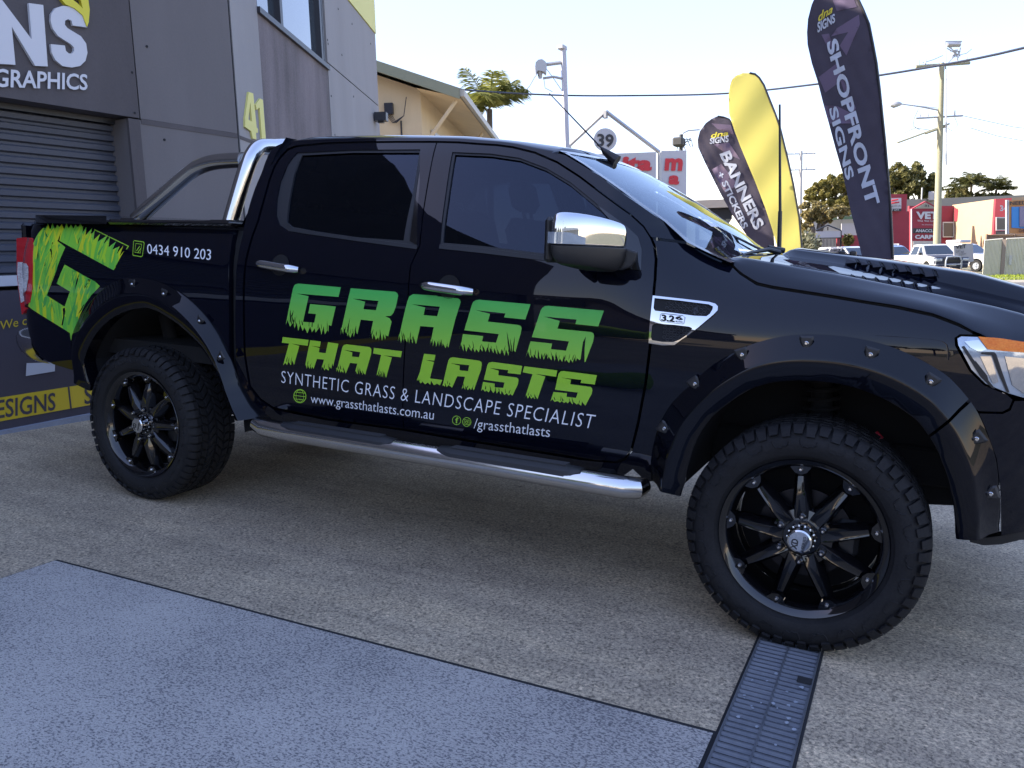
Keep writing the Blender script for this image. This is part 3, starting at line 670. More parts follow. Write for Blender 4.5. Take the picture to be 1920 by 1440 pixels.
# cab side: back pillar, roof rail, A pillar and sill
REAR_CAB = Z6((270,65),(225,85),(200,120),(170,200),(140,270),(120,330),(98,410),(85,480),(70,540),(60,600),(52,768))+[(441,620),(444,690),(455,745),(478,782),(493,789)]
sill = REAR_CAB+Z7((640,845),(1040,890),(1700,1000))+[(1172,897),(1196,888),(1209,820),(1216,760)]
sill = REAR_CAB+[(600,806),(700,820),(862,842),(1000,864),(1130,886),(1168,893),(1186,880),(1198,845)]
doorlow = [(1198,800),(1186,846),(1173,863),(1155,869),(1090,863),(880,829),(757,808),(611,788),(513,768),(487,751),(467,726),(457,663),(455,561),(459,490),(471,444),(482,415),(492,378),(504,336),(513,312),(525,292),(539,278),(556,272),(610,267),(670,265),(745,264),(819,264),(860,265),(899,268),(932,270),(962,274),(1003,284),(1045,302)]
roofline = [(1052,297),(1041,288),(1003,281),(962,271),(930,267),(899,265),(860,262),(819,261),(745,261),(670,262),(610,264),(560,266),(540,266)]
cab = P(*(REAR_CAB+[(600,806),(700,820),(862,842),(1000,864),(1130,886),(1168,893),(1186,880),(1200,845)]+doorlow+roofline))
for s in (-1, 1): skin('cab_side', [cab], TR, M_PAINT, s, 0, .045, .03)
apil = P((1045,302),(1087,329),(1128,360),(1151,377),(1182,399),(1207,422),(1221,444),(1284,452),(1266,432),(1251,420),(1196,382),(1120,327),(1060,291),(1048,288),(1041,290))
for s in (-1, 1): skin('windscreen_pillar', [apil], TR, M_PAINT, s, 0, .04, .05)
# front wing
wing = P((1223,449),(1229,460),(1232,486),(1230,524),(1227,555),(1221,647),(1212,721),(1199,790),(1187,845),(1176,870),(1213,905),(1240,900),(1262,800),(1300,745),(1373,690),(1450,655),(1527,648),(1604,654),(1662,665),(1720,690),(1777,725),(1812,755),(1835,772),(1880,773),(1893,766),(1900,749),(1888,739),(1846,722),(1818,695),(1792,648),(1791,634),(1800,628),(1828,628),(1818,621),(1797,611),(1750,593),(1681,578),(1565,559),(1450,541),(1419,534),(1388,514),(1367,494),(1334,480),(1284,456))
for s in (-1, 1): skin('front_wing', [inset(wing, .002)], TR, M_PAINT, s, 0, .035, .03)
# tub side
tub = P(*([(62,420),(100,420),(195,421),(300,425),(440,430),(433,470),(430,530),(430,600),(431,674),(430,745),(425,700),(400,640),(370,590),(330,560),(290,545),(250,545),(215,560),(185,590),(165,630),(158,700),(133,694),(100,684),(78,672),(60,645),(52,615),(46,585),(56,571),(61,541),(63,500),(62,461)]))
tub = [(max(x, -4.30), z) for x, z in tub]
for s in (-1, 1): skin('tub_side', [inset(tub, .003)], TR, M_PAINT, s, 0, .035, .03)
# dark seam between cab and tub, and inner shells that stop light in the gaps
for s in (-1, 1):
    shell = P((60,430),(440,436),(500,420),(800,455),(1215,500),(1212,800),(1160,875),(870,835),(500,775),(447,700),(410,640),(350,575),(258,540),(190,580),(160,640),(150,690),(90,670),(60,600))
    skin('inner_shell', [shell], TR, M_DARK, s, -.045, .06, 0)
    rl = P((455,440),(440,430),(436,480),(434,560),(434,674),(440,740),(449,740),(441,560))
    skin('inner_shell', [P((425,432),(470,432),(505,330),(545,262),(525,262),(488,320),(470,378),(455,440),(445,560),(448,700),(480,780),(430,760),(425,600))], TR, M_DARK, s, -.03, .06, 0)

# wheel arch flares
def polar(pts, xc, zc): return sorted([(math.atan2(z-zc, x-xc) % (2*PI) if math.atan2(z-zc, x-xc) < -PI/2 else math.atan2(z-zc, x-xc), math.hypot(x-xc, z-zc)) for x, z in pts])
def interp(t, L): return float(np.interp(t, [p[0] for p in L], [p[1] for p in L]))
def flat(pts, y): return [(float(by(u,v,y)[0]), float(by(u,v,y)[2])) for u, v in pts]
def flare(name, xc, zc, outer, inner, t0, t1, s, parent, n=70, lip=.988, rk=.50):
    prof = [(0,.0,-.004),(0,.0,.005),(.06,.15,None),(.25,.42,None),(rk-.04,.93,None),(rk,1.0,None),(rk+.05,1.03,None),(.80,.90,None),(.97,.78,None),(1.0,.72,None),(1.0,.0,'in')]
    V = []; Fc = []; L = len(prof)
    for i in range(n+1):
        t = t0+(t1-t0)*i/n; ro, ri = interp(t, outer), interp(t, inner)
        for k, h, sp_ in prof:
            r = ro+(ri-ro)*k; x = xc+r*math.cos(t); z = zc+r*math.sin(t); xo = xc+ro*math.cos(t); zo = zc+ro*math.sin(t)
            base = S(min(xo, .56), max(zo, .5)); ym = max(base+.012, lip-max(0, x-.38)*.35)
            if sp_ == 'in': y = ym-.09; x = xc+(r+.012)*math.cos(t); z = zc+(r+.012)*math.sin(t)
            elif sp_ is not None: y = base+sp_
            else: y = base+.005+(ym-base-.005)*h
            V.append((x, s*y, z))
        if i:
            a = (i-1)*L; b = i*L
            for j in range(L-1):
                q = (a+j, a+j+1, b+j+1, b+j); Fc.append(q if s < 0 else q[::-1])
    Fc.append(tuple(range(L))); Fc.append(tuple(n*L+k for k in range(L))[::-1])
    o = mk(name, V, Fc, M_FLARE, parent, True); sharp(o, 40); return o
XR = -3.203; ZH = .394
fo = polar(flat([(1213,903),(1219,852),(1238,790),(1257,759),(1296,721),(1334,686),(1373,663),(1411,645),(1450,634),(1488,628),(1546,628),(1604,634),(1662,647),(1720,671),(1777,705),(1816,748)], -.935)+flat([(1830,767),(1848,807),(1867,860),(1873,910),(1876,997),(1878,1006)], -.90), 0, ZH)
fi = polar(flat([(1282,908),(1284,895),(1292,863),(1307,821),(1334,782),(1373,751),(1411,728),(1450,717),(1488,714),(1527,715),(1565,719),(1604,728),(1662,751),(1720,790),(1750,832),(1768,872),(1783,925),(1790,970),(1792,1004)], -.985), 0, ZH)
ro_ = polar(flat([(132,700),(132,662),(134,630),(149,597),(173,563),(201,537),(229,523),(258,521),(306,531),(350,557),(387,593),(410,627),(424,655),(433,674),(447,726),(462,760),(479,785)], -.935), XR, ZH)
ri_ = polar(flat([(165,725),(153,678),(169,638),(201,601),(242,581),(274,577),(314,597),(354,630),(379,658),(403,702),(423,755),(434,788)], -.985), XR, ZH)
def bolt_at(u, v, y, parent, s, ang=0):
    p = by(u, v, y); x, z = float(p[0]), float(p[2])
    m = MB(); rr = .020
    # recessed pocket: dark rounded triangle with a bright screw in it
    pts = [(-.021,.024),(.021,.024),(.023,.014),(.008,-.024),(-.008,-.024),(-.023,.014)]
    c, sn = math.cos(ang), math.sin(ang); P2 = [(x+a*c-b*sn, z+a*sn+b*c) for a, b in pts]
    ys = s*abs(y)
    n = len(P2)
    V = [(a, ys, b) for a, b in P2]+[(x+(a-x)*.72, ys-s*(-.004), z+(b-z)*.72) for a, b in P2]
    Fc = [(i, (i+1)%n, n+(i+1)%n, n+i) for i in range(n)]+[tuple(n+i for i in range(n))]
    if s > 0: Fc = [f[::-1] for f in Fc]
    po = mk('bolt_pocket', V, Fc, M_PLASTIC, parent)
    m.lathe([(0,-.010),(.004,-.010),(.0055,-.006),(.007,-.005),(.0085,-.002),(.0085,.003)], 14, origin=(x, ys if s < 0 else ys, z))
    o = m.build('bolt', M_BOLT, parent, True)
    if s > 0: o.data.transform(Matrix.Translation((0,2*ys,0)) @ Matrix.Scale(-1, 4, (0,1,0)))
for s in (-1, 1):
    tsp = math.atan2(flat([(1816,756)], -.935)[0][1]-ZH, flat([(1816,756)], -.935)[0][0])
    f1 = flare('wheel_arch_flare', 0, ZH, fo, fi, tsp+.012, fo[-1][0], s, TR)
    f2 = flare('wheel_arch_flare', 0, ZH, fo, fi, fo[0][0], tsp-.004, s, TR, 40)
    f3 = flare('wheel_arch_flare', XR, ZH, ro_, ri_, ro_[0][0], ro_[-1][0], s, TR)
    def fy(xc, x, z, outer, inner):
        t = math.atan2(z-ZH, x-xc); t = t % (2*PI) if t < -PI/2 else t; r = math.hypot(x-xc, z-ZH); ro, ri = interp(t, outer), interp(t, inner); k = (ro-r)/(ro-ri)
        base = S(min(xc+ro*math.cos(t), .56), ZH+ro*math.sin(t)); ym = max(base+.012, .988-max(0, x-.38)*.35)
        h = float(np.interp(k, [0,.06,.25,.46,.5,.55,.8,1], [0,.15,.42,.93,1,1.03,.9,.72])); return base+.005+(ym-base-.005)*h
    for fl_, xc, outer, inner, L in ((f1,0,fo,fi,[(1512,643.5),(1391,665.5),(1632,665),(1745,716),(1302.6,720),(1245.5,803.5)]),(f2,0,fo,fi,[(1830.6,823),(1857,926)]),(f3,XR,ro_,ri_,[(248,533),(307,551),(374,602),(413,669)])):
        for u, v in L:
            y = -.96
            for _ in range(5):
                p = by(u, v, y); y = -fy(xc, p[0], p[2], outer, inner)
            ang = math.atan2(p[2]-ZH, p[0]-xc)-PI/2
            bolt_at(u, v, y-.0035, fl_, s, ang)

# wheel wells
for s in (-1, 1):
    for xc, outer, inner in ((0, fo, fi), (XR, ro_, ri_)):
        m = MB(); v = []; f = []; n = 28; t0, t1 = inner[0][0]-.1, inner[-1][0]+.1
        for i in range(n+1):
            t = t0+(t1-t0)*i/n; r = min(interp(t, inner)+.02, .80)
            for y in (.93, .70, .45): v.append((xc+r*math.cos(t), s*y, ZH+r*math.sin(t)))
            v.append((xc, s*.44, ZH))
        for i in range(n):
            for j in range(3): f.append((i*4+j, i*4+j+1, (i+1)*4+j+1, (i+1)*4+j))
        m.add(v, f); m.build('wheel_well', M_DARK, TR, True)

# chassis and belly
m = MB(); m.bbox((-4.1,-.48,.52), (.55,-.38,.66), .01); m.bbox((-4.1,.38,.52), (.55,.48,.66), .01); m.box((-4.15,-.82,.72), (-2.7,.82,.80)); m.box((-2.62,-.82,.58), (-.55,.82,.66)); m.box((-.55,-.44,.55), (.6,.44,.95))
m.bbox((-2.2,-.36,.40), (-1.3,.30,.58), .03); m.tube([(-3.2,-.75,.394),(-3.2,.75,.394)], .045); m.tube([(0,-.75,.394),(0,.75,.394)], .03)
m.tube([(-1.2,.45,.48),(-2.6,.5,.46),(-3.6,.5,.62),(-4.2,.5,.60)], .035)
m.build('chassis', M_DARK, TR)
for s in (-1,1):
    for pp in ([(-3.28,s*.60,.42),(-3.35,s*.61,.70),(-3.42,s*.62,.98)], [(.02,s*.58,.44),(.0,s*.57,.70),(-.02,s*.56,.92)]):
        m = MB(); m.tube([pp[0], pp[1]], .026, 12); m.tube([pp[1], pp[2]], .038, 12)
        if pp[0][0] > -1:
            a, b = Vector(pp[0]), Vector(pp[2])
            m.tube([tuple(a+(b-a)*(.45+.5*k/70)+Vector((.062*math.cos(k*.62), .062*math.sin(k*.62), 0))) for k in range(71)], .008, 6)
        m.build('shock_absorber', M_DARK, TR, True)
    m = MB(); m.tube([(-4.05,s*.60,.62),(-3.2,s*.60,.47),(-2.5,s*.60,.60)], .016, 8); m.build('leaf_spring', M_PLASTIC, TR)
m = MB(); p_ = by(1640,815,-.62); q_ = by(1650,822,-.62); m.tube([tuple(by(1570,803,-.62)), tuple(by(1610,806,-.62)), tuple(by(1640,815,-.62)), tuple(by(1656,828,-.62))], .005, 6); m.build('brake_hose', M_PLASTIC, TR)
m = MB(); m.cyl(tuple(by(1640,812,-.64)), tuple(by(1652,824,-.64)), .012, n=8); m.build('hose_clip', mat('red_plastic', (.5,.02,.04), .4), TR)

# ---- wheels
def make_wheel():
    w = part('wheel', None)
    RT_, RI, HW = .394, .272, .135
    m = MB()
    prof = [(RI-.006,-HW+.030),(RI-.002,-HW+.016),(RI+.006,-HW+.010),(RI+.012,-HW+.006),(RI+.016,-HW-.002),(.305,-HW-.010),(.330,-HW-.012),(.350,-HW-.006),(.366,-HW+.006),(.376,-HW+.018),(.380,-HW+.03),(.382,0),(.380,HW-.03),(.366,HW-.006),(.35,HW+.006),(.30,HW+.008),(RI,HW-.02)]
    m.lathe(prof, 96)
    rg = random.Random(5)
    def block(a0, a1, y0, y1, r0, r1, skew=0.0, bev=.12):
        v = []
        for (r, k) in ((r0, 0), (r1, bev)):
            for (a, y) in ((a0,y0),(a1,y0),(a1,y1),(a0,y1)):
                ca, cy = (a0+a1)/2, (y0+y1)/2; aa = a+(ca-a)*k; yy = y+(cy-y)*k; aa += skew*(yy)
                v.append((r*math.cos(aa), yy, r*math.sin(aa)))
        m.add(v, [(4,5,6,7),(0,1,5,4),(1,2,6,5),(2,3,7,6),(3,0,4,7)])
    nb = 58; st = 2*PI/nb
    for i in range(nb):
        a = i*st
        for sd in (-1, 1):
            off = 0 if sd < 0 else st*.5; lg = i % 2
            # shoulder lug wrapping on to the sidewall
            y0 = sd*(.090 if lg else .096); y1 = sd*(HW-.006)
            g_ = st*.80; v = []
            aa0, aa1 = a+off, a+off+g_
            for (r, y) in ((.374, y0), (.393, y0*1.01), (.3925, sd*(HW-.018)), (.384, sd*(HW-.004)), (.374 if lg else .368, sd*(HW+.005)), (.366 if lg else .356, sd*(HW+.012)), (.362 if lg else .350, sd*(HW+.001))):
                for q in (aa0, aa1):
                    c_ = (aa0+aa1)/2; shr = 1 if r > .38 else .86
                    v.append((r*math.cos(c_+(q-c_)*shr), y, r*math.sin(c_+(q-c_)*shr)))
            f = [(2*k, 2*k+1, 2*k+3, 2*k+2) for k in range(6)]+[tuple(2*k for k in range(7)), tuple(2*k+1 for k in range(7))[::-1]]
            if sd > 0: f = [q[::-1] for q in f]
            m.add(v, f)
            # sipe groove look: narrow second block inboard
            block(a+off+st*.30, a+off+st*1.08, sd*.052, sd*.086, .374, .3935, sd*1.2)
        block(a+st*.05, a+st*.80, -.046, -.006, .374, .3945, 2.4); block(a+st*.5, a+st*1.26, .006, .046, .374, .3945, -2.4)
    # raised scallops round the sidewall
    for i in range(24):
        a = i*2*PI/24; pts = []
        for da, r in ((-.075,.342),(-.070,.330),(-.045,.322),(-.02,.325),(.0,.318),(.03,.322),(.055,.320),(.075,.331),(.082,.345)):
            pts.append(((r)*math.cos(a+da), -HW-.0125 if r < .335 else -HW-.009, r*math.sin(a+da)))
        m.tube(pts, .0024, 4, False)
    ty = m.build('tyre', M_TYRE, w, True, 30)
    # rim
    m = MB()
    m.lathe([(.260,.10),(.246,.05),(.238,-.03),(.236,-.075),(.243,-.100),(.250,-HW+.018),(.262,-HW+.008),(.272,-HW+.004),(.276,-HW+.010),(.274,-HW+.03)], 96)
    m.lathe([(.246,.05),(.25,.12),(.262,.13)], 64)
    yf = -HW+.022
    m.lathe([(.0,yf+.012),(.060,yf+.012),(.064,yf+.004),(.098,yf+.012),(.100,yf+.05),(.0,yf+.05)], 48)
    for i in range(9):
        a = PI/2+rad(5)+i*2*PI/9; R_ = Matrix.Rotation(-(a), 4, 'Y')
        # spoke: x outward; narrow top face with sloped flanks
        secs = [(.060,.022,.034,yf+.004,yf+.045),(.110,.018,.033,yf-.006,yf+.042),(.170,.015,.029,yf+.000,yf+.045),(.212,.013,.026,yf+.010,yf+.052),(.224,.010,.022,yf+.026,yf+.058),(.242,.010,.020,yf+.030,yf+.060)]
        v = []; f = []
        for (r, tw_, bw, yt, yb) in secs:
            for (z, y) in ((-bw,yb),(-tw_-.002,yt+.006),(-tw_+.003,yt),(0,yt+.003),(tw_-.003,yt),(tw_+.002,yt+.006),(bw,yb)):
                v.append(R_ @ Vector((r, y, z)))
        for k in range(len(secs)-1):
            for j in range(6): f.append((k*7+j, (k+1)*7+j, (k+1)*7+j+1, k*7+j+1))
        m.add(v, [q[::-1] for q in f])
        # tab with the lip bolt
        v = []; pts = [(.250,-.036),(.240,-.030),(.226,-.019),(.219,0),(.226,.019),(.240,.030),(.250,.036)]
        for yy in (-HW+.022, -HW+.05): v += [R_ @ Vector((r, yy, z)) for r, z in pts]
        k = len(pts); m.add(v, [tuple(range(k))[::-1]]+[(j, j+1, j+1+k, j+k) for j in range(k-1)])
        m.add(v[:0], [])
    rim = m.build('rim', M_GLOSSB, w, True, 38)
    for i in range(9):
        a = PI/2+rad(5)+i*2*PI/9; x, z = .237*math.cos(a), .237*math.sin(a); m = MB(); m.lathe([(0,-.008),(.0045,-.0075),(.0075,-.003),(.0078,.002)], 12, origin=(x,-HW+.021,z)); m.build('bolt', M_BOLT, w, True)
    for i in range(6):
        a = PI/2+i*PI/3+.02; x, z = .078*math.cos(a), .078*math.sin(a); m = MB(); m.lathe([(0,-.006),(.004,-.0055),(.006,.0)], 8, 1, origin=(x,yf-.016,z)); m.lathe([(.0,-.016),(.009,-.016),(.0125,-.012),(.0135,.01)], 14, 0, origin=(x,yf,z)); m.build('wheel_nut', [M_GLOSSB, M_BOLT], w, True)
    m = MB(); m.lathe([(0,-.040),(.034,-.040),(.039,-.037),(.041,-.030),(.046,.012)], 40, origin=(0,yf,0))
    for i in range(14):
        a = i*2*PI/14; x, z = .044*math.cos(a), .044*math.sin(a); m.lathe([(0,-.004),(.0035,-.003),(.0045,.003)], 8, origin=(x*1.02,yf-.002,z*1.02))
    m.build('centre_cap', M_CHROME, w, True, 30)
    text3('lettering', 'XD', (-.006,yf-.0408,-.030), (.10,0,1), (-1,0,.10), .036, .022, w, M_PLASTIC, .03)
    text3('lettering', 'SERIES', (.016,yf-.0408,-.024), (.10,0,1), (-1,0,.10), .044, .009, w, M_PLASTIC, .02)
    m = MB(); m.lathe([(.0,-.01),(.07,-.01),(.075,.0),(.155,.0),(.155,.022),(.07,.022)], 48, origin=(0,-.035,0)); m.build('brake_disc', M_DISC, w, True)
    m = MB(); m.bbox((.10,-.055,-.06), (.175,.02,.07), .015); m.build('brake_caliper', M_PLASTIC, w)
    m = MB(); m.lathe([(.0,-.01),(.245,-.01),(.245,.0)], 40, origin=(0,.115,0)); m.build('wheel_backing', M_DARK, w)
    return w
W0 = make_wheel()
def copy_tree(o, parent=None):
    c = o.copy(); COL.objects.link(c); c.parent = parent
    for ch in list(o.children):
        copy_tree(ch, c)
    return c
kids = list(W0.children)
def place_wheel(w, x, y, flip, spin, steer=0):
    w.parent = TR; w.matrix_local = Matrix.Translation((x, y, ZH)) @ Matrix.Rotation(steer+(PI if flip else 0), 4, 'Z') @ Matrix.Rotation(spin, 4, 'Y')
def copy_wheel():
    c = W0.copy(); COL.objects.link(c)
    for k in kids:
        q = k.copy(); COL.objects.link(q); q.parent = c
    return c
YW = -.972+.135
place_wheel(W0, 0, YW, False, 0, -.0145)
w = copy_wheel(); place_wheel(w, XR, YW, False, rad(13))
w = copy_wheel(); place_wheel(w, 0, -YW, True, .3); w = copy_wheel(); place_wheel(w, XR, -YW, True, 1.1)

# ---- roof, windscreen, bonnet
door_top = sorted(P(*([(541,281),(557,275),(610,270),(670,268),(745,267)]+FDT[:8])))
top_px = [(521,262),(560,258),(600,256),(700,254),(780,254),(900,258),(980,267),(1050,277),(1120,290)]
zs_pts = sorted([(float(by(u,v,-.5)[0]), float(by(u,v,-.5)[2])) for u, v in top_px])
rail_pts = sorted(P(*roofline))
def li(x, L): return float(np.interp(x, [p[0] for p in L], [p[1] for p in L]))
V = []; Fc = []; xs_ = list(np.linspace(rail_pts[0][0]-.005, -1.085, 34)); 
secf = [(.002,.0),(.03,.25),(.12,.62),(.26,.84),(.45,.95),(.7,.992),(1,1)]
NR = (len(secf)+1)*2-1
for i, x in enumerate(xs_):
    zr = li(x, rail_pts); yr = S(x, zr); zc = li(x, zs_pts)+.008
    if i == 0: zc = zr+.03
    elif i == 1: zc -= .014
    row = [(x, yr-.012, zr-.03)]
    for k, h in secf:
        y = yr*(1-k); hh = h
        xx = x + .05*(1-(y/yr)**2)*max(0,(x+1.5)/.415)
        row.append((xx, y, zr+(zc-zr)*hh))
    full = [(a, -b, c) for a, b, c in row]+[(a, b, c) for a, b, c in row[:-1][::-1]]
    V += full
    if i:
        a = (i-1)*NR; b = i*NR
        for j in range(NR-1): Fc.append((a+j, b+j, b+j+1, a+j+1))
roof = mk('roof', V, Fc, M_PAINT, TR, True)
roof_front = V[-NR:]
hv = [(a, b*.985, c-.028) for a, b, c in V]; mk('headliner', hv, [f[::-1] for f in Fc], M_DARK, TR, True)
# windscreen: near edge traced on the side surface, bowed forward at the middle
ws_px = [(1050,283),(1085,302),(1120,327),(1158,353),(1196,382),(1224,401),(1251,420),(1284,453),(1334,478),(1369,493)]
ws = []
for u, v in ws_px:
    p = by(u, v, -.70)
    for _ in range(6): p = by(u, v, -(S(p[0], p[2])-.012 if p[0] < -.62 else (S(-.62,p[2])-.012)*1.0-(p[0]+.62)*.18))
    ws.append((float(p[0]), float(-p[1]), float(p[2])))
def ws_surface(off, t0=0.0, t1=1.0, s0=0.0, s1=1.0, ns=14, nt=24, name='windscreen', m_=None, parent=TR):
    V = []; Fc = []
    for i in range(ns+1):
        s_ = (s0+(s1-s0)*i/ns)*(len(ws)-1); k = min(int(s_), len(ws)-2); f = s_-k
        e = [ws[k][j]*(1-f)+ws[k+1][j]*f for j in range(3)]
        for j in range(nt+1):
            t = -1+2*(t0+(t1-t0)*j/nt); b = 1-abs(t)**2.2; sc = s_/(len(ws)-1)
            V.append((e[0]+b*(.060+.032*sc)+off*.5, e[1]*t, e[2]+b*(.018+.004*sc)+off*.85))
    for i in range(ns):
        for j in range(nt): a = i*(nt+1)+j; Fc.append((a, a+nt+1, a+nt+2, a+1))
    return mk(name, V, Fc, m_ or M_SCREEN, parent, True)
WS = ws_surface(0)
for (t0,t1,s0,s1) in ((0,.018,0,1),(.982,1,0,1),(0,1,0,.035),(0,1,.93,1)): ws_surface(.002, t0, t1, s0, s1, 14, 24 if t1-t0 > .5 else 2, 'screen_border', M_GLOSSB, WS)
ws_surface(.003, .25, .31, .60, .68, 2, 2, 'sticker', M_WHITE, WS)
# header gap filler between roof and glass
m = MB(); n0 = len(roof_front); top = [(ws[0][0]+(1-abs(t)**2.2)*.060, ws[0][1]*t, ws[0][2]+(1-abs(t)**2.2)*.019) for t in np.linspace(-1,1,n0)]
m.add(list(roof_front)+top, [(j, n0+j, n0+j+1, j+1) for j in range(n0-1)]); m.build('screen_header', M_PAINT, TR, True)

# bonnet
edge = sorted(P((1367,493),(1388,514),(1419,533),(1450,540),(1508,549),(1565,558),(1623,568),(1681,577),(1750,592),(1797,610),(1828,627)))
def row(pts, y): return sorted([(float(by(u,v,y)[0]), float(by(u,v,y)[2])) for u, v in pts])
rB = row([(1396,484),(1565,514),(1700,541),(1866,576),(1920,590)], -.74); rC = row([(1461,478),(1565,493),(1750,526),(1920,566)], -.46); rD = row([(1484,466),(1573,478),(1709,496),(1824,513),(1920,539)], -.40)
def ext(L, pts): return L+pts
rB = ext(rB, [(.70,1.125),(.80,1.05),(.86,.99)]); rC = ext(rC, [(.72,1.170),(.84,1.09),(.90,1.02)]); rD = ext(rD, [(.74,1.205),(.88,1.11),(.94,1.03)])
V = []; Fc = []; bx = list(np.linspace(-.345, .915, 66)); cols = None
for i, x in enumerate(bx):
    xe = min(x, .44)
    ez = li(xe, edge)-(max(0, x-.44))*.45; ey = S(x, ez) if x < .44 else max(.72, S(.44, li(.44, edge))-(x-.44)**1.6*.55)
    yB = min(.74, ey-.05); zB2, zC2, zD2 = li(x, rB), li(x, rC), li(x, rD)
    bul = smooth(-.235, -.17, x); zD3 = zC2*(1-bul)+zD2*bul
    fr = max(0, (x-.44)/.36); 
    r = [(x, ey-.035, ez+.002), (x, ey-.002, ez+.0075),(x, ey-.007, ez+.014),(x, (ey+yB)/2, ez+.014+(zB2-ez-.014)*.52),(x, yB+.012, zB2-.006),(x, yB, zB2),(x, yB-.014, zB2+.002),(x, yB-.04, zB2+.003),(x,.60,zB2*.45+zC2*.55),(x,.49,zC2-.001),(x,.462,zC2+.001),(x,.438,zD3-.006),(x,.42,zD3),(x,.30,zD3+.008),(x,0,zD3+.014)]
    xs2 = []
    lim = S(min(x, .93), 1.04)-.004 if x > .5 else 9; dz = -max(0, x-.80)*.30
    for (a, b, c) in r: xs2.append((a, min(b, lim), c+dz))
    full = [(a,-b,c) for a, b, c in xs2]+[(a,b,c) for a, b, c in xs2[:-1][::-1]]
    NB = len(full); V += full
    if i:
        a = (i-1)*NB; b = i*NB
        for j in range(NB-1): Fc.append((a+j, b+j, b+j+1, a+j+1))
bon = mk('bonnet', V, Fc, M_PAINT, TR, True); sharp(bon, 50)
for s in (-1, 1):
    v = []
    for x in bx:
        if x > .44: break
        ez = li(x, edge); ey = S(x, ez); v += [(x, s*(ey-.016), ez-.05), (x, s*(ey-.016), ez+.010)]
    mk('bonnet_gap_shade', v, [(2*i, 2*i+2, 2*i+3, 2*i+1) for i in range(len(v)//2-1)], M_DARK, TR)  # added dark strip that puts shade behind the bonnet shut line
# louvred vents on the shoulder of the bulge: seven angled blades each side
def bl(x, y):      # bonnet height near the bulge base
    return li(x, rC)*(1)+ (li(x, rB)-li(x, rC))*max(0,(y-.46))/.28
for s in (-1, 1):
    base = MB(); m = MB()
    lx = [float(by(u, v, -.455)[0]) for u, v in [(1592,492),(1613,496),(1637,500),(1661,505),(1685,510),(1709,515),(1735,521)]]
    for x in lx:
        z0 = li(x, rC)+.003; z1 = li(x, rD)
        # hooded scoop facing forward and outward
        v = [(x-.012,s*.443,z1-.008),(x+.020,s*.445,z1-.008),(x+.030,s*.471,z0+.009),(x-.012,s*.464,z0+.004),
             (x-.012,s*.436,z1-.014),(x+.014,s*.436,z1-.016),(x+.022,s*.460,z0-.003),(x-.012,s*.458,z0-.003)]
        m.add(v, [(0,1,2,3),(1,5,6,2),(3,2,6,7),(0,3,7,4)])
        base.add([(x+.021,s*.445,z1-.009),(x+.034,s*.447,z1-.014),(x+.042,s*.469,z0+.004),(x+.031,s*.470,z0+.008)], [(0,1,2,3)])
        m.tube([(x+.020,s*.446,z1-.008),(x+.034,s*.449,z1-.014),(x+.042,s*.470,z0+.006),(x+.030,s*.472,z0+.010),(x+.020,s*.446,z1-.008)], .0020, 5)
    base.build('vent_slot', M_GAP, bon); m.build('bonnet_vent', M_PAINT, bon)
# cowl and wipers
m = MB(); v = []
for j in range(21):
    t = -1+j/10; b = 1-abs(t)**2.2; e = ws[-1]; x0 = e[0]+b*.090; z0 = e[2]+b*.020
    k9 = .93; v += [(x0-.04, e[1]*t*.97, z0-.0), (x0+.02, e[1]*t*k9, z0-.02-.015*(1-b)), (min(-.20, x0+.10), e[1]*t*k9, z0-.03-.03*(1-b)), (-.19, e[1]*t*k9, 1.24)]
m.add(v, [(j*4+k, j*4+k+1, (j+1)*4+k+1, (j+1)*4+k) for j in range(20) for k in range(3)]); m.build('cowl', M_PLASTIC, TR, True)
m = MB(); c0 = tuple(by(1462,474,-.30)); m.tube([c0, tuple(by(1440,468,-.34)), tuple(by(1405,474,-.48)), tuple(by(1385,480,-.58))], [.011,.009,.006,.004], 8); m.tube([tuple(by(1430,470,-.25)), tuple(by(1395,452,-.20)), tuple(by(1370,440,-.18))], .005, 6)
m.tube([tuple(by(1470,470,-.20)), tuple(by(1440,465,-.24))], .012, 8); m.build('wiper', M_PLASTIC, TR, True)
m = MB()
for u, v in ((1579,474),(1600,474)): p = by(u, v, -.25); m.bbox((p[0]-.012,p[1]-.02,p[2]-.012), (p[0]+.012,p[1]+.02,p[2]+.008), .005)
m.build('washer_jet', M_PLASTIC, bon)

# antennas
m = MB(); a0 = by(1137,297,-.30); m.tube([tuple(a0+[.05,0,-.012]), tuple(a0+[-.01,0,.03]), tuple(a0+[-.025,0,.045])], [.026,.014,.006], 10); m.tube([tuple(a0+[-.02,0,.04]), tuple(by(1030,175,-.30))], [.0042,.0022], 6); m.build('roof_antenna', M_PLASTIC, TR, True)
m = MB(); p0 = by(1463,480,.10); p1 = by(1462,196,.10); pm = p0+(p1-p0)*.3; m.tube([tuple(p0-[0,0,.1]), tuple(pm)], [.011,.009], 8); m.tube([tuple(pm), tuple(p1)], [.0065,.0045], 8)
for k in range(12): q = p0+(p1-p0)*(.12+k*.008); m.lathe([(.012,0),(.012,.004)], 3)
m = MB(); m.tube([tuple(p0-[0,0,.1]), tuple(pm)], [.011,.009], 8); m.tube([tuple(pm), tuple(p1)], [.0065,.0045], 8); m.build('radio_antenna', M_PLASTIC, TR, True)

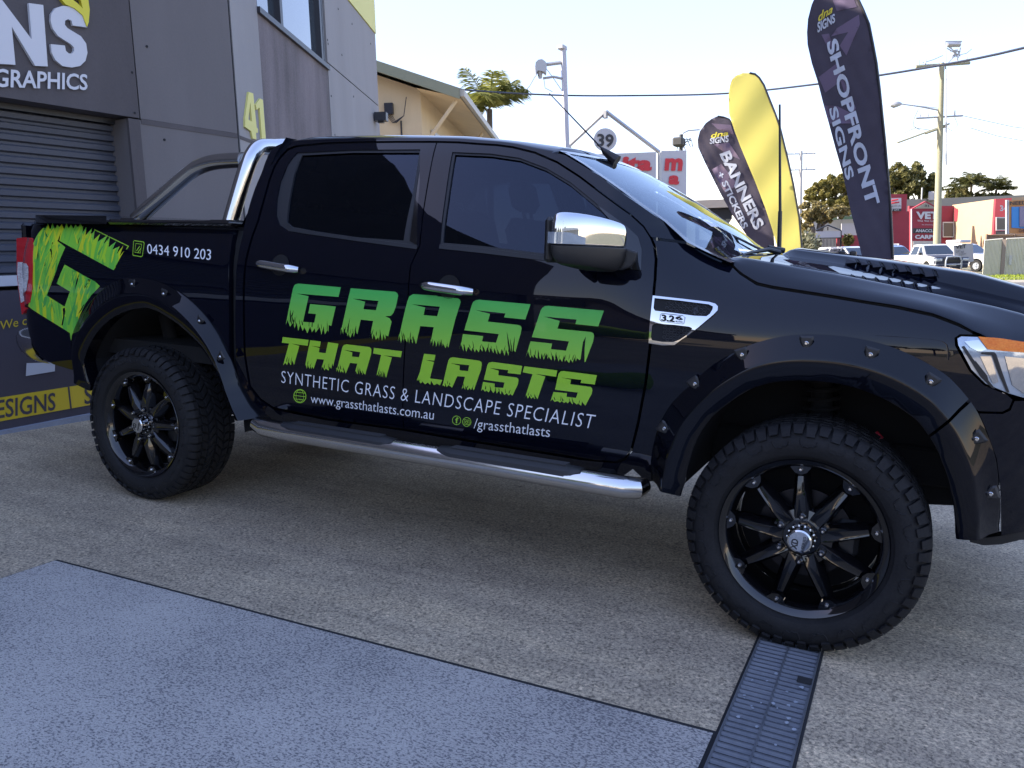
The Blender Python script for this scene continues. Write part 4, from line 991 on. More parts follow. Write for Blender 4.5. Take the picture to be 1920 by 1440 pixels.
# side steps
for s in (-1, 1):
    st = part('side_step', TR)
    ys = s*.985
    path = [(-2.40,s*.93,.512),(-2.385,ys-.0*s,.497),(-2.34,ys+s*.01,.492),(-2.2,ys+s*.012,.490),(-1.4,ys+s*.012,.488),(-.75,ys+s*.012,.486),(-.62,ys+s*.008,.484),(-.575,ys-s*.01,.484),(-.56,ys-s*.05,.488)]
    m = MB(); m.tube(path, [.030,.040,.043,.043,.043,.043,.043,.040,.030], 28); tb = m.build('tube', M_STEEL, st, True)
    for (xa, xb) in ((-2.22,-1.62),(-1.40,-.78)):
        m = MB(); V = []; n = 40; prof = []
        for i in range(n+1):
            x = xa+(xb-xa)*i/n; e = min(1, min(i, n-i)/3.5); hz = .488+.0435*1.0
            wd = .030+.012*e
            for k, (dy, dz) in enumerate(((-1,-.010),(-.86,.003),(-.5,.005),(0,.006),(.5,.005),(.86,.003),(1,-.010))):
                yy = ys+s*.012+dy*wd; zz = .489+math.sqrt(max(0, .044**2-min(.043,abs(dy*wd))**2))+dz*e+.0015
                V.append((x, yy, zz))
        m.add(V, [(i*7+j, i*7+j+1, (i+1)*7+j+1, (i+1)*7+j) for i in range(n) for j in range(6)]+[tuple(range(7)), tuple(n*7+k for k in range(7))[::-1]])
        for dy in (-.018,-.006,.006,.018): m.bbox((xa+.06, ys+s*.012+dy-.0028, .530), (xb-.06, ys+s*.012+dy+.0028, .5425), .002)
        m.build('tread_pad', M_RUBBER, st, True, 30)
    for x in (-2.0,-1.35,-.72): m = MB(); m.bbox((x-.03,min(s*.60,s*.96),.485), (x+.03,max(s*.60,s*.96),.515), .006); m.bbox((x-.035,min(s*.80,s*.84),.50), (x+.035,max(s*.80,s*.84),.60), .006); m.build('bracket', M_PLASTIC, st)

# door handles
def handle(parent, s, pa, pb, key):
    a, b = sp(*pa), sp(*pb); m = MB(); n = 14; pts = []; rs = []
    for i in range(n+1):
        t = i/n; x = a[0]+(b[0]-a[0])*t; z = a[1]+(b[1]-a[1])*t; off = .016+.022*min(1, math.sin(PI*min(1,max(0,t)))*2.2)
        pts.append((x, s*(S(x, z)+off), z)); rs.append(.0195*(1-.28*abs(2*t-1)**5))
    m.tube(pts, rs, 14); bar = m.build('handle', M_CHROME, parent, True)
    c = ((a[0]+b[0])/2, (a[1]+b[1])/2); m = MB(); V = []; k = 20
    for r, d in ((1.0,.0025),(.93,.0005),(.90,.0022),(.0,.0022)):
        for i in range(k):
            an = 2*PI*i/k; x = c[0]+.052*r*math.cos(an); z = c[1]+.006+.048*r*math.sin(an); V.append((x, s*(S(x, z)+d), z))
    f = [(j*k+i, j*k+(i+1)%k, (j+1)*k+(i+1)%k, (j+1)*k+i) for j in range(3) for i in range(k)]
    m.add(V, f if s > 0 else [q[::-1] for q in f]); m.build('handle_recess', M_DARK, parent, True)
    if key:
        x, z = a[0]+.03, a[1]; m = MB(); m.lathe([(0,-.004),(.010,-.004),(.012,.0)], 18, origin=(x, s*(S(x,z)+.036), z)); m.build('key_lock', M_STEEL, parent)
for s in (-1, 1):
    handle(parts[('rear_door', s)], s, (488,493), (564,506), False); handle(parts[('front_door', s)], s, (796,534), (890,547), True)

# chrome wing vent with engine badge
ZV = lambda *a: Z((1200,540), 6.857, *a)
vo = P(*ZV((172,95),(560,138),(900,178),(975,200),(1008,235),(1003,285),(950,340),(760,500),(600,625),(540,662),(450,730),(300,735),(118,708),(130,500),(150,300)))
vu = P(*ZV((195,128),(500,158),(890,208),(945,235),(940,270),(905,330),(860,362),(700,355),(450,320),(280,300),(200,290),(182,255)))
vl = P(*ZV((200,455),(450,472),(640,495),(678,515),(665,545),(600,605),(520,660),(440,692),(300,690),(160,668),(150,620),(165,480)))
for s in (-1, 1):
    v_ = skin('wing_vent', [vo, vu, vl], TR, M_CHROME, s, .008, .03, .012); 
    for L in (vu, vl): skin('vent_insert', [inset(L, -.002)], v_, M_GAP, s, .0005, .05, 0)
    # honeycomb mesh
    m = MB(); 
    x0 = min(p[0] for p in vu); x1 = max(p[0] for p in vu); z0 = min(p[1] for p in vl); z1 = max(p[1] for p in vu); r = .0095
    i = 0; xx = x0
    while xx < x1:
        j = 0; zz = z0
        while zz < z1:
            cx, cz = xx, zz+(r*.9 if i % 2 else 0)
            fx = x0+.042
            if cx > fx and (pip([inset(vu,.003)], np.array([cx]), np.array([cz]))[0] or pip([inset(vl,.003)], np.array([cx]), np.array([cz]))[0]):
                m.tube([(cx+r*.62*math.cos(a), s*(S(cx,cz)+.003), cz+r*.52*math.sin(a)) for a in np.linspace(0, 2*PI, 7)], .0011, 4, False)
            zz += r*1.8; 
        xx += r*1.25; i += 1
    if m.v: m.build('vent_mesh', M_VMESH, v_)
q = ZV((285,420),(450,437),(290,335),(455,352)); bdg = text_on_side('lettering', '3.2', q, TR, M_GAP, .035, .0125)
q = ZV((462,400),(556,410),(468,352),(560,362)); text_on_side('lettering', '6', q, TR, M_GAP, .03, .0125)
q = ZV((462,436),(552,448),(464,412),(556,422)); text_on_side('lettering', 'AUTO', q, TR, M_GAP, .01, .0125)
bo = P(*ZV((290,320),(560,348),(590,372),(575,450),(555,462),(285,430),(262,405),(272,338))); skin('badge_outline', [bo, inset(bo, .0012)], TR, M_GAP, -1, .0125, None, 0)

# mirrors
def mirror(s):
    root = part('door_mirror', TR)
    plan = [(-.652,-.965),(-.668,-1.02),(-.700,-1.08),(-.745,-1.135),(-.795,-1.172),(-.845,-1.190),(-.872,-1.185),(-.868,-1.14),(-.845,-1.05),(-.815,-.97),(-.74,-.955)]
    cx = sum(p[0] for p in plan)/len(plan); cy = sum(p[1] for p in plan)/len(plan)
    def shellpart(z0, z1, m_, nm, extra=0, zc=1.362, hh=.098):
        V = []; n = len(plan); K = 12; Fc = []
        for k in range(K+1):
            z = z0+(z1-z0)*k/K; h = (z-zc)/hh; sc = max(.02, 1-min(1,abs(h))**(5 if h > 0 else 3))**(.33 if h > 0 else .5)
            sc = .55+.45*sc if abs(h) < 1 else .5
            for i, (x, y) in enumerate(plan):
                tilt = -.16*(y+1.08)*1.0
                zz = z + ((-.12*(y+1.19)+.002) if z > 1.345 else (-.028*((y+1.07)/.12)*.55))*abs(z-1.345)/.1
                V.append((cx+(x-cx)*sc*(1+extra), s*-(-(cy+(y-cy)*sc*(1+extra))) if False else -s*(cy+(y-cy)*sc*(1+extra)), zz))
        for k in range(K):
            for i in range(n): q = (k*n+i, k*n+(i+1)%n, (k+1)*n+(i+1)%n, (k+1)*n+i); Fc.append(q if s > 0 else q[::-1])
        Fc.append(tuple(range(n))); Fc.append(tuple(K*n+i for i in range(n))[::-1])
        o = mk(nm, V, Fc, m_, root, True); 
        if nm != 'x':
            md = o.modifiers.new('sub', 'SUBSURF'); md.levels = 2; md.render_levels = 2
        return o
    shellpart(1.342, 1.459, M_CHROME, 'mirror_cap', .0); shellpart(1.266, 1.348, M_PLASTIC, 'mirror_housing', .01)
    m = MB(); m.bbox((-.90,-1.17,1.285), (-.868,-.985,1.44), .012); 
    if s > 0: m.v = [(x,-y,z) for x,y,z in m.v]; m.f = [f[::-1] for f in m.f]
    m.build('mirror_bezel', M_PLASTIC, root)
    pq = [by(u, v, -.97) for u, v in ((1150,463),(1180,466),(1199,472),(1194,490),(1184,502),(1168,507),(1145,505))]; k9 = len(pq)
    V = [(p[0], s*.985, p[2]) for p in pq]+[(p[0]-.035, s*.87, p[2]) for p in pq]; ar = mk('mirror_arm', V, [tuple(range(k9)), tuple(k9+i for i in range(k9))[::-1]]+[(i, i+k9, (i+1)%k9+k9, (i+1)%k9) for i in range(k9)], M_PLASTIC, root); bv = ar.modifiers.new('b', 'BEVEL'); bv.width = .008; bv.segments = 2
    lens = [(-.752,-1.150),(-.80,-1.182),(-.845,-1.199),(-.872,-1.196)]
    V = [(x, -s*y*1.0, z) for z in (1.350,1.372,1.388) for x, y in lens]; V[8] = V[4]; 
    Fc = [(j*4+i, j*4+i+1, (j+1)*4+i+1, (j+1)*4+i) for j in range(2) for i in range(3)]
    mk('indicator_lens', V, Fc, M_LENS, root, True)
mirror(-1); mirror(1)
sail = P((1120,384),(1150,405),(1178,426),(1197,444),(1204,467),(1203,507),(1160,502),(1143,496),(1144,440),(1144,412))
for s in (-1, 1): skin('mirror_sail', [sail], parts[('front_door', s)], M_GLOSSB, s, .004, .04, .02)

# tub lid, rails, sports bar
ztop = 1.395
m = MB(); V = []; n = 16
for x in np.linspace(-4.33, -3.475, 10):
    w_ = max(.72, S(x, 1.39))-.006 if x < -4.1 else .905
    for j in range(n+1):
        t = -1+2*j/n; V.append((x, w_*t, 1.441+.018*(1-t*t)))
m.add(V, [(i*(n+1)+j, (i+1)*(n+1)+j, (i+1)*(n+1)+j+1, i*(n+1)+j+1) for i in range(9) for j in range(n)])
for s in (-1, 1):
    L = [(x, s*((max(.72, S(x,1.39))-.006) if x < -4.1 else .905)) for x in np.linspace(-4.33,-3.475,10)]
    v = [(x, y, 1.417) for x, y in L]+[(x, y, 1.398) for x, y in L]; v = [(a_, b_, 1.441 if k_ < 10 else c_) for k_, (a_, b_, c_) in enumerate(v)]; m.add(v, [(i,i+1,i+11,i+10) for i in range(9)])
m.add([(-4.335,-.72,1.436),(-4.335,.72,1.436),(-4.345,.72,1.38),(-4.345,-.72,1.38)], [(0,1,2,3)])
m.build('tub_lid', M_GLOSSB, TR, True, 40)
m = MB(); m.bbox((-3.470,-.908,1.398), (-2.62,-.70,1.424), .01); m.bbox((-3.470,.70,1.398), (-2.62,.908,1.424), .01); m.box((-3.47,-.71,1.36), (-2.60,.71,1.405)); m.build('tub_rail', M_GLOSSB, TR)
sb = part('sports_bar', TR)
def P3(u, v, y): return [float(k) for k in by(u, v, y)]
def arc_pts(pts, k=6):
    out = []
    for i in range(len(pts)-1):
        p0 = Vector(pts[max(i-1,0)]); p1 = Vector(pts[i]); p2 = Vector(pts[i+1]); p3 = Vector(pts[min(i+2,len(pts)-1)])
        for j in range(k):
            t = j/k; out.append(tuple(.5*((2*p1)+(p2-p0)*t+(2*p0-5*p1+4*p2-p3)*t*t+(3*p1-p0-3*p2+p3)*t**3)))
    out.append(tuple(pts[-1])); return out
hp = [P3(430,424,-.815), P3(446,368,-.785), P3(462,316,-.75), P3(472,293,-.72), P3(486,277,-.66)]
xtop = hp[-1][0]; hp += [[xtop, -.56, 1.805], [xtop, -.40, 1.825], [xtop, 0, 1.835]]
hoop = hp+[[p[0], -p[1], p[2]] for p in hp[:-1][::-1]]
MB().tube(arc_pts(hoop), .0385, 24).build('hoop', M_STEEL, sb, True, 60)
for s in (-1, 1):
    rk = [P3(456,300,-.735), P3(430,301,-.735), P3(402,304,-.74), P3(378,311,-.745), P3(355,324,-.755), P3(310,363,-.78), P3(256,411,-.80)]
    rk = [[p[0], -s*p[1], p[2]] for p in rk]
    MB().tube(arc_pts(rk), .037, 24).build('rear_stay', M_STEEL, sb, True, 60)
    m = MB(); m.bbox((rk[-1][0]-.07, min(s*.76,s*.85), 1.41), (rk[-1][0]+.05, max(s*.76,s*.85), 1.434), .008); m.bbox((hp[0][0]-.08, min(s*.76,s*.87), 1.40), (hp[0][0]+.09, max(s*.76,s*.87), 1.43), .008); m.build('mounting_foot', M_GLOSSB, sb)

# tail: light, tailgate, bumper
def wt_(x, z): return max(S(x, z), .83) if x < -4.1 else S(x, z)
def PT(*a):
    out = []
    for u, v in a:
        y = -.86
        for _ in range(10): p = by(u, v, y); y = -(wt_(p[0], p[2])+.006)
        out.append((float(p[0]), float(p[2])))
    return out
TLp = PT((31,447),(45,445),(60,446),(62,461),(61,500),(60,541),(56,567),(49,580),(41,590),(38,570),(32,520),(31,485))
TLw = PT((34,491),(50,494),(54,500),(54,522),(50,545),(43,566),(40,568),(36,540),(33,510))
for s in (-1, 1):
    t_ = skin('tail_light', [TLp], TR, M_RED, s, .006, .02, .05, wf=wt_); skin('clear_section', [TLw], t_, mat('tail_clear', (.55,.55,.58), .2, coat=1, build=speckle((.35,.33,.36),(.75,.75,.78), 30, 60, .5, .5, .005, stretch=(1,1,3))), s, .0085, .02, 0, wf=wt_)
m = MB(); m.bbox((-4.352,-.80,.80), (-4.318,.80,1.40), .012); m.build('tailgate', M_PAINT, TR)
m = MB(); m.tube([(-4.355,-.74,.78),(-4.32,-.84,.78)], .01); 
def loft(path, prof, closed=False):
    V = []; k = len(prof)
    for i, p in enumerate(path):
        a = Vector(path[max(0,i-1)]); b = Vector(path[min(len(path)-1,i+1)]); t = (b-a).normalized(); n_ = Vector((t.y,-t.x,0))
        for o, z in prof: V.append((p[0]+n_.x*o, p[1]+n_.y*o, p[2]+z))
    return V, [(i*k+j, i*k+j+1, (i+1)*k+j+1, (i+1)*k+j) for i in range(len(path)-1) for j in range(k-1)]
pth = [(-4.15,-.885,.71),(-4.24,-.880,.71),(-4.32,-.862,.71),(-4.375,-.82,.71),(-4.41,-.74,.715),(-4.43,-.60,.72),(-4.44,-.3,.72)]; pth = pth+[(x,-y,z) for x,y,z in pth[::-1]]
V_, F_ = loft(pth[::-1], [(-.06,.095),(-.03,.092),(.002,.078),(.018,.05),(.016,.01),(-.004,-.04),(-.04,-.08),(-.09,-.105)]); MB().add(V_, F_).build('rear_bumper', M_STEEL, TR, True, 50)
m = MB(); m.box((-4.40,-.60,.80), (-4.30,.60,.83)); m.box((-4.30,-.74,.62), (-4.05,.74,.72)); m.build('bumper_step', M_PLASTIC, TR)
lowtub = P((133,694),(100,684),(78,672),(66,660),(70,668),(84,682),(100,690),(140,706),(150,712)); 

# front: bumper corners, nose, headlights
HL = P((1793,634),(1802,629),(1832,630),(1875,634),(1920,641))+[(.70,1.075),(.80,1.03),(.80,.955),(.70,.935)]+P((1920,748),(1890,739),(1847,721),(1820,694),(1806,668),(1795,648))
for s in (-1, 1):
    h = skin('headlight', [inset(HL, .003)], TR, M_LENS, s, -.002, .03, .03)
    skin('indicator_strip', [P((1834,631),(1875,634),(1920,641))+[(.70,1.073),(.70,1.045)]+P((1920,661),(1880,658),(1852,655))], h, M_AMBER, s, .001, .03, 0)
    for q5 in (((1803,650),(1808,648),(1843,700),(1866,729),(1860,728),(1838,706)), ((1840,660),(1864,660),(1868,664),(1880,700),(1893,736),(1888,736),(1872,700),(1860,666),(1840,664)), ((1829,676),(1851,704),(1853,712),(1846,708),(1827,682))):
        skin('lamp_bezel', [P(*q5)], h, M_PLASTIC, s, .0015, .03, 0)
    for q5 in (((1808,640),(1835,637),(1850,655),(1836,660),(1820,652)), ((1838,668),(1858,668),(1872,716),(1862,720),(1850,694))): skin('lamp_reflector', [P(*q5)], h, M_CHROME, s, .0015, .03, 0)
    skin('lamp_reflector', [P((1884,668),(1920,672))+[(.66,1.04),(.70,1.0),(.68,.96)]+P((1920,738),(1898,722))], h, M_CHROME, s, .001, .03, 0)
bump = P((1836,775),(1880,776),(1895,769),(1902,752))+[(.66,.925),(.76,.928),(.84,.935),(.84,.52)]+P((1920,996),(1900,999),(1878,1003),(1877,995),(1875,910),(1869,860),(1850,807))
for s in (-1, 1): skin('front_bumper', [bump], TR, M_PAINT, s, .004, .03, .03)
def xf(y, k=0): return .25+.70*max(0, 1-(abs(y)/.93)**2)**(1/3)+k
def nose(name, z0, z1, ya, m_, k0=.0, k1=.0, parent=TR, n=24, bul=0):
    V = []; Fc = []; K = 6
    for i in range(n+1):
        y = -ya+2*ya*i/n
        for j in range(K+1):
            t = j/K; V.append((xf(y, k0+(k1-k0)*t+bul*math.sin(PI*t)), y, z0+(z1-z0)*t))
    for i in range(n):
        for j in range(K): a = i*(K+1)+j; Fc.append((a, a+K+1, a+K+2, a+1))
    return mk(name, V, Fc, m_, parent, True)
nose('nose_panel', .50, .80, .60, M_PAINT, -.02, .01, bul=.03); nose('grille', .80, 1.04, .60, M_GAP, .0, -.04)
for z in (.85,.92,.99): nose('grille_bar', z-.018, z+.018, .50, M_CHROME, .022-(z-.85)*.15, .016-(z-.85)*.15)
nose('bonnet_lip', 1.035, 1.075, .86, M_PAINT, .0, -.09)
dam = P((1814,1008),(1850,1012),(1878,1008),(1920,1000))+[(.80,.50),(.80,.455)]+P((1913,1016),(1880,1024),(1845,1026),(1820,1020))
for s in (-1, 1): skin('air_dam', [dam], TR, M_PLASTIC, s, -.02, .04, .05)
nose('air_dam', .44, .51, .65, M_PLASTIC, -.04, -.03)

# cabin
m = MB(); m.box((-2.48,-.74,.66), (-.62,.74,.72)); m.add([(-2.50,-.76,.9),(-2.50,.76,.9),(-2.55,.70,1.42),(-2.55,-.70,1.42)], [(0,1,2,3)])
m.build('cabin_floor', M_DARK, TR)
m = MB(); rx = rail_pts[0][0]; v = [(rx+.0,-.60,1.835),(rx,.60,1.835),(rx-.03,.74,1.74),(rx-.03,-.74,1.74)]
m.add([(rx,-.66,1.83),(rx,.66,1.83),(rx-.02,.70,1.76),(rx-.02,-.70,1.76)], [(0,1,2,3)])
m.add([(rx-.02,-.70,1.76),(rx-.02,-.56,1.76),(-2.60,-.60,1.44),(-2.60,-.86,1.40)], [(0,1,2,3)]); m.add([(rx-.02,.70,1.76),(rx-.02,.56,1.76),(-2.60,.60,1.44),(-2.60,.86,1.40)], [(3,2,1,0)])
m.build('cab_back', M_PAINT, TR)
mk('rear_screen', [(rx-.02,-.56,1.76),(rx-.02,.56,1.76),(-2.60,.60,1.44),(-2.60,-.60,1.44)], [(0,1,2,3)], M_TINT, TR)
def seat(x, y, wd):
    r = part('seat', TR); m = MB(); m.bbox((x-.25,y-wd,.86), (x+.27,y+wd,1.0), .05)
    B = Matrix.Translation((x-.25,y,.95)) @ Matrix.Rotation(rad(-16), 4, 'Y'); m.bbox((-.06,-wd,0), (.06,wd,.58), .05, mat=B); m.build('seat_body', M_SEAT, r, True)
    m = MB()
    for yy in ([0] if wd < .4 else [-.42,0,.42]): m.bbox((-.04,yy-.13,.62), (.045,yy+.13,.80), .045, mat=B); m.bbox((-.01,yy-.05,.55), (.01,yy-.04,.66), .003, mat=B); m.bbox((-.01,yy+.04,.55), (.01,yy+.05,.66), .003, mat=B)
    m.build('headrest', M_SEAT, r, True)
seat(-1.28,-.37,.25); seat(-1.28,.37,.25); seat(-2.12,0,.62)
m = MB(); m.bbox((-.95,-.74,1.05), (-.50,.74,1.275), .06); m.box((-.60,-.70,.7), (-.5,.70,1.2)); m.build('dashboard', M_PLASTIC, TR, True)
m = MB(); c = Vector((-.98,-.37,1.18)); R_ = Matrix.Rotation(rad(-65), 3, 'Y'); m.tube([tuple(c+R_ @ Vector((.18*math.cos(a),.18*math.sin(a),0))) for a in np.linspace(0,2*PI,33)], .014, 8, False); m.tube([tuple(c), (-.85,-.37,1.12)], .03, 8); m.tube([tuple(c+R_ @ Vector((0,-.18,0))), tuple(c+R_ @ Vector((0,.18,0)))], .014, 6); m.build('steering_wheel', M_PLASTIC, TR, True)
m = MB(); m.bbox((-1.00,-.13,1.56), (-.97,.13,1.62), .01); m.tube([(-.99,0,1.62),(-1.04,0,1.69)], .01); m.build('interior_mirror', M_PLASTIC, TR)

# ---- printed lettering on the doors
rg = random.Random(11)
def jag(path, n, up, dn, seed=0):
    """ragged grass tips along a pixel path: sharp points down, narrow notches up"""
    r = random.Random(seed); out = []; d = [0]
    for i in range(1, len(path)): d.append(d[-1]+math.hypot(path[i][0]-path[i-1][0], path[i][1]-path[i-1][1]))
    for k in range(n*2+1):
        t = d[-1]*(k+(r.uniform(-.28,.28) if 0 < k < 2*n else 0))/(2*n)
        x = float(np.interp(t, d, [p[0] for p in path])); y = float(np.interp(t, d, [p[1] for p in path]))
        if k % 2: out.append((x-r.uniform(-1,2.2), y-r.uniform(.25,1)*up))
        else: out.append((x+r.uniform(-.6,.6), y+r.uniform(.2,1)*dn if 0 < k < 2*n else y))
    return out
A1 = lambda *a: Z((520,520), 6, *a)
A2_ = lambda *a: Z((820,540), 6, *a)
T3 = lambda *a: Z((520,620), 7.385, *a)
T4 = lambda *a: Z((770,650), 5.333, *a)
def decal(loops, m_=None, off=.0014, nm='lettering', step=.035): return skin(nm, [P(*L) for L in loops], TR, m_ or M_LOGO, -1, off, step, 0)
decal([A1((178,130),(190,95),(210,77),(240,70),(718,112),(690,220),(218,182),(355,212),(292,500),(418,510),(438,412),(350,405),(372,300),(660,328),(610,545))+jag(A1((605,545),(560,615),(400,605),(270,590),(200,550),(100,535)), 11, 13, 6, 1)+A1((100,520))])
decal([A1((828,122),(1330,163),(1352,178),(1362,205),(1335,330),(1310,400),(1280,432),(1215,438),(1265,460),(1288,500),(1250,660))+jag(A1((1245,665),(1190,705),(1100,690),(1038,690)), 6, 14, 3, 2)+A1((1080,490),(942,475),(905,630))+jag(A1((900,640),(870,662),(805,665),(760,610),(712,650)), 6, 16, 3, 3), A1((845,238),(1140,265),(1112,370),(972,358),(990,275))])
A_out = [(761,577),(764,565),(767.5,556),(775,551.5),(820,554.5)]+A2_((0,93),(235,117),(258,133),(265,160),(205,350),(128,665))+jag(A2_((125,668),(40,645))+A1((1790,765),(1720,765)), 6, 13, 3, 4)+A1((1762,560),(1610,548),(1565,740))+jag(A1((1560,748),(1500,740),(1440,710),(1358,728)), 6, 15, 3, 5)
decal([A_out, A1((1515,302),(1830,330),(1800,438),(1648,425),(1665,340))])
decal([A2_((390,190),(405,155),(435,137),(475,132),(1050,183),(992,355),(752,330),(768,285),(425,248),(595,290),(570,378),(910,415),(938,425),(950,450),(940,510),(882,712))+jag(A2_((878,720),(790,750),(700,740),(560,705),(420,710),(250,690)), 15, 13, 3, 6)+A2_((275,600),(290,518),(518,540),(505,600),(662,615),(692,518),(305,475)), A2_((785,490),(830,735),(812,735)), A2_((872,540),(860,735),(848,730))][:1])
decal([A2_((1165,250),(1183,222),(1210,205),(1250,200),(1875,255),(1812,432),(1555,405),(1570,355),(1195,320),(1380,370),(1352,458),(1730,495),(1757,508),(1765,540),(1755,600),(1670,825),(1658,835),(1658,690),(1672,545),(1640,610),(1612,800))+jag(A2_((1600,810),(1500,835),(1300,800),(1150,785),(1000,780)), 15, 13, 3, 7)+A2_((1050,600),(1292,625),(1280,688),(1450,705),(1482,600),(1065,553))])
lime = M_LIME
for L, H in (([T3((78,88),(437,128),(422,208),(200,180),(308,210),(238,465))+jag(T3((235,470),(160,470),(88,478)), 3, 10, 1, 8)+T3((165,178),(66,165))], []),
    ([T3((458,132),(605,150),(592,225),(475,210),(588,240),(578,300),(672,312),(705,160),(850,180),(778,485))+jag(T3((775,490),(730,548),(608,545)), 4, 9, 1, 9)+T3((650,400),(552,390),(508,520))+jag(T3((505,528),(385,518)), 4, 10, 1, 10)+T3((400,415))], []),
    ([T3((905,225),(925,198),(960,188),(1275,226),(1300,243),(1307,270),(1300,330),(1222,600))+jag(T3((1218,610),(1068,600)), 4, 11, 1, 12)+T3((1110,455),(1010,445),(955,585))+jag(T3((950,590),(818,568)), 4, 10, 1, 13)+T3((850,450)), T3((925,265),(1150,297),(1132,368),(1035,357),(1042,300))], []),
    ([T3((1340,238),(1730,285),(1712,368),(1475,340),(1590,370),(1512,640))+jag(T3((1508,650),(1370,628)), 5, 11, 1, 14)+T3((1440,335),(1328,315))], []),
    ([T4((135,70),(250,82),(238,140),(145,132),(235,152),(195,318),(318,332),(295,385))+jag(T4((290,385),(105,368),(62,338)), 5, 7, 1, 15)+T4((95,250))], []),
    ([T4((378,140),(395,112),(425,105),(690,140),(708,153),(713,175),(705,230),(636,430))+jag(T4((632,435),(512,423)), 4, 7, 1, 16)+T4((545,300),(468,295),(418,405))+jag(T4((412,408),(318,395)), 4, 8, 1, 17)+T4((345,280)), T4((400,165),(588,185),(575,245),(490,235),(492,190))], []),
    ([T4((770,180),(785,160),(820,152),(1118,192),(1100,277),(970,262),(978,235),(790,212),(882,240),(878,285),(1060,308),(1078,320),(1080,340),(1072,380),(1025,480))+jag(T4((1020,490),(830,462),(707,442)), 8, 7, 1, 18)+T4((725,352),(842,368),(840,405),(928,412),(940,358),(733,330))], []),
    ([T4((1138,195),(1468,237),(1455,300),(1240,270),(1348,298),(1272,520))+jag(T4((1270,525),(1142,513)), 4, 8, 1, 19)+T4((1220,275),(1122,255))], []),
    ([T4((1480,270),(1500,248),(1530,243),(1863,285),(1842,378),(1700,362),(1708,332),(1505,308),(1605,330),(1598,375),(1800,402),(1815,415),(1818,440),(1812,470),(1750,585))+jag(T4((1745,590),(1550,562),(1402,545)), 8, 7, 1, 20)+T4((1430,452),(1565,465),(1560,500),(1655,512),(1672,458),(1445,430))], [])):
    decal(L, lime)
# dark blades cut into the foot of the letters
def shard(pts): skin('lettering_cut', [P(*pts)], TR, M_PAINT, -1, .0022, None, 0)
r_ = random.Random(4)
for (x0, y0, x1, y1, n, h) in ((540,603,616,618,9,15),(642,620,668,628,4,12),(694,625,727,634,4,14),(750,630,778,640,4,14),(808,648,842,650,5,13),(868,650,965,660,11,12),(990,665,1085,675,12,13),(535,676,550,682,3,12),(574,680,586,690,2,9),(606,690,620,690,2,10),(632,690,648,694,3,9),(668,695,684,700,3,9),(708,700,722,706,3,10),(776,712,790,716,3,8),(836,716,846,722,2,7),(868,724,888,730,3,8),(906,728,960,738,6,8),(988,740,1006,746,3,8),(1036,748,1098,758,7,9)):
    for k in range(n):
        t = (k+r_.uniform(.2,.8))/n; x = x0+(x1-x0)*t; y = y0+(y1-y0)*t; L_ = h*r_.uniform(.5,1.15); lean = r_.uniform(-3.2,3.2); w_ = r_.uniform(.35,.8)
        shard([(x+lean, y-L_), (x+w_+lean*.35, y-L_*.4), (x+w_, y+1), (x-w_, y+1), (x-w_+lean*.35, y-L_*.4)])
for L in (A2_((785,490),(808,600),(832,735),(812,738),(795,620)), A2_((820,560),(838,650),(850,740),(836,738)), A2_((875,540),(868,640),(860,738),(848,735),(860,620)), A1((150,360),(158,450),(170,545),(150,500),(142,420)), A1((188,365),(172,440),(195,545),(180,520),(160,430)), A1((222,420),(205,480),(212,545),(196,490)), A1((825,450),(810,520),(800,640),(792,560)), A1((890,540),(885,600),(880,655),(874,600))): shard(L)
text_on_side('lettering', 'SYNTHETIC GRASS & LANDSCAPE SPECIALIST', [(528,717.5),(1111,804),(528.5,695),(1118,778)], TR, M_WHITE, -.010, .0016, 1.12)
text_on_side('lettering', 'www.grassthatlasts.com.au', [(583,760.5),(812.5,793),(583,738.5),(815,768.5)], TR, M_WHITE, -.004)
text_on_side('lettering', '/grassthatlasts', [(888,809),(1030,826),(890,784),(1033,800)], TR, M_WHITE, -.004)
text_on_side('lettering', '0434 910 203', [(277,475.5),(395.5,488),(276,457),(397,468)], TR, M_WHITE, .0)
def ringpx(cx, cz, r0, r1, m_, n=28, sx=1.0, off=.0016, nm='icon'):
    o = [(cx+r1*sx*math.cos(a), cz+r1*math.sin(a)) for a in np.linspace(0,2*PI,n+1)[:-1]]; i = [(cx+r0*sx*math.cos(a), cz+r0*math.sin(a)) for a in np.linspace(0,2*PI,n+1)[:-1]]
    return skin(nm, [P(*o), P(*i)] if r0 > 0 else [P(*o)], TR, m_, -1, off, None, 0)
ringpx(562.7,742.5,11.6,13.2, M_LIME, sx=.92)
for sx in (.15,.62): ringpx(562.7,742.5,11.2,12.4, M_LIME, sx=sx)
for dy in (-6.5,0,6.5): h = math.sqrt(12.4**2-dy**2)*.9; skin('icon', [P((562.7-h,742.5+dy-.55-h*.12),(562.7+h,742.5+dy-.55+h*.12),(562.7+h,742.5+dy+.55+h*.12),(562.7-h,742.5+dy+.55-h*.12))], TR, M_LIME, -1, .0017, None, 0)
ringpx(856.5,788,7.6,8.8, M_LIME, sx=.95); text_on_side('icon', 'f', [(854,793),(860,794),(854,782),(860,783)], TR, M_LIME, .02)
ringpx(875.5,791,7.6,8.8, M_LIME, sx=.95); ringpx(875.5,791.5,1.6,2.7, M_LIME, 16)
sq = [(870.5,786),(880.5,787.5),(880.5,797),(870.5,795.5)]; skin('icon', [P(*sq), inset(P(*sq), .0022)], TR, M_LIME, -1, .0017, None, 0)
ph = [(252,450.5),(270,453),(271.5,456),(268,480),(265,482),(250,479.5),(249,476.5),(250.5,452.5)]; skin('icon', [P(*ph), inset(P(*ph), .004)], TR, M_LIME, -1, .0017, None, 0)
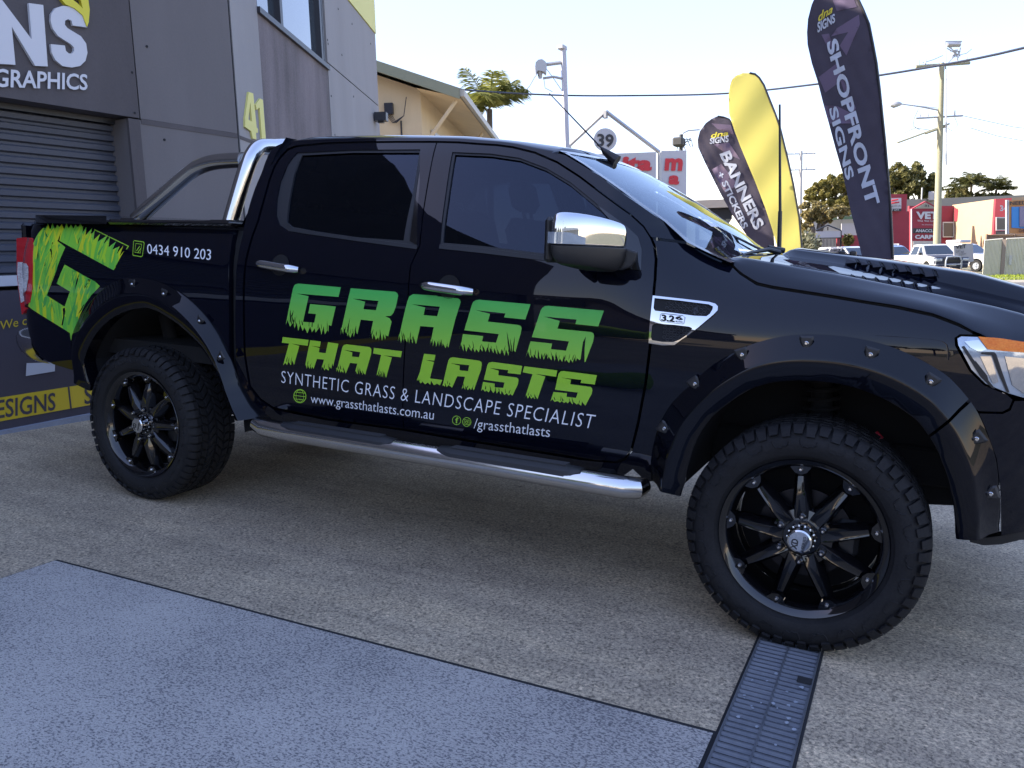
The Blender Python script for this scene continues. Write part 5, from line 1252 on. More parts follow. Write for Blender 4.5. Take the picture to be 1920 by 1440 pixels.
ph = [(255,456),(266.5,457.5),(264,475),(253,473.5)]; skin('icon', [P(*ph), inset(P(*ph), .0025)], TR, M_LIME, -1, .0017, None, 0)
skin('icon', [P((256,470),(262,461),(263,462),(257,471))], TR, M_LIME, -1, .0017, None, 0); skin('icon', [P((258,474),(264,465),(265,466),(259,475))], TR, M_LIME, -1, .0017, None, 0)
# the big G of grass on the tub side
GL = lambda *a: Z((40,410), 6, *a)
rgx = random.Random(9)
topb = []
for k in range(9): 
    x = 250+k*52; topb += [(x, (105 if k == 0 else 62)+rgx.uniform(-14,10)), (x+26, 100+rgx.uniform(-10,40))]
tipz = [(700,75),(690,160),(735,95),(725,190),(800,105),(770,215),(830,125),(815,240),(890,170),(860,260),(975,185),(920,300),(1000,205),(985,320),(1070,255),(1030,345),(1110,310),(1075,400),(1150,300),(1110,420),(1160,360),(1100,470)]
g_out = GL(*([(80,985),(108,880),(118,820),(124,740),(126,500),(133,285),(165,215),(200,155)]+topb+tipz+[(1040,580),(700,395),(355,205),(498,322),(395,590),(290,865),(490,990),(550,820),(400,730),(490,515),(620,590),(760,670),(830,705),(888,760),(790,860),(720,960),(660,1090),(600,1250),(575,1370),(560,1370),(548,1285)]))
decal([g_out, GL((755,680),(785,690),(760,755),(715,800),(700,770),(730,720))], M_BLADES, .0014, 'grass_letter', .03)
bpoly = np.array(g_out); BL = {0: [], 1: [], 2: [], 3: []}; rb = random.Random(21)
def inside(x, y): return bool(pip([g_out], np.array([x]), np.array([y]))[0])
for k in range(900):
    if sum(len(v) for v in BL.values()) > 120: break
    x, y = rb.uniform(bpoly[:,0].min(), bpoly[:,0].max()), rb.uniform(bpoly[:,1].min(), bpoly[:,1].max())
    if not inside(x, y): continue
    lean = rb.uniform(-.30, .55); bend = rb.uniform(-.25,.25); L_ = rb.uniform(18, 75); w_ = rb.uniform(1.0, 2.9); left = []; right = []
    n_ = 9
    for i in range(n_+1):
        t = i/n_; cx = x+L_*t*(lean+bend*t); cy = y-L_*t
        if not (inside(cx-w_, cy) and inside(cx+w_, cy)): break
        ww = w_*(1-t)**.7*min(1, .45+t*3); left.append((cx-ww, cy)); right.append((cx+ww, cy))
    if len(left) < 4: continue
    BL[rb.choice((0,0,1,1,2,3))].append(left+right[::-1])
for (ci, cc2) in ((0,(.42,.68,.03)),(1,(.16,.55,.06)),(2,(.07,.38,.07)),(3,(.62,.68,.03))):
    mm_ = mat('blade_print', cc2, .4, coat=.5); V = []; Fc = []
    for pl in BL[ci]:
        q5 = P(*pl); n_ = len(q5)//2; b0 = len(V); V += [(x, -(S(x, z)+.0019+ci*.00015), z) for x, z in q5]
        for i in range(n_-1): Fc.append((b0+i, b0+i+1, b0+2*n_-2-i, b0+2*n_-1-i))
    if V: mk('grass_letter', V, Fc, mm_, TR)
fr_ = GL((825,118),(1215,308),(1042,580),(1036,570),(1200,312),(822,128)); decal([fr_], M_LIME, .0016, 'grass_letter', None)
edge_ = GL((80,985),(548,1285),(551,1276),(88,978)); decal([edge_], M_LIME, .0018, 'grass_letter', None)
for L in ([(340,330),(325,345),(342,450),(350,400),(362,260),(352,270)],[(270,470),(275,520),(268,635),(262,600),(266,520)],[(190,735),(215,770),(208,800)],[(655,615),(640,700),(605,810),(622,700)],[(470,1010),(495,1000),(500,1040),(470,1200),(455,1200),(475,1100)],[(700,970),(715,960),(680,1030),(640,1080)],[(640,270),(650,230),(665,205),(640,300)],[(440,150),(452,130),(430,260),(418,250)],[(258,100),(300,205),(298,215),(268,160)],[(190,330),(185,420),(190,480),(196,420)],[(360,925),(345,980),(330,1060),(340,980)]):
    skin('grass_letter_gap', [P(*GL(*L))], TR, M_PAINT, -1, .0022, None, 0)

# ------------------------------------------------------------------ street furniture and the far side of the road
def frame_at(u, D, roll=0):
    """unit vectors of an upright plane facing the camera at photo column u"""
    p = at(u, 461, D); d = np.array([p[0]-CW[0], p[1]-CW[1], 0]); d /= np.linalg.norm(d); r = np.array([d[1], -d[0], 0]); return r, d
M_FLAG = mat('flag_cloth', (.045,.038,.058), .85, build=speckle((.036,.030,.048),(.056,.048,.07), 3, 200, .4, .2, .003))
M_FLAGP = mat('flag_print', (.115,.085,.135), .85)
M_FLAGW = mat('flag_white', (.42,.45,.52), .8)
def translucent(name, c, k=.55):
    m = bpy.data.materials.new(name); m.use_nodes = True; nt = m.node_tree; b = nt.nodes['Principled BSDF']; b.inputs['Base Color'].default_value = (*c, 1); b.inputs['Roughness'].default_value = .85
    t = N(nt, 'ShaderNodeBsdfTranslucent'); t.inputs[0].default_value = (*c, 1); mx = N(nt, 'ShaderNodeMixShader'); mx.inputs[0].default_value = k
    out = nt.nodes['Material Output']; nt.links.new(b.outputs[0], mx.inputs[1]); nt.links.new(t.outputs[0], mx.inputs[2]); nt.links.new(mx.outputs[0], out.inputs[0]); return m
M_FLAGY = translucent('flag_yellow', (.88,.80,.26), .5)
M_FLAGYE = translucent('flag_hem', (.55,.40,.22))
M_POLEB = mat('black_pole', (.02,.02,.022), .4)
def banner(name, label, px_left, px_right, D, m_, texts, bands, wave=.05, seed=0, yaw=0.0, edgem=None):
    """teardrop feather banner: cloth, pole along its right edge and a base"""
    um = sum(p[0] for p in px_left+px_right)/len(px_left+px_right); r, d = frame_at(um, D); c, s_ = math.cos(yaw), math.sin(yaw)
    r = np.array([r[0]*c-r[1]*s_, r[0]*s_+r[1]*c, 0]); n = np.array([r[1], -r[0], 0])
    base = at(px_right[-1][0], px_right[-1][1], D); O = np.array([base[0], base[1], 0])
    def onp(u, v):
        dd = px(u, v, RW); t = np.dot(O-CW, n)/np.dot(dd, n); p = CW+t*dd; return (float((p-O) @ r), float(p[2]))
    def w(a, z, off=0): return O+r*a+np.array([0,0,z])+n*(off+wave*math.sin(z*2.1+a*3+seed)+wave*.35*math.sin(z*5.3-a*7+seed*2)+(0 if wave < .028 else 1)*(.0035*math.sin(z*17+a*31+seed)+.002*math.sin(z*41-a*23)))
    L = [onp(*p) for p in px_left]; Rr = [onp(*p) for p in px_right]
    root = thing(name, label, 'feather banner', (O[0], O[1], gz(O[0], O[1])), group='feather banners by the driveway'); inv = Matrix.Translation(-Vector(root.location))
    V2, T, bd = fill([L+Rr[::-1]], .06); V = [w(a, z) for a, z in V2]; k = len(V); V += [w(a, z, -.004) for a, z in V2]
    o = mk('cloth', V, T+[tuple(i+k for i in t[::-1]) for t in T], m_, root, True); o.matrix_parent_inverse = inv
    for poly in bands:
        V2, T, bd = fill([[onp(*p) for p in poly]], .1); o = mk('printed_pattern', [w(a, z, .004) for a, z in V2], T, M_FLAGP, root, True); o.matrix_parent_inverse = inv
    for (txt, q, mm, bo) in texts:
        q = [onp(*p) for p in q]; V2, F2, _ = text_mesh(txt, bo, 4); vv = []
        for u, v in V2: vv.append(w((q[0][0]*(1-u)+q[1][0]*u)*(1-v)+(q[2][0]*(1-u)+q[3][0]*u)*v, (q[0][1]*(1-u)+q[1][1]*u)*(1-v)+(q[2][1]*(1-u)+q[3][1]*u)*v, .009))
        o = mk('lettering', vv, F2, mm, root); o.matrix_parent_inverse = inv
    m = MB(); g0 = gz(O[0], O[1]); pts = [tuple(w(a+.012, z)) for a, z in Rr]
    pts = pts+[tuple(O+r*(Rr[-1][0]+.01)+np.array([0,0,g0]))]; m.tube(pts, .016, 8); o = m.build('pole', edgem or M_POLEB, root, True); o.matrix_parent_inverse = inv
    if px_left[0] != px_right[0]:
        hem = L[:7]; m = MB(); m.tube([tuple(w(a, z)) for a, z in hem], .010, 6); o = m.build('hem', edgem or M_POLEB, root); o.matrix_parent_inverse = inv
    m = MB(); m.bbox((O[0]-.35,O[1]-.35,g0), (O[0]+.35,O[1]+.35,g0+.05), .02); o = m.build('base', M_POLEB, root); o.matrix_parent_inverse = inv
    return root
ZF = lambda *a: Z((1280,0), 2.769, *a)
shop_l = [(1568,-44),(1545,-30),(1530,-8),(1522,10),(1515,36),(1513,60),(1514,83),(1522,118),(1533,152),(1543,192),(1554,231),(1567,280),(1580,325),(1598,408),(1609,450),(1616,480),(1640,590)]
shop_r = [(1568,-44),(1590,-30),(1603,-8),(1616,20),(1627,47),(1634,82),(1641,119),(1647,168),(1652,217),(1657,262),(1661,307),(1668,390),(1672,484),(1676,590)]
LS = lambda a, b: [a, b]
banner('feather_banner', 'tall dark purple feather banner reading SHOPFRONT SIGNS beyond the bonnet', shop_l, shop_r, 10, M_FLAG,
    [('SHOPFRONT', ZF((935,1080),(975,1070),(745,215),(800,195)), M_FLAGW, .02)][:0]+
    [('SHOPFRONT', [ZF((745,225))[0], ZF((955,1075))[0], ZF((800,195))[0], ZF((1025,1050))[0]], M_FLAGW, .035),
     ('SIGNS', [ZF((757,565))[0], ZF((850,940))[0], ZF((800,545))[0], ZF((892,915))[0]], M_FLAGW, .03),
     ('SIGNS', ZF((700,172),(792,118),(700,118),(790,72)), M_FLAGW, .03), ('dna', ZF((702,118),(775,70),(708,66),(790,22)), mat('logo_yellow', (.55,.47,.04), .7), .02)],
    [ZF((780,5),(890,0),(905,40),(800,60)), ZF((800,150),(915,80),(920,130),(850,290),(815,240),(860,170),(770,190)), ZF((720,180),(760,175),(790,260),(750,240)), ZF((705,400),(800,330),(900,560),(880,600),(820,420),(740,480)), ZF((735,545),(800,548),(900,600),(880,640),(760,640))], .03, 1)
ban_l = [(1345,218),(1334,223),(1323,231),(1312,246),(1308,262),(1309,276),(1323,307),(1338,337),(1352,365),(1374,404),(1399,440),(1417,462),(1440,510)]
ban_r = [(1345,218),(1356,220),(1366,224),(1377,240),(1385,260),(1399,300),(1421,354),(1439,401),(1448,433),(1450,462),(1456,510)]
banner('feather_banner', 'shorter dark purple feather banner reading BANNERS + STICKERS, leftmost of the three', ban_l, ban_r, 18, M_FLAG,
    [('BANNERS', [ZF((190,800))[0], ZF((375,1200))[0], ZF((245,780))[0], ZF((425,1165))[0]], M_FLAGW, .035), ('+ STICKERS', [ZF((178,900))[0], ZF((310,1192))[0], ZF((208,885))[0], ZF((342,1175))[0]], M_FLAGW, .03),
     ('SIGNS', ZF((140,748),(238,738),(142,718),(240,702)), M_FLAGW, .03), ('dna', ZF((145,718),(235,705),(150,688),(245,678)), mat('logo_yellow2', (.55,.47,.04), .7), .02)],
    [ZF((150,640),(250,650),(265,700),(180,670)), ZF((160,750),(240,740),(300,830),(215,790)), ZF((150,880),(200,850),(290,960),(220,1000))], .03, 2)
yel_l = [(1404,137),(1392,137),(1380,142),(1372,150),(1368,163),(1366,181),(1367,213),(1377,245),(1388,274),(1401,305),(1414,336),(1425,364),(1435,390),(1448,430),(1457,462),(1475,530)]
yel_r = [(1404,137),(1414,139),(1422,146),(1431,160),(1442,188),(1452,213),(1460.6,238),(1475,296),(1486,347),(1497,408),(1502,466),(1508,530)]
banner('feather_banner', 'plain bright yellow feather banner glowing in the sun between the two purple ones', yel_l, yel_r, 13.5, M_FLAGY, [], [], .025, 3, edgem=M_POLEB)

# ---- yellow timber house
M_CREAM = wallmat('cream_cladding', (.62,.50,.32), .06)
M_TRIMG = mat('sage_trim', (.24,.25,.17), .6)
M_ROOFG = mat('roof_sheet', (.20,.21,.20), .5)
hd = at(1092, 465, 10)-CW; hd = np.array([hd[0], hd[1], 0])/np.linalg.norm(hd[:2]); hg = np.array([-hd[1], hd[0], 0])      # eave direction, gable direction (to the left)
HO = at(862, 172, 19.0); ov = .9
house = thing('timber_house', 'cream high-set timber house with sage green barge boards and long eave behind the workshop', 'house', (HO[0]+hg[0]*4, HO[1]+hg[1]*4, 0)); hinv = Matrix.Translation(-Vector(house.location))
def hp_(a, b, z): return HO+hg*a+hd*b+np.array([0,0,z-HO[2]])
ze = float(HO[2]); pit = .36; W2 = 5.0
def hb(name, boxes, m_, **k):
    m = MB()
    for pts, fs in boxes: m.add(pts, fs)
    o = m.build(name, m_, house, **k); o.matrix_parent_inverse = hinv; return o
def hbox(a0,a1,b0,b1,z0,z1):
    v = [hp_(a,b,z) for z in (z0,z1) for a, b in ((a0,b0),(a1,b0),(a1,b1),(a0,b1))]; return (v, [(0,3,2,1),(4,5,6,7),(0,1,5,4),(1,2,6,5),(2,3,7,6),(3,0,4,7)])
wl0 = ov+.1; ln = 13
gw = [hp_(wl0,.5,-.3),hp_(2*W2-wl0,.5,-.3),hp_(2*W2-wl0,.5,ze-.1+pit*.8),hp_(W2,.5,ze+pit*W2-.15),hp_(wl0,.5,ze-.1+pit*.8)]
hb('gable_wall', [(gw, [(0,1,2,3,4)])], M_CREAM)
hb('side_wall', [([hp_(wl0,.5,-.3),hp_(wl0,ln,-.3),hp_(wl0,ln,ze-.05+pit*.8),hp_(wl0,.5,ze-.05+pit*.8)], [(3,2,1,0)]),([hp_(2*W2-wl0,.5,-.3),hp_(2*W2-wl0,ln,-.3),hp_(2*W2-wl0,ln,ze-.05+pit*.8),hp_(2*W2-wl0,.5,ze-.05+pit*.8)], [(0,1,2,3)]),([hp_(wl0,ln,-.3),hp_(2*W2-wl0,ln,-.3),hp_(2*W2-wl0,ln,ze+.3),hp_(W2,ln,ze+pit*W2-.1),hp_(wl0,ln,ze+.3)], [(4,3,2,1,0)])], M_CREAM)
hb('roof', [([hp_(0,0,ze+.06),hp_(0,ln+.4,ze+.06),hp_(W2,ln+.4,ze+.06+pit*W2),hp_(W2,0,ze+.06+pit*W2),hp_(2*W2,0,ze+.06),hp_(2*W2,ln+.4,ze+.06)], [(0,1,2,3),(3,2,5,4)])], M_ROOFG)
hb('soffit', [([hp_(0,.02,ze-.12),hp_(0,ln+.4,ze-.12),hp_(wl0,ln+.4,ze-.05+pit*.5),hp_(wl0,.02,ze-.05+pit*.5)], [(0,1,2,3)])], M_CREAM)
hb('gutter', [hbox(-.10,.0,0,ln+.4,ze-.10,ze+.05)], mat('gutter', (.42,.40,.34), .5))
bb = [hp_(0,-.03,ze-.16),hp_(W2,-.03,ze-.16+pit*W2),hp_(W2,-.03,ze+.08+pit*W2),hp_(0,-.03,ze+.08)]; bb2 = [hp_(0,.03,ze-.16),hp_(W2,.03,ze-.16+pit*W2),hp_(W2,.03,ze+.08+pit*W2),hp_(0,.03,ze+.08)]
hb('barge_board', [(bb+bb2, [(0,3,2,1),(4,5,6,7),(0,1,5,4),(2,3,7,6)])], M_TRIMG)
hb('barge_board', [([hp_(2*W2,-.03,ze-.16),hp_(W2,-.03,ze-.16+pit*W2),hp_(W2,-.03,ze+.08+pit*W2),hp_(2*W2,-.03,ze+.08)], [(0,1,2,3)])], M_TRIMG)
for b5 in (.2, 5.2): m = MB(); m.tube([tuple(hp_(.12,b5,ze-.15)), tuple(hp_(wl0+.03,b5+.1,ze-1.25))], .045, 8); o = m.build('eave_brace', M_CREAM, house); o.matrix_parent_inverse = hinv
hb('window', [hbox(wl0-.06,wl0-.02,1.6,3.4,ze-1.7,ze-.55)], M_SIGNW); hb('window', [hbox(wl0-.06,wl0-.02,5.4,7.4,ze-1.7,ze-.55)], M_SIGNW)
hb('pane', [hbox(wl0-.075,wl0-.06,1.72,2.45,ze-1.6,ze-.65), hbox(wl0-.075,wl0-.06,2.55,3.28,ze-1.6,ze-.65)], M_WGLASS)
ga = 2.1; hb('meter_box', [hbox(ga-.45,ga-.25,.38,.5,ze-.35,ze-.1)], M_FRAME)
m = MB()
for k in range(4): m.tube([tuple(hp_(ga-.40+k*.04,.44,ze-.35)), tuple(hp_(ga-.52+k*.03,.42,ze-.55)), tuple(hp_(ga-.70,.42,ze-.40)), tuple(hp_(ga-.78,.42,ze+.02))], .010, 5)
m.tube([tuple(hp_(ga-.62,.46,ze-.5)), tuple(hp_(ga-.62,.46,ze-3))], .02, 6); o = m.build('conduit', M_FRAME, house); o.matrix_parent_inverse = hinv
hb('window_hood', [hbox(2.55,3.4,-.25,.5,ze-.42,ze-.28), hbox(2.7,3.3,-.05,.5,ze-.50,ze-.42)], M_TRIMG); hb('window', [hbox(2.75,3.35,.42,.5,ze-1.35,ze-.52)], M_SIGNW)
# overhead service cable
cb = [(805,160,19.2),(900,171,20.5),(1060,179,23),(1220,179,22.5),(1367,175,21),(1530,158,18.5),(1720,130,15.8),(1920,90,13),(2300,-20,9.5)]
m = MB(); m.tube(arc_pts([tuple(at(*c)) for c in cb], 5), .022, 5); o = m.build('overhead_cable', M_FRAME); tag(o, 'black overhead power cable swinging from the cream house across the sky', 'cable')

# ---- palms and trees
def leafmat(name, c0, c1, tr=.35):
    m = translucent(name, c1, tr); nt = m.node_tree; b = nt.nodes['Principled BSDF']; L = nt.links; b.inputs['Roughness'].default_value = .6
    oi = N(nt, 'ShaderNodeTexCoord'); n = N(nt, 'ShaderNodeTexNoise', Scale=1.7, Detail=3); L.new(oi.outputs['Object'], n.inputs[0]); r = ramp(nt, [(.35,c0),(.65,c1)]); L.new(n.outputs[0], r.inputs[0]); L.new(r.outputs[0], b.inputs['Base Color'])
    for q in nt.nodes:
        if q.type == 'BSDF_TRANSLUCENT': L.new(r.outputs[0], q.inputs[0])
    return m
M_LEAF = leafmat('leaf_green', (.05,.06,.018), (.13,.13,.04)); M_LEAFO = leafmat('leaf_olive', (.05,.06,.015), (.15,.13,.04)); M_PALM = leafmat('palm_leaf', (.09,.11,.02), (.26,.26,.06)); M_BARK = mat('bark', rough=.9, build=speckle((.06,.05,.04),(.14,.12,.10), 4, 30, .5, .5, .02))
def palm(label, crown, zg, size, nf, seed, grp=None, lm=None):
    r = random.Random(seed); c = Vector(crown); root = thing('palm_tree', label, 'palm', (c.x, c.y, zg), group=grp); inv = Matrix.Translation(-Vector(root.location))
    m = MB(); m.tube([(c.x-.3,c.y,zg), (c.x-.1,c.y,(zg+c.z)/2), (c.x,c.y,c.z)], [.22,.16,.12], 10); o = m.build('trunk', M_BARK, root, True); o.matrix_parent_inverse = inv
    m = MB()
    for k in range(nf):
        az = 2*PI*k/nf*1.0+r.uniform(-.25,.25); el = r.uniform(.2,1.45); Lf = size*r.uniform(.75,1.1); droop = r.uniform(.25,.7); pts = []
        dirh = Vector((math.cos(az), math.sin(az), 0))
        for i in range(13):
            t = i/12; rr = Lf*(t*math.cos(el)+.12*t); pts.append(c+dirh*rr+Vector((0,0,Lf*(t*math.sin(el)-droop*t*t*.75))))
        for i in range(12): 
            a, b = pts[i], pts[i+1]; sd = (b-a).cross(Vector((0,0,1))).normalized(); w_ = .02; m.add([a-sd*w_, a+sd*w_, b+sd*w_, b-sd*w_], [(0,1,2,3)])
            if i < 1: continue
            for q in range(4):
                p = a+(b-a)*(q/4); ll = size*.36*math.sin(PI*min(1,(i+q/3)/12.5))**.6+.05
                for sg in (-1,1):
                    tip = p+sd*sg*ll*.75+(b-a).normalized()*ll*.55+Vector((0,0,-ll*r.uniform(.25,.75))); mid = (p+tip)/2+Vector((0,0,.05)); wv = (b-a).normalized()*.022*size/2
                    m.add([p-wv*.5, p+wv*.5, mid+wv, tip, mid-wv], [(0,1,2,3,4)])
    o = m.build('crown', lm or M_PALM, root); o.matrix_parent_inverse = inv; return root
palm('green palm tree rising between the cream house and the light pole', at(918, 205, 36), -.2, 2.35, 19, 3)
def tree(label, blobs, base, n, leaf, m_, seed, grp=None, cat='tree'):
    """blobs: (centre, (rx, ry, rz)); limbs run from the trunk to each blob"""
    r = random.Random(seed); b0 = Vector(base); root = thing('broadleaf_tree', label, cat, base, group=grp); inv = Matrix.Translation(-b0)
    m = MB(); cz = sum(b[0][2] for b in blobs)/len(blobs); cx = sum(b[0][0] for b in blobs)/len(blobs); cy = sum(b[0][1] for b in blobs)/len(blobs); top = Vector((b0.x*.6+cx*.4, b0.y*.6+cy*.4, b0.z+(cz-b0.z)*.55))
    m.tube([tuple(b0), tuple((b0+top)/2+Vector((.1,0,0))), tuple(top)], [.45,.36,.28], 10)
    for c, rr in blobs: c = Vector(c); md = (top+c)/2+Vector((r.uniform(-.4,.4),r.uniform(-.4,.4),.3)); m.tube([tuple(top), tuple(md), tuple(c)], [.22,.14,.05], 7)
    o = m.build('trunk', M_BARK, root, True); o.matrix_parent_inverse = inv
    V = []; Fc = []; vol = [b[1][0]*b[1][2] for b in blobs]; tot = sum(vol)
    for (c, rr), vv in zip(blobs, vol):
        # sub clumps
        for q in range(max(8, int(150*vv/tot))):
            while True:
                p = Vector((r.gauss(0,1), r.gauss(0,1), r.gauss(0,1)))
                if p.length > .1: break
            p.normalize(); p *= r.uniform(.25,1.0)**.6; cc = Vector((c[0]+p.x*rr[0], c[1]+p.y*rr[1], c[2]+p.z*rr[2])); cr_ = min(rr)*r.uniform(.16,.34)
            for k in range(max(8, int(n*vv/tot/max(8, int(150*vv/tot))))):
                d = Vector((r.gauss(0,1), r.gauss(0,1), r.gauss(0,.7))); d = d.normalized()*cr_*r.uniform(.4,1.1); pp = cc+d
                a = Vector((r.gauss(0,1), r.gauss(0,1), r.gauss(0,1))).normalized(); b = a.cross(Vector((r.gauss(0,1), r.gauss(0,1), r.gauss(0,1)))).normalized(); s_ = leaf*r.uniform(.6,1.3); i0 = len(V)
                V += [pp-a*s_, pp+b*s_*.45, pp+a*s_, pp-b*s_*.45]; Fc.append((i0,i0+1,i0+2,i0+3))
    o = mk('crown', V, Fc, m_, root); o.matrix_parent_inverse = inv; return root
def blob(u, v, D, pw, ph, dd=1.0):
    c = at(u, v, D); k = D/F; return (tuple(c), (pw*k, pw*k*dd, ph*k))
G = 'trees beyond the far shops'
b_ = at(1715, 470, 95); tree('large dark green fig tree behind the red shop, right of the purple SHOPFRONT banner', [blob(1700,325,95,30,20),blob(1725,345,95,32,24),blob(1690,350,95,28,26),blob(1745,360,97,16,18),blob(1668,338,95,18,22),blob(1712,365,95,34,14)], (b_[0],b_[1],-.2), 15000, .24, leafmat('leaf_fig', (.07,.075,.022), (.18,.165,.05)), 1, G)
b_ = at(1560, 470, 85); tree('olive green spreading tree left of the purple SHOPFRONT banner', [blob(1560,345,85,30,18),blob(1585,360,85,28,26),blob(1532,360,85,24,18),blob(1600,340,86,24,14),blob(1620,360,86,24,24),blob(1560,375,85,40,16)], (b_[0],b_[1],-.2), 14000, .22, leafmat('leaf_olive_dark', (.11,.105,.025), (.27,.23,.06)), 2, G)
b_ = at(1530, 470, 62); tree('pale sunlit scrubby tree behind the yellow banner', [blob(1520,390,62,20,16),blob(1545,400,62,30,18),blob(1512,420,62,14,22),blob(1575,398,62,20,12),blob(1520,452,60,18,16)], (b_[0],b_[1],-.2), 7000, .15, leafmat('leaf_sunny', (.14,.12,.04), (.30,.24,.10)), 3, G)
b_ = at(1800, 470, 88); tree('thin olive tree with dry branches between the utility pole and the palms', [blob(1795,368,88,22,14),blob(1830,372,88,30,10),blob(1870,370,88,22,8)], (b_[0],b_[1],-.2), 1800, .3, M_LEAFO, 5, G)
palm('tall far palm right of the timber utility pole', at(1822, 345, 88), -.2, 2.3, 22, 8, 'palms beyond the shops', M_LEAF); palm('lower far palm above the orange billboard', at(1868, 356, 88), -.2, 2.2, 20, 9, 'palms beyond the shops', M_LEAF)
palm('smallest far palm nearest the utility pole', at(1795, 356, 90), -.2, 1.6, 16, 10, 'palms beyond the shops', M_LEAF)

# ---- poles
M_WOOD = mat('pole_timber', rough=.9, build=speckle((.20,.20,.13),(.36,.34,.24), 2, 30, .5, .5, .01, stretch=(4,4,.4)))
M_GALV = mat('galvanised_pole', (.40,.40,.40), .5, .4)
M_WIRE = mat('wire', (.05,.05,.05), .7)
def root_at(name, label, cat, u, D, grp=None):
    p = at(u, 480, D); z = gz(p[0], p[1]); r = thing(name, label, cat, (p[0], p[1], z), group=grp); return r, Matrix.Translation(-Vector(r.location)), z
def wp(o, inv): o.matrix_parent_inverse = inv; return o
# timber utility pole
D = 52; r, inv, z0 = root_at('utility_pole', 'weathered timber utility pole with crossarms and street light, right of the purple SHOPFRONT banner', 'utility pole', 1757, D)
a = at(1756, 500, D); a[2] = z0; b = at(1766, 118, D); m = MB(); m.tube([tuple(a), tuple(b)], [.24,.15], 14); wp(m.build('pole', M_WOOD, r, True), inv)
m = MB(); m.tube([tuple(at(1773,132,D)), tuple(at(1772,78,D)), tuple(at(1803,78,D))], .05, 6); m.tube([tuple(at(1774,310,D-.3)), tuple(at(1774,130,D-.3))], .05, 6); wp(m.build('steel_riser', M_GALV, r), inv)
def arm(u0,v0,u1,v1,t,nm='crossarm',mt=None,D_=D): 
    m = MB(); m.tube([tuple(at(u0,v0,D_)), tuple(at(u1,v1,D_))], t, 6); wp(m.build(nm, mt or M_WOOD, r), inv)
arm(1717,125,1818,118,.10); arm(1717,222,1805,217,.06, mt=M_GALV); arm(1682,268,1780,232,.06); arm(1735,250,1775,236,.09)
arm(1776,84,1800,84,.14,'transformer', M_GALV); 
m = MB(); rr = random.Random(2)
for k in range(16): p = at(1780+rr.uniform(-4,22), 92+rr.uniform(-6,14), D); q = at(1780+rr.uniform(-6,26), 95+rr.uniform(-6,14), D); m.tube([tuple(p), tuple(q)], .03, 4)
for u, v in ((1722,122),(1735,121),(1795,117),(1812,116),(1725,219),(1740,218),(1790,216)): p = at(u, v, D); m.cyl(tuple(p), tuple(p+[0,0,.3]), .05, .03, 8)
wp(m.build('insulator', M_GALV, r), inv)
m = MB(); m.tube([tuple(at(1762,207,D)), tuple(at(1725,200,D)), tuple(at(1690,195,D))], [.05,.04,.035], 6); m.tube([tuple(at(1762,203,D)), tuple(at(1700,196,D))], .02, 5); o = m.build('lamp_arm', M_GALV, r); wp(o, inv)
m = MB(); c = at(1680,196,D); m.tube([tuple(at(1690,195,D)), tuple(at(1684,195,D)), tuple(at(1676,197,D)), tuple(at(1669,198,D))], [.08,.16,.19,.06], 10); wp(m.build('lamp_head', M_GALV, r, True), inv)
m = MB()
for L in ([(1722,205),(1714,222),(1712,236),(1725,244)],[(1745,244),(1716,240),(1694,250),(1695,235)],[(1768,235),(1786,246),(1796,234),(1790,220)],[(1778,118),(1790,105),(1812,100),(1822,92)],[(1730,118),(1750,112),(1768,104)],[(1820,240),(1870,255),(1960,272)],[(1805,217),(1900,238),(2000,250)]): m.tube([tuple(at(u,v,D+.2)) for u,v in L], .016, 4)
wp(m.build('loose_wire', M_WIRE, r), inv)
# farther pole
D = 78; r, inv, z0 = root_at('utility_pole', 'pale distant utility pole with two crossarms, seen between the yellow and SHOPFRONT banners', 'utility pole', 1500, D)
a = at(1499, 480, D); a[2] = z0; m = MB(); m.tube([tuple(a), tuple(at(1502,283,D))], [.22,.15], 10); wp(m.build('pole', M_GALV, r, True), inv)
for v in (289, 319): m = MB(); m.tube([tuple(at(1474,v,D)), tuple(at(1529,v-1,D))], .06, 5); [m.cyl(tuple(at(u,v,D)), tuple(at(u,v-6,D)), .05, .04, 6) for u in (1476,1490,1512,1526)]; wp(m.build('crossarm', M_GALV, r), inv)
# pole by the 39 sign
D = 58; r, inv, z0 = root_at('utility_pole', 'dark distant utility pole with hooked lamp arm right of the 39 sign', 'utility pole', 1275, D)
a = at(1277,480,D); a[2] = z0; m = MB(); m.tube([tuple(a), tuple(at(1277,252,D))], .13, 8); wp(m.build('pole', M_WIRE, r), inv)
m = MB(); m.tube([tuple(at(1279,282,D)), tuple(at(1280,250,D)), tuple(at(1290,245,D)), tuple(at(1312,243,D))], .05, 6); wp(m.build('lamp_arm', M_GALV, r), inv)
m = MB(); m.bbox(tuple(at(1262,275,D)-[0,.3,0]), tuple(at(1284,258,D)+[0,.3,0]), .1); 
for k in range(12): p = at(1266+rr.uniform(0,34), 262+rr.uniform(-6,22), D); q = at(1270+rr.uniform(0,30), 265+rr.uniform(-8,18), D); m.tube([tuple(p), tuple(q)], .025, 4)
wp(m.build('transformer', M_WIRE, r), inv)
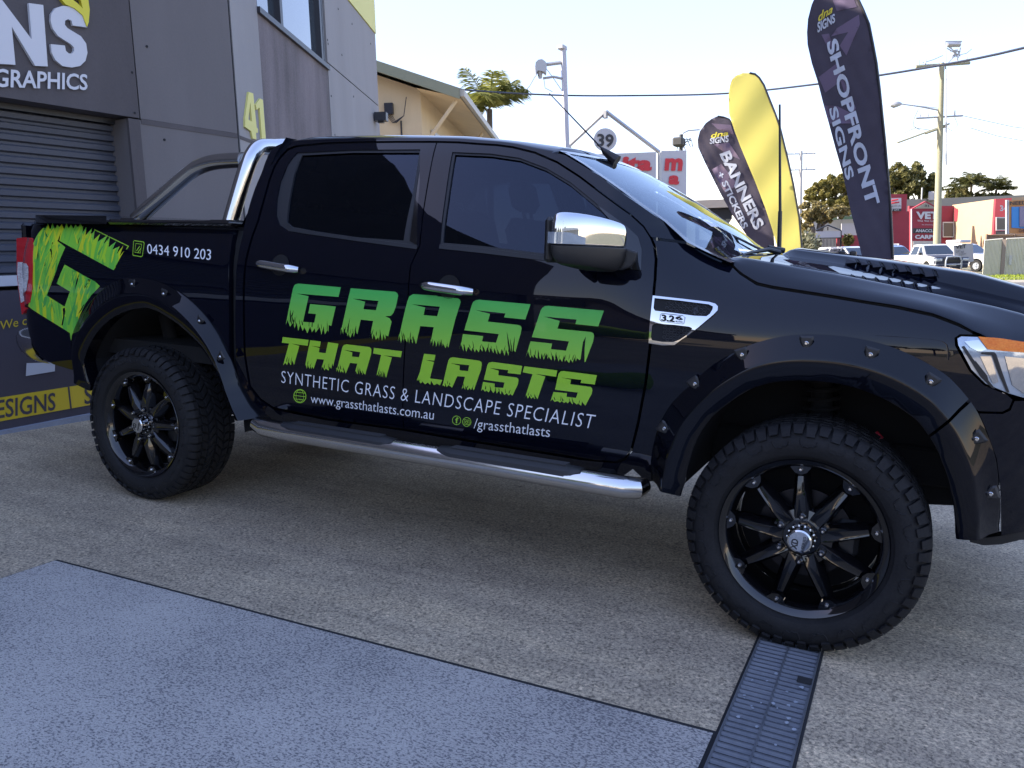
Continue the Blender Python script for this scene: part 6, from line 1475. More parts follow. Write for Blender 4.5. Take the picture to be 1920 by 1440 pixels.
# light pole with broken floodlight
D = 23; r, inv, z0 = root_at('light_pole', 'grey square light pole with a hooded floodlight on its left arm', 'light pole', 1066, D)
a = at(1072,460,D); a[2] = z0; t_ = at(1056,88,D); m = MB(); m.tube([tuple(a), tuple(t_)], .085, 4); wp(m.build('pole', mat('grey_pole', (.42,.42,.46), .5), r), inv)
m = MB(); m.bbox(tuple(at(1047,94,D)-[0,.1,0]), tuple(at(1061,85,D)+[0,.1,0]), .02); wp(m.build('top_sensor', M_GALV, r), inv)
m = MB(); m.tube([tuple(at(1056,117,D)), tuple(at(1024,121,D))], .05, 6); m.tube([tuple(at(1056,148,D)), tuple(at(1038,144,D)), tuple(at(1018,147,D))], .035, 6); wp(m.build('lamp_arm', M_GALV, r), inv)
m = MB(); L = [at(u,v,D) for u,v in ((1003,128),(1004,119),(1009,114),(1016,113),(1022,117),(1025,124),(1024,140),(1019,136),(1008,134),(1004,145))]; n_ = len(L); V = [p+FH[0]*0 for p in L]
off = np.array([FH[0], FH[1], 0])*.28; m.add([p-off*.5 for p in L]+[p+off*.5 for p in L], [tuple(range(n_)), tuple(n_+k for k in range(n_))[::-1]]+[(k, (k+1)%n_, n_+(k+1)%n_, n_+k) for k in range(n_)])
m.tube([tuple(at(1012,133,D)), tuple(at(1013,147,D))], [.09,.05], 8); wp(m.build('floodlight', M_GALV, r), inv)
m = MB()
for L in ([(1004,142),(994,160),(984,172)],[(1020,150),(1022,165),(1036,172)],[(1018,120),(1040,150),(1055,172)]): m.tube([tuple(at(u,v,D)) for u,v in L], .008, 4)
wp(m.build('loose_wire', M_WIRE, r), inv)
# framed shop sign 39
D = 23.5; r, inv, z0 = root_at('shop_sign', 'gabled steel sign frame with round number 39 and white boards with red letters', 'sign', 1150, D)
rv, dv = frame_at(1150, D)
def onD(u, v, off=0): return at(u, v, D)-np.append(FH, 0)*off
m = MB()
for a_, b_ in (((1068,272),(1136,209)),((1136,209),(1237,286)),((1237,286),(1237,470)),((1068,272),(1072,470))): m.tube([tuple(onD(*a_)), tuple(onD(*b_))], .055, 4)
m.bbox(tuple(onD(1131,222)-[0,.05,0]), tuple(onD(1139,208)+[0,.05,0]), .01); wp(m.build('frame', M_GALV, r), inv)
def plate(parent, inv, pts, th, m_, nm='board', Dd=None):
    off = np.append(FH, 0)*th; k = len(pts); V = [np.array(p) for p in pts]+[np.array(p)+off for p in pts]
    o = mk(nm, V, [tuple(range(k)), tuple(k+i for i in range(k))[::-1]]+[(i, i+k, (i+1)%k+k, (i+1)%k) for i in range(k)], m_, parent); o.matrix_parent_inverse = inv; return o
M_BOARDW = mat('board_white', (.44,.44,.46), .5); M_REDL = mat('red_lettering', (.50,.02,.03), .5); M_BLK = mat('black_lettering', (.02,.02,.025), .5)
plate(r, inv, [onD(1134+21.5*math.cos(t), 263+21.5*math.sin(t), .12) for t in np.linspace(0,2*PI,33)[:-1]], .06, M_BOARDW, 'number_disc')
plate(r, inv, [onD(1100,290,.02),onD(1230,285,.02),onD(1230,470,.02),onD(1100,470,.02)], .15, M_BOARDW); plate(r, inv, [onD(1240,283,.02),onD(1287,282,.02),onD(1287,470,.02),onD(1240,470,.02)], .15, M_BOARDW)
def txt(parent, inv, s, q, m_, D, off, bold=0.0, nm='lettering', sp_=1.0):
    q = [at(u, v, D)-np.append(FH, 0)*off for u, v in q]; V2, F2, _ = text_mesh(s, bold, 3, sp_)
    V = [(q[0]*(1-u)+q[1]*u)*(1-v)+(q[2]*(1-u)+q[3]*u)*v for u, v in V2]; o = mk(nm, V, F2, m_, parent); o.matrix_parent_inverse = inv; return o
txt(r, inv, '39', [(1118,276),(1149,278),(1119,252),(1150,253)], M_BLK, D, .14, .03)
txt(r, inv, 'ita', [(1163,320),(1221,321),(1168,294),(1224,294)], M_REDL, D, .05, .05)
txt(r, inv, 'm', [(1245,320),(1278,321),(1247,297),(1281,297)], M_REDL, D, .05, .05); txt(r, inv, 'a', [(1252,346),(1272,347),(1254,329),(1275,329)], M_REDL, D, .05, .05)
# flat awning roof over the neighbour's forecourt
D = 21; r, inv, z0 = root_at('awning', 'low beige flat awning on posts behind the windscreen', 'awning', 1330, D)
m = MB(); p0 = at(1270,392,D); p1 = at(1392,374,D); rv, dv = frame_at(1330, D); W_ = np.linalg.norm((p1-p0)[:2])
def fb(o, r_, d_, a0,a1,b0,b1,z0,z1): 
    v = [o+r_*a+d_*b+np.array([0,0,z-o[2]]) for z in (z0,z1) for a,b in ((a0,b0),(a1,b0),(a1,b1),(a0,b1))]; return v, [(0,3,2,1),(4,5,6,7),(0,1,5,4),(1,2,6,5),(2,3,7,6),(3,0,4,7)]
m.add(*fb(p0, rv, dv, 0, W_, 0, 5, p0[2], p1[2])); wp(m.build('roof', mat('beige_fascia', (.30,.27,.25), .7), r), inv)
m = MB(); m.add(*fb(p0, rv, dv, .6, W_-.3, .3, 4.5, p0[2]-.28, p0[2]-.01)); 
for a_ in (.5, W_-.5): m.add(*fb(p0, rv, dv, a_-.05, a_+.05, .4, .5, z0, p0[2]-.28))
wp(m.build('beam', M_FRAME, r), inv)

# ---- shops across the road
def wallq(parent, inv, L, D0, D1, m_, nm, th=.25):
    """upright wall through photo corners: L = ((u0,v0top),(u1,v1top)) at depths D0, D1 down to the ground"""
    a = at(L[0][0], L[0][1], D0); b = at(L[1][0], L[1][1], D1); off = np.append(FH,0)*th
    P_ = [np.array([a[0],a[1],-.3]), np.array([b[0],b[1],-.3]), b, a]; V = P_+[p+off for p in P_]
    o = mk(nm, V, [(0,1,2,3),(7,6,5,4),(0,3,7,4),(1,5,6,2),(2,6,7,3)], m_, parent); o.matrix_parent_inverse = inv; return o
M_REDW = wallmat('red_render', (.26,.030,.045), .08, False); M_TAUPE = wallmat('taupe_render', (.28,.25,.20), .04, False); M_CREAMW = wallmat('cream_render', (.38,.27,.17), .05, False); M_PALEW = wallmat('pale_shed', (.42,.40,.36), .06)
rs, inv, z0 = root_at('shop_building', 'red and cream single storey shop building with tall windows across the road', 'building', 1780, 66)
wallq(rs, inv, ((1640,364),(1701,364)), 64, 64, M_REDW, 'red_parapet'); wallq(rs, inv, ((1640,396),(1712,396)), 63.5, 63.5, M_REDW, 'red_wall')
wallq(rs, inv, ((1700,374),(2010,362)), 70, 78, M_TAUPE, 'long_parapet'); wallq(rs, inv, ((1705,386),(1790,386)), 66, 66, M_REDW, 'red_wall')
wallq(rs, inv, ((1789,384),(1868,373)), 66, 61, M_CREAMW, 'cream_wall'); wallq(rs, inv, ((1867,373),(1897,371)), 60.6, 60.2, M_REDW, 'red_panel'); wallq(rs, inv, ((1897,371),(2010,360)), 60.2, 61, M_CREAMW, 'cream_wall')
plate(rs, inv, [at(1790,388,65.6),at(1804,402,65.2),at(1804,415,65.2),at(1790,415,65.6)], .05, M_REDW, 'painted_corner')
def winrow(us, v0, v1, Dd, mg, mf, nm='window', pane='pane'):
    for i in range(len(us)-1):
        a, b = us[i], us[i+1]; k = (a-1789)/(1868-1789)*5 if a > 1788 else 0; d_ = Dd-k-.12
        f = plate(rs, inv, [at(a,v0,d_),at(b,v0,d_),at(b,v1,d_),at(a,v1,d_)], .06, mf, nm); p = plate(f, Matrix.Identity(4), [at(a+1.6,v0+2,d_-.02),at(b-1.6,v0+2,d_-.02),at(b-1.6,v1-2,d_-.02),at(a+1.6,v1-2,d_-.02)], .01, mg, pane)
M_BLIND = mat('yellow_blind', (.48,.30,.08), .6); M_WINF = mat('white_window_frame', (.5,.5,.48), .5); M_DGL = mat('dull_glass', (.08,.075,.075), .15, spec=.4)
winrow([1796,1806], 414, 440, 66, M_DGL, M_WINF); winrow([1806,1817,1827,1836,1846,1856], 412, 439, 66, M_BLIND, M_WINF); winrow([1796,1806,1817,1827,1836,1846,1856], 440, 474, 66, M_DGL, M_WINF); winrow([1768,1789], 416, 445, 65.9, M_DGL, M_WINF)
winrow([1868,1893], 407, 432, 61, M_DGL, M_WINF); winrow([1868,1893], 433, 470, 61, M_DGL, M_FRAME)
txt(rs, inv, '34', [(1872,396),(1886,397),(1872,385),(1886,386)], M_BOARDW, 60, .2, .03)
m = MB()
for u, w_ in ((1746,5),(1728,1.2)): p = at(u, 372, 71); k = w_*71/F; m.bbox(tuple(p-[k,.5,.2]), tuple(p+[k,.5,.55 if w_ > 2 else .9]), .05)
wp(m.build('roof_vent', M_GALV, rs), inv)
sg, inv, z0 = root_at('shop_sign', 'white company board on the red parapet just right of the SHOPFRONT banner', 'sign', 1680, 63)
plate(sg, inv, [at(1650,372,63.2),at(1690,371,63.2),at(1690,391,63.2),at(1650,391,63.2)], .1, M_BOARDW); plate(sg, inv, [at(1650,391,63.2),at(1690,391,63.2),at(1690,396,63.2),at(1650,396,63.2)], .1, M_BLK, 'lower_strip')
txt(sg, inv, 'CAL PTY LTD', [(1669,389),(1688,388),(1669,385.5),(1688,385)], M_BLK, 63.2, .1, .01); txt(sg, inv, '7 243', [(1671,395),(1684,395),(1671,392),(1684,392)], M_BOARDW, 63.2, .1, .01)
m = MB(); [m.tube([tuple(at(u0,v0,63)), tuple(at(u1,v1,63))], .05, 4) for u0,v0,u1,v1 in ((1672,376,1684,374),(1672,381,1686,379))]; wp(m.build('logo_line', M_REDL, sg), inv)
# pylon sign
D = 55; sg, inv, z0 = root_at('pylon_sign', 'red gabled pylon sign reading VET, partly behind the timber utility pole', 'sign', 1735, D)
plate(sg, inv, [at(1709,392,D),at(1736,377,D),at(1766,392,D),at(1766,480,D),at(1709,480,D)], .3, M_REDW, 'panel')
plate(sg, inv, [at(1715,391,D-.05),at(1736,380,D-.05),at(1757,391,D-.05)], .04, M_TAUPE, 'gable_plate'); m = MB(); m.tube([tuple(at(1709,392,D-.1)), tuple(at(1709,480,D-.1))], .04, 4); wp(m.build('edge_trim', M_BOARDW, sg), inv)
txt(sg, inv, '31', [(1732,388),(1740,388),(1732,384),(1740,384)], M_BLK, D, .12, .02)
txt(sg, inv, 'VET', [(1717,411),(1757,411),(1716,397),(1758,397)], M_BOARDW, D, .12, .05); txt(sg, inv, 'The Vet Lounge', [(1718,417),(1763,417),(1718,412.5),(1763,412.5)], M_BOARDW, D, .12, .01); txt(sg, inv, 'Pet Grooming', [(1727,423),(1747,423),(1727,420.5),(1747,420.5)], M_BOARDW, D, .12, .0)
plate(sg, inv, [at(1712,428,D-.05),at(1764,428,D-.05),at(1764,437,D-.05),at(1712,437,D-.05)], .04, M_BLK, 'black_strip'); txt(sg, inv, 'ANACCLERA', [(1715,435.5),(1763,435.5),(1715,430),(1763,430)], M_BOARDW, D, .12, .03)
txt(sg, inv, 'CARPET', [(1714,448),(1762,448),(1714,440.5),(1762,440.5)], M_BOARDW, D, .12, .05); plate(sg, inv, [at(1712,452,D-.05),at(1764,452,D-.05),at(1764,470,D-.05),at(1712,470,D-.05)], .04, M_PALEW, 'lower_panel')
# low row of sheds behind the banner, green sign
rs2, inv, z0 = root_at('shed_building', 'long pale shed with white doors behind the parked wagon, left of the red shop', 'building', 1580, 74)
wallq(rs2, inv, ((1512,412),(1650,408)), 74, 74, M_PALEW, 'wall'); wallq(rs2, inv, ((1570,441),(1660,441)), 60, 60, M_REDW, 'low_red_wall'); wallq(rs2, inv, ((1532,397),(1566,395)), 76, 76, mat('pale_green_wall', (.40,.44,.34), .8), 'parapet')
plate(rs2, inv, [at(1578,419,73.5),at(1607,418,73.5),at(1607,442,73.5),at(1578,442,73.5)], .1, M_BOARDW, 'door')
sg, inv, z0 = root_at('shop_sign', 'green shop fascia sign reading SUMP on the far shed left of the banner', 'sign', 1585, 73)
plate(sg, inv, [at(1561,396,73),at(1625,393,73),at(1625,410,73),at(1561,412,73)], .15, mat('green_sign', (.10,.17,.09), .6)); txt(sg, inv, 'SUMPY', [(1579,401),(1606,400),(1579,396),(1606,395)], M_BOARDW, 73, .1, .02); txt(sg, inv, '0756 42', [(1583,406),(1604,405),(1583,403),(1604,402)], M_BOARDW, 73, .1, .01)
m = MB(); c = at(1571,399,72.9); m.tube([tuple(at(1571,410,72.9)), tuple(at(1571,401,72.9))], .06, 5); m.lathe([(0,-.03),(.28,-.03),(.28,.03)], 16, origin=tuple(c)); wp(m.build('tree_emblem', M_BOARDW, sg), inv)
# gabled gate sign
D = 58; sg, inv, z0 = root_at('entry_sign', 'black gabled entry frame with a blank pale sign over a slatted gate', 'sign', 1552, D)
m = MB()
for a_, b_ in (((1530,480),(1530,432)),((1577,480),(1577,432)),((1530,432),(1552,422)),((1552,422),(1577,432)),((1530,446),(1577,446)),((1552,425),(1552,432))): m.tube([tuple(at(*a_,D)), tuple(at(*b_,D))], .05, 4)
for k in range(18): u = 1531+k*2.6; m.tube([tuple(at(u,480,D)), tuple(at(u,448,D))], .025, 4)
wp(m.build('frame', M_FRAME, sg), inv); plate(sg, inv, [at(1530,434,D-.06),at(1576,433,D-.06),at(1576,445,D-.06),at(1530,446,D-.06)], .05, mat('blank_sign', (.36,.35,.38), .6))
# shrub
def shrub(label, u, v, D, pw, ph, n, m_, seed, grp=None):
    p = at(u, v, D); r = random.Random(seed); root = thing('shrub', label, 'shrub', (p[0], p[1], gz(p[0],p[1])), group=grp); inv = Matrix.Translation(-Vector(root.location)); k = D/F; V = []; Fc = []
    for i in range(n):
        d = Vector((r.gauss(0,.5), r.gauss(0,.5), r.gauss(0,.5))); c = Vector(p)+Vector((d.x*pw*k, d.y*pw*k, d.z*ph*k)); a = Vector((r.gauss(0,1),r.gauss(0,1),r.gauss(0,1))).normalized(); b = a.cross(Vector((0,.3,1))).normalized(); s_ = .16*r.uniform(.6,1.4); i0 = len(V); V += [c-a*s_, c+b*s_*.5, c+a*s_, c-b*s_*.5]; Fc.append((i0,i0+1,i0+2,i0+3))
    o = mk('foliage', V, Fc, m_, root); o.matrix_parent_inverse = inv
shrub('pale flowering shrub beside the yellow banner', 1513, 458, 50, 16, 18, 900, leafmat('leaf_pale', (.10,.11,.05), (.35,.34,.24)), 4); shrub('small palm-like shrub by the low red wall', 1590, 450, 58, 8, 8, 400, M_LEAFO, 5)

# ---- billboard, fences, verge
D = 45; sg, inv, z0 = root_at('billboard', 'orange billboard reading NEED above the corrugated fence at the right edge', 'sign', 1915, D)
plate(sg, inv, [at(1892,376,D),at(1990,372,D),at(1990,444,D),at(1892,437,D)], .12, mat('orange_board', (.46,.21,.07), .6)); 
plate(sg, inv, [at(1897,388,D-.05),at(1960,386,D-.05),at(1960,431,D-.05),at(1897,427,D-.05)], .03, mat('blue_print', (.03,.20,.52), .5), 'blue_panel'); plate(sg, inv, [at(1912,388,D-.1),at(1940,388,D-.1),at(1940,425,D-.1),at(1912,425,D-.1)], .03, mat('mauve_print', (.20,.17,.26), .5), 'picture')
txt(sg, inv, 'NEED SI', [(1891.5,385),(1935,383),(1891.5,378),(1935,376)], M_BLK, D, .1, .03); txt(sg, inv, '0427 65', [(1908,436),(1945,437),(1908,429),(1945,430)], mat('brown_lettering', (.12,.05,.03), .6), D, .1, .01)
m = MB(); [m.tube([tuple(at(u,470,D)), tuple(at(u,375,D))], .05, 4) for u in (1887,1890)]; wp(m.build('post', M_BOARDW, sg), inv)
D = 40; fn, inv, z0 = root_at('corrugated_fence', 'cream corrugated steel fence on the grass verge at the right edge', 'fence', 1880, D)
M_FENCE = mat('cream_steel', (.42,.40,.33), .5, build=speckle((.54,.50,.41),(.62,.58,.48), 1, 10, .4, 0))
def corr(u0, v0, w0, u1, v1, w1, n):
    V = []; 
    for i in range(n*4+1):
        t = i/(n*4); u = u0+(u1-u0)*t; vt = v0+(v1-v0)*t; a = at(u, vt, D-(0,.035,.035,0)[i%4]); V += [(a[0],a[1],z0-.02), tuple(a)]
    return V, [(2*i, 2*i+2, 2*i+3, 2*i+1) for i in range(n*4)]
m = MB(); m.add(*corr(1846,452,0,1880,449,0,14)); m.add(*corr(1887,449,0,1990,444,0,38)); wp(m.build('sheet', M_FENCE, fn), inv)
m = MB(); m.tube([tuple(at(1846,451,D)), tuple(at(1880,448,D))], .04, 4); m.tube([tuple(at(1887,448,D)), tuple(at(1990,443,D))], .04, 4); wp(m.build('top_rail', M_FENCE, fn), inv)
a = at(1883.5,449,D-.05); m = MB(); m.bbox((a[0]-.09,a[1]-.06,z0), (a[0]+.09,a[1]+.06,a[2]), .01); wp(m.build('post', mat('brown_post', (.20,.16,.14), .7), fn), inv)
a = at(1894,495,D-.14); m = MB(); m.bbox((a[0]-.06,a[1]-.02,a[2]-.05), (a[0]+.06,a[1]+.02,a[2]+.40), .01); wp(m.build('letter_slot', M_GALV, fn), inv)
D = 44; fn, inv, z0 = root_at('timber_fence', 'brown timber paling fence showing above the corrugated fence', 'fence', 1870, D)
M_PALE = mat('brown_paling', (.20,.13,.09), .8); m = MB()
for k in range(48):
    u = 1851+k*2.9; a = at(u, 441, D); m.box((a[0]-.040,a[1]-.01,z0), (a[0]+.040,a[1]+.01,a[2])); 
wp(m.build('palings', M_PALE, fn), inv); m = MB(); a, b = at(1849,441,D-.05), at(1990,438,D-.05); m.tube([tuple(a), tuple(b)], .035, 4)
for u in (1850,1902): a = at(u, 439, D-.05); m.tube([(a[0],a[1],z0),tuple(a)], .06, 4)
wp(m.build('rail', M_PALE, fn), inv)
# verge, footpath and street
def sheet(name, pts, z, m_):
    V = [(p[0], p[1], z) for p in pts]; o = mk(name, V, [tuple(range(len(V)))], m_); return tag(o, kind='structure')
yv0 = at(1860, 500, 33)[1]
sheet('street', [(-70,27.5),(70,27.5),(70,36.2),(-70,36.2)], -.188, M_ASPH)
m = MB(); m.box((-70,36.2,-.3), (70,36.35,-.09)); tag(m.build('kerb', M_PALEW), kind='structure')
rgr = random.Random(5)
sheet('verge', [(-70,36.35),(70,36.35),(70,44),(-70,44)], -.105, M_GRASS); sheet('footpath', [(-70,38.2),(70,38.2),(70,39.3),(-70,39.3)], -.10, M_PALEW)
V = []; Fc = []
for i in range(9000):
    x = rgr.uniform(-4, 10); y = rgr.choice((rgr.uniform(36.4,38.2), rgr.uniform(39.3,43.5))); h = rgr.uniform(.04,.11); a = rgr.uniform(0,PI); c, s_ = math.cos(a)*.02, math.sin(a)*.02; k = len(V)
    V += [(x-c,y-s_,-.106),(x+c,y+s_,-.106),(x+rgr.uniform(-.03,.03),y,-.106+h)]; Fc.append((k,k+1,k+2))
tag(mk('grass', V, Fc, M_GRASS), 'sunlit rough grass along the far verge', 'grass', kind='stuff')

# ---- parked vehicles
M_CARW = mat('white_paint', (.50,.50,.50), .25, coat=.6); M_CARG = mat('shaded_front_colour', (.035,.04,.06), .5, spec=.2); M_CARS = mat('silver_paint', (.35,.38,.42), .3, .3, coat=.6); M_CARB = mat('blue_paint', (.12,.19,.32), .3, coat=.6)  # blue-grey tone puts the shade on the white ute's front into its colour
M_CGL = mat('car_glass', (.02,.028,.04), .06, spec=.7)
def vehicle(kind, name, label, pos, head, paint, front=None, cat='car', group='parked vehicles across the road', bar=False, pod=False, rack=False):
    root = thing(name, label, cat, (pos[0], pos[1], pos[2]), head, group)
    W_ = .90; R_ = .36
    if kind == 'ute':
        wb = 1.5; side = [(2.42,.42),(2.5,.62),(2.46,.86),(2.30,1.0),(1.35,1.10),(1.1,1.12),(-.62,1.12),(-.66,1.10),(-2.50,1.10),(-2.55,.62),(-2.45,.48)]
        cab_ = [(1.28,1.08),(.55,1.66),(.25,1.72),(-.45,1.70),(-.66,1.10)]; wins = [[(1.05,1.14),(.55,1.58),(.38,1.60),(.38,1.14)],[(.28,1.14),(.28,1.60),(-.36,1.60),(-.50,1.14)]]
    else:
        wb = 1.38; side = [(2.25,.40),(2.34,.62),(2.30,.88),(2.12,1.0),(1.15,1.10),(-2.10,1.12),(-2.30,.95),(-2.32,.55),(-2.2,.44)]
        cab_ = [(1.12,1.08),(.42,1.64),(.1,1.72),(-1.7,1.70),(-2.0,1.55),(-2.2,1.08)]; wins = [[(.9,1.14),(.40,1.56),(.22,1.60),(.22,1.14)],[(.12,1.14),(.12,1.60),(-.75,1.60),(-.80,1.14)],[(-.88,1.14),(-.84,1.60),(-1.55,1.58),(-1.90,1.16)]]
    def arch(x0): return [(x0-.43*math.cos(t)*-1 if False else x0-(-.43)*math.cos(t), .38+.43*math.sin(t)) for t in np.linspace(0, PI, 9)]
    low = [(side[-1][0], side[-1][1])]+[(x, z) for x, z in arch(-wb)[::-1]]+[(x, z) for x, z in arch(wb)[::-1]]
    out = side[:-1]+low
    V2, T, bd = fill([out], .25); inn = inset(out, .05); V = []; Fc = []
    m = MB(); k = len(V2)
    for sg_ in (1, -1):
        m.add([(x, sg_*(W_-.0), z) for x, z in V2], [t[::-1] if sg_ > 0 else t for t in T])
    n = len(out); m.add([(x, W_, z) for x, z in out]+[(x, -W_, z) for x, z in out], [(i, (i+1)%n, n+(i+1)%n, n+i) for i in range(n)])
    body = m.build('body', paint, root, False)
    bv = body.modifiers.new('b', 'BEVEL'); bv.width = .05; bv.segments = 2; bv.limit_method = 'ANGLE'
    wt = lambda z: W_-.02-max(0, z-1.08)*.32
    n = len(cab_); m = MB(); m.add([(x, wt(z), z) for x, z in cab_]+[(x, -wt(z), z) for x, z in cab_], [tuple(range(n))[::-1], tuple(range(n, 2*n))]+[(i, (i+1)%n, n+(i+1)%n, n+i) for i in range(n)]); m.build('cabin', paint, root)
    for sg_ in (1,-1):
        for wn_ in wins: m = MB(); m.add([(x, sg_*(wt(z)+.006), z) for x, z in wn_], [tuple(range(len(wn_)))]); m.build('side_window', M_CGL, root)
    a, b = cab_[0], cab_[1]; f_ = lambda t, e=.012: (a[0]+(b[0]-a[0])*t+e, a[1]+(b[1]-a[1])*t+e)
    p, q = f_(.12), f_(.95); m = MB(); m.add([(p[0],-wt(p[1])+.07,p[1]),(p[0],wt(p[1])-.07,p[1]),(q[0],wt(q[1])-.07,q[1]),(q[0],-wt(q[1])+.07,q[1])], [(0,1,2,3)]); m.build('windscreen', M_CGL, root)
    for x in (wb,-wb):
        for sg_ in (1,-1):
            w_ = part('wheel', root, (x, sg_*.80, R_)); m = MB(); m.lathe([(.20,-.11),(.33,-.11),(R_,-.07),(R_,.07),(.33,.11),(.20,.11)], 24); m.build('tyre', M_TYRE, w_, True)
            m = MB(); yo = .105*sg_; m.lathe([(.0,yo*.6),(.05,yo*.8),(.20,yo)], 20)
            for k_ in range(5): an = k_*2*PI/5; m.tube([(0,yo,0),(.19*math.cos(an),yo,.19*math.sin(an))], .03, 5)
            m.build('rim', M_CARS, w_)
    fx = side[1][0]; m = MB()
    for sg_ in (1,-1):
        m = MB(); m.bbox((fx-.24, min(sg_*.52,sg_*.915), .76), (fx+.03, max(sg_*.52,sg_*.915), .95), .04); m.build('headlight', M_LENS, root)
        m = MB(); m.bbox((.92, min(sg_*.92,sg_*1.08), 1.12), (1.04, max(sg_*.92,sg_*1.08), 1.27), .03); m.build('door_mirror', M_PLASTIC if kind == 'ute' else paint, root)
        m = MB(); m.bbox((side[-2][0]-.01 if kind=='ute' else -2.33, min(sg_*.70,sg_*.87), .75), (side[-2][0]+.12 if kind=='ute' else -2.2, max(sg_*.70,sg_*.87), 1.02), .02); m.build('tail_light', M_RED, root)
    m = MB(); m.bbox((fx-.08,-.46,.70), (fx+.035,.46,.92), .02); m.build('grille', M_PLASTIC, root)
    m = MB(); m.bbox((fx-.05,-.84,.40), (fx+.05,.84,.62), .04); m.build('front_bumper', front or paint, root)
    m = MB(); m.bbox((fx+.05,-.20,.52), (fx+.062,.20,.64), .003); m.build('number_plate', M_BOARDW, root)
    if front is not None: m = MB(); V_ = [(1.30,-.84,1.115),(1.30,.84,1.115),(2.30,.80,1.012),(2.30,-.80,1.012)]; m.add(V_, [(0,1,2,3)]); m.build('bonnet', front, root); m = MB(); m.bbox((fx-.26,-.908,.60), (fx+.012,.908,1.0), .05); m.build('nose', front, root)
    if bar:
        m = MB(); m.tube([(fx+.14,-.42,.36),(fx+.15,-.42,.80),(fx+.12,-.34,1.00),(fx+.11,0,1.03),(fx+.12,.34,1.00),(fx+.15,.42,.80),(fx+.14,.42,.36)], .045, 10); m.tube([(fx+.14,-.42,.60),(fx+.14,.42,.60)], .03, 8); m.build('bull_bar', M_CARS, root, True)
    if pod: m = MB(); m.bbox((-.9,-.55,1.78), (.1,.55,1.96), .05); m.bbox((-.8,-.6,1.72), (-.7,.6,1.79), .01); m.build('roof_rack', M_BOARDW, root)
    if rack: m = MB(); [m.bbox((x,-.72,1.73), (x+.06,.72,1.80), .01) for x in (-.2,-1.2)]; [m.bbox((-1.3,y-.03,1.74), (0,y+.03,1.82), .01) for y in (-.6,.6)]; m.build('roof_rack', M_BOARDW, root)
    return root
def gp_(u, D): p = at(u, 490, D); return (p[0], p[1], gz(p[0], p[1])+.0)
vehicle('ute', 'parked_ute', 'white dual cab ute with front coloured dark as if shaded and silver bull bar parked on the far verge', gp_(1742,46.5), rad(296), M_CARW, M_CARG, 'ute', bar=True)
vehicle('suv', 'parked_wagon', 'white station wagon parked left of the SHOPFRONT banner', gp_(1590,50), rad(318), M_CARW)
vehicle('suv', 'parked_wagon', 'pale blue wagon with roof rack half hidden behind the SHOPFRONT banner', gp_(1668,52), rad(305), M_CARB, rack=True)
vehicle('suv', 'parked_wagon', 'white four wheel drive with roof pod behind the VET board', gp_(1806,51), rad(325), M_CARW, pod=True)
D = 44; sg, inv, z0 = root_at('notice_board', 'grey free-standing board reading VET on the grass beside the white ute', 'sign', 1808, D)
plate(sg, inv, [at(1788,460,D),at(1824,456,D),at(1826,490,D),at(1806,494,D),at(1790,492,D)], .06, mat('grey_board', (.33,.32,.33), .6)); txt(sg, inv, 'VET', [(1791,467),(1811,465),(1790,460),(1811,458)], M_BLK, D, .05, .04)
for s_, q in (('DAY', [(1792,474),(1800,473),(1792,469),(1800,468)]),('BE', [(1801,474),(1807,473.5),(1801,471),(1807,470)]),('TODAY', [(1797,479),(1811,477.5),(1797,475.5),(1811,474)])): txt(sg, inv, s_, q, mat('grey_lettering', (.12,.12,.13), .6), D, .05, .01)

# ---- what stands behind the camera (seen only as reflections in the paint and glass)
nb = thing('neighbour_building', 'long grey industrial building on the far side of the forecourt', 'building', (-20,-24,0)); inv = Matrix.Translation((20,24,0))
m = MB(); m.box((-60,-34,-.5), (-6.5,-24,3.5)); wp(m.build('wall', wallmat('grey_block', (.20,.185,.19), .2), nb), inv)
m = MB(); m.box((-60.2,-34.2,3.5), (-6.3,-23.8,4.4)); wp(m.build('roof', M_DGREY, nb), inv)
for k in range(9): m = MB(); m.box((-56+k*5.4,-23.99,.1), (-53+k*5.4,-23.93,2.7)); wp(m.build('roller_door', mat('pale_door', (.36,.36,.36), .6) if k == 0 else bpy.data.materials['pale_door'], nb), inv)
n2 = thing('low_shed', 'low shed with pale walls across the street behind', 'building', (22,-30,0)); inv = Matrix.Translation((-22,30,0)); m = MB(); m.box((8,-44,-.5), (40,-38,3.6)); wp(m.build('wall', M_PALEW, n2), inv); m = MB(); m.add([(7.5,-44.5,3.6),(40.5,-44.5,3.6),(40.5,-37.5,3.6),(7.5,-37.5,3.6),(7.5,-41,5),(40.5,-41,5)], [(0,1,5,4),(3,4,5,2),(0,4,3),(1,2,5)]); wp(m.build('roof', M_ROOFG, n2), inv)
sl_ = thing('street_lamp', 'tall curved street lamp by the road', 'street lamp', (3,-16,-.1)); inv = Matrix.Translation((-3,16,.1)); m = MB(); m.tube([(3,-16,-.1),(3,-16,5.5),(2.7,-16,7.2),(1.9,-16,8.1),(.8,-16,8.4)], [.10,.08,.07,.06,.05], 10); wp(m.build('pole', M_GALV, sl_, True), inv); m = MB(); m.tube([(.9,-16,8.4),(.5,-16,8.42),(.0,-16,8.38)], [.06,.16,.08], 10); wp(m.build('lamp_head', M_GALV, sl_, True), inv)
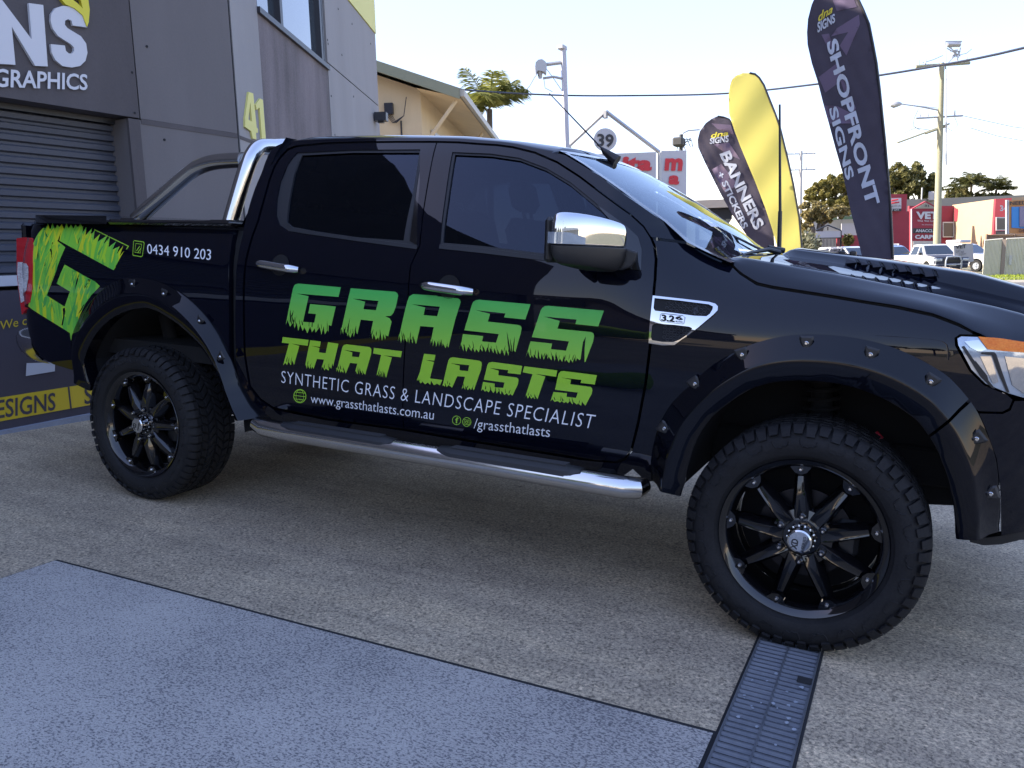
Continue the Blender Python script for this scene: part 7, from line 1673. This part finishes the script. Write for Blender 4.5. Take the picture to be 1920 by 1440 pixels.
for k, (x, y) in enumerate(((-2,-46),(5,-52),(-14,-45),(16,-48))):
    tree(['round tree beyond the forecourt, nearest the lamp','round tree beyond the shed','round tree beyond the grey building','round tree right of the shed'][k], [((x,y,4.5),(2.6,2.6,2.0)),((x+1.5,y,3.8),(2,2,1.6)),((x-1.6,y,3.9),(2,2,1.7))], (x,y,-.2), 900, .4, M_LEAF, 20+k, 'trees behind the camera')

sgn = thing('shop_sign', 'dark hanging sign with white lettering on the grey building behind the camera', 'sign', (-13,-23.8,2.6)); inv = Matrix.Translation((13,23.8,-2.6))
m = MB(); m.box((-17.5,-23.88,2.75), (-9.5,-23.78,4.2)); wp(m.build('board', M_FRAME, sgn), inv)
for i_, t_ in enumerate(('MINING & CIVIL SERVICES', 'CIVIL INNOVATION', 'GROUND SOLUTIONS')):
    o = text3('lettering', t_, (-17.1,-23.76,3.82-i_*.42), (1,0,0), (0,0,1), 7.0-i_*.8, .30, None, M_BOARDW, .01); V_ = [v.co.copy() for v in o.data.vertices]
    for v, c in zip(o.data.vertices, V_): v.co.x = -26.6-c.x+.0
    o.data.transform(Matrix.Translation((0,0,0))); o.parent = sgn; o.matrix_parent_inverse = inv
    for v, c in zip(o.data.vertices, V_): v.co.x = c.x
M_REFLROLL = mat('reflection_roll', (.16,.30,.02), .9, build=speckle((.10,.24,.01),(.24,.40,.04), 8, 60, .5, .6, .02))  # green rolls added out of view, only for a lime reflection in the doors
for (x_, y_, r_q, L_, lb) in ((-4.5,-11.2,.24,1.9,'long green roll added out of view to reflect lime green in the doors'), (-2.0,-4.3,.10,.9,'short green roll added out of view to reflect lime green in the doors')):
    z_ = gz(x_, y_); o = MB().tube([(x_-L_/2,y_,z_+r_q+.01),(x_-L_*.48,y_,z_+r_q+.01),(x_+L_*.48,y_,z_+r_q+.01),(x_+L_/2,y_,z_+r_q+.01)], [r_q*.6,r_q,r_q,r_q*.6], 24).build('reflection_roll', M_REFLROLL, None, True); tag(o, lb, 'reflection prop')
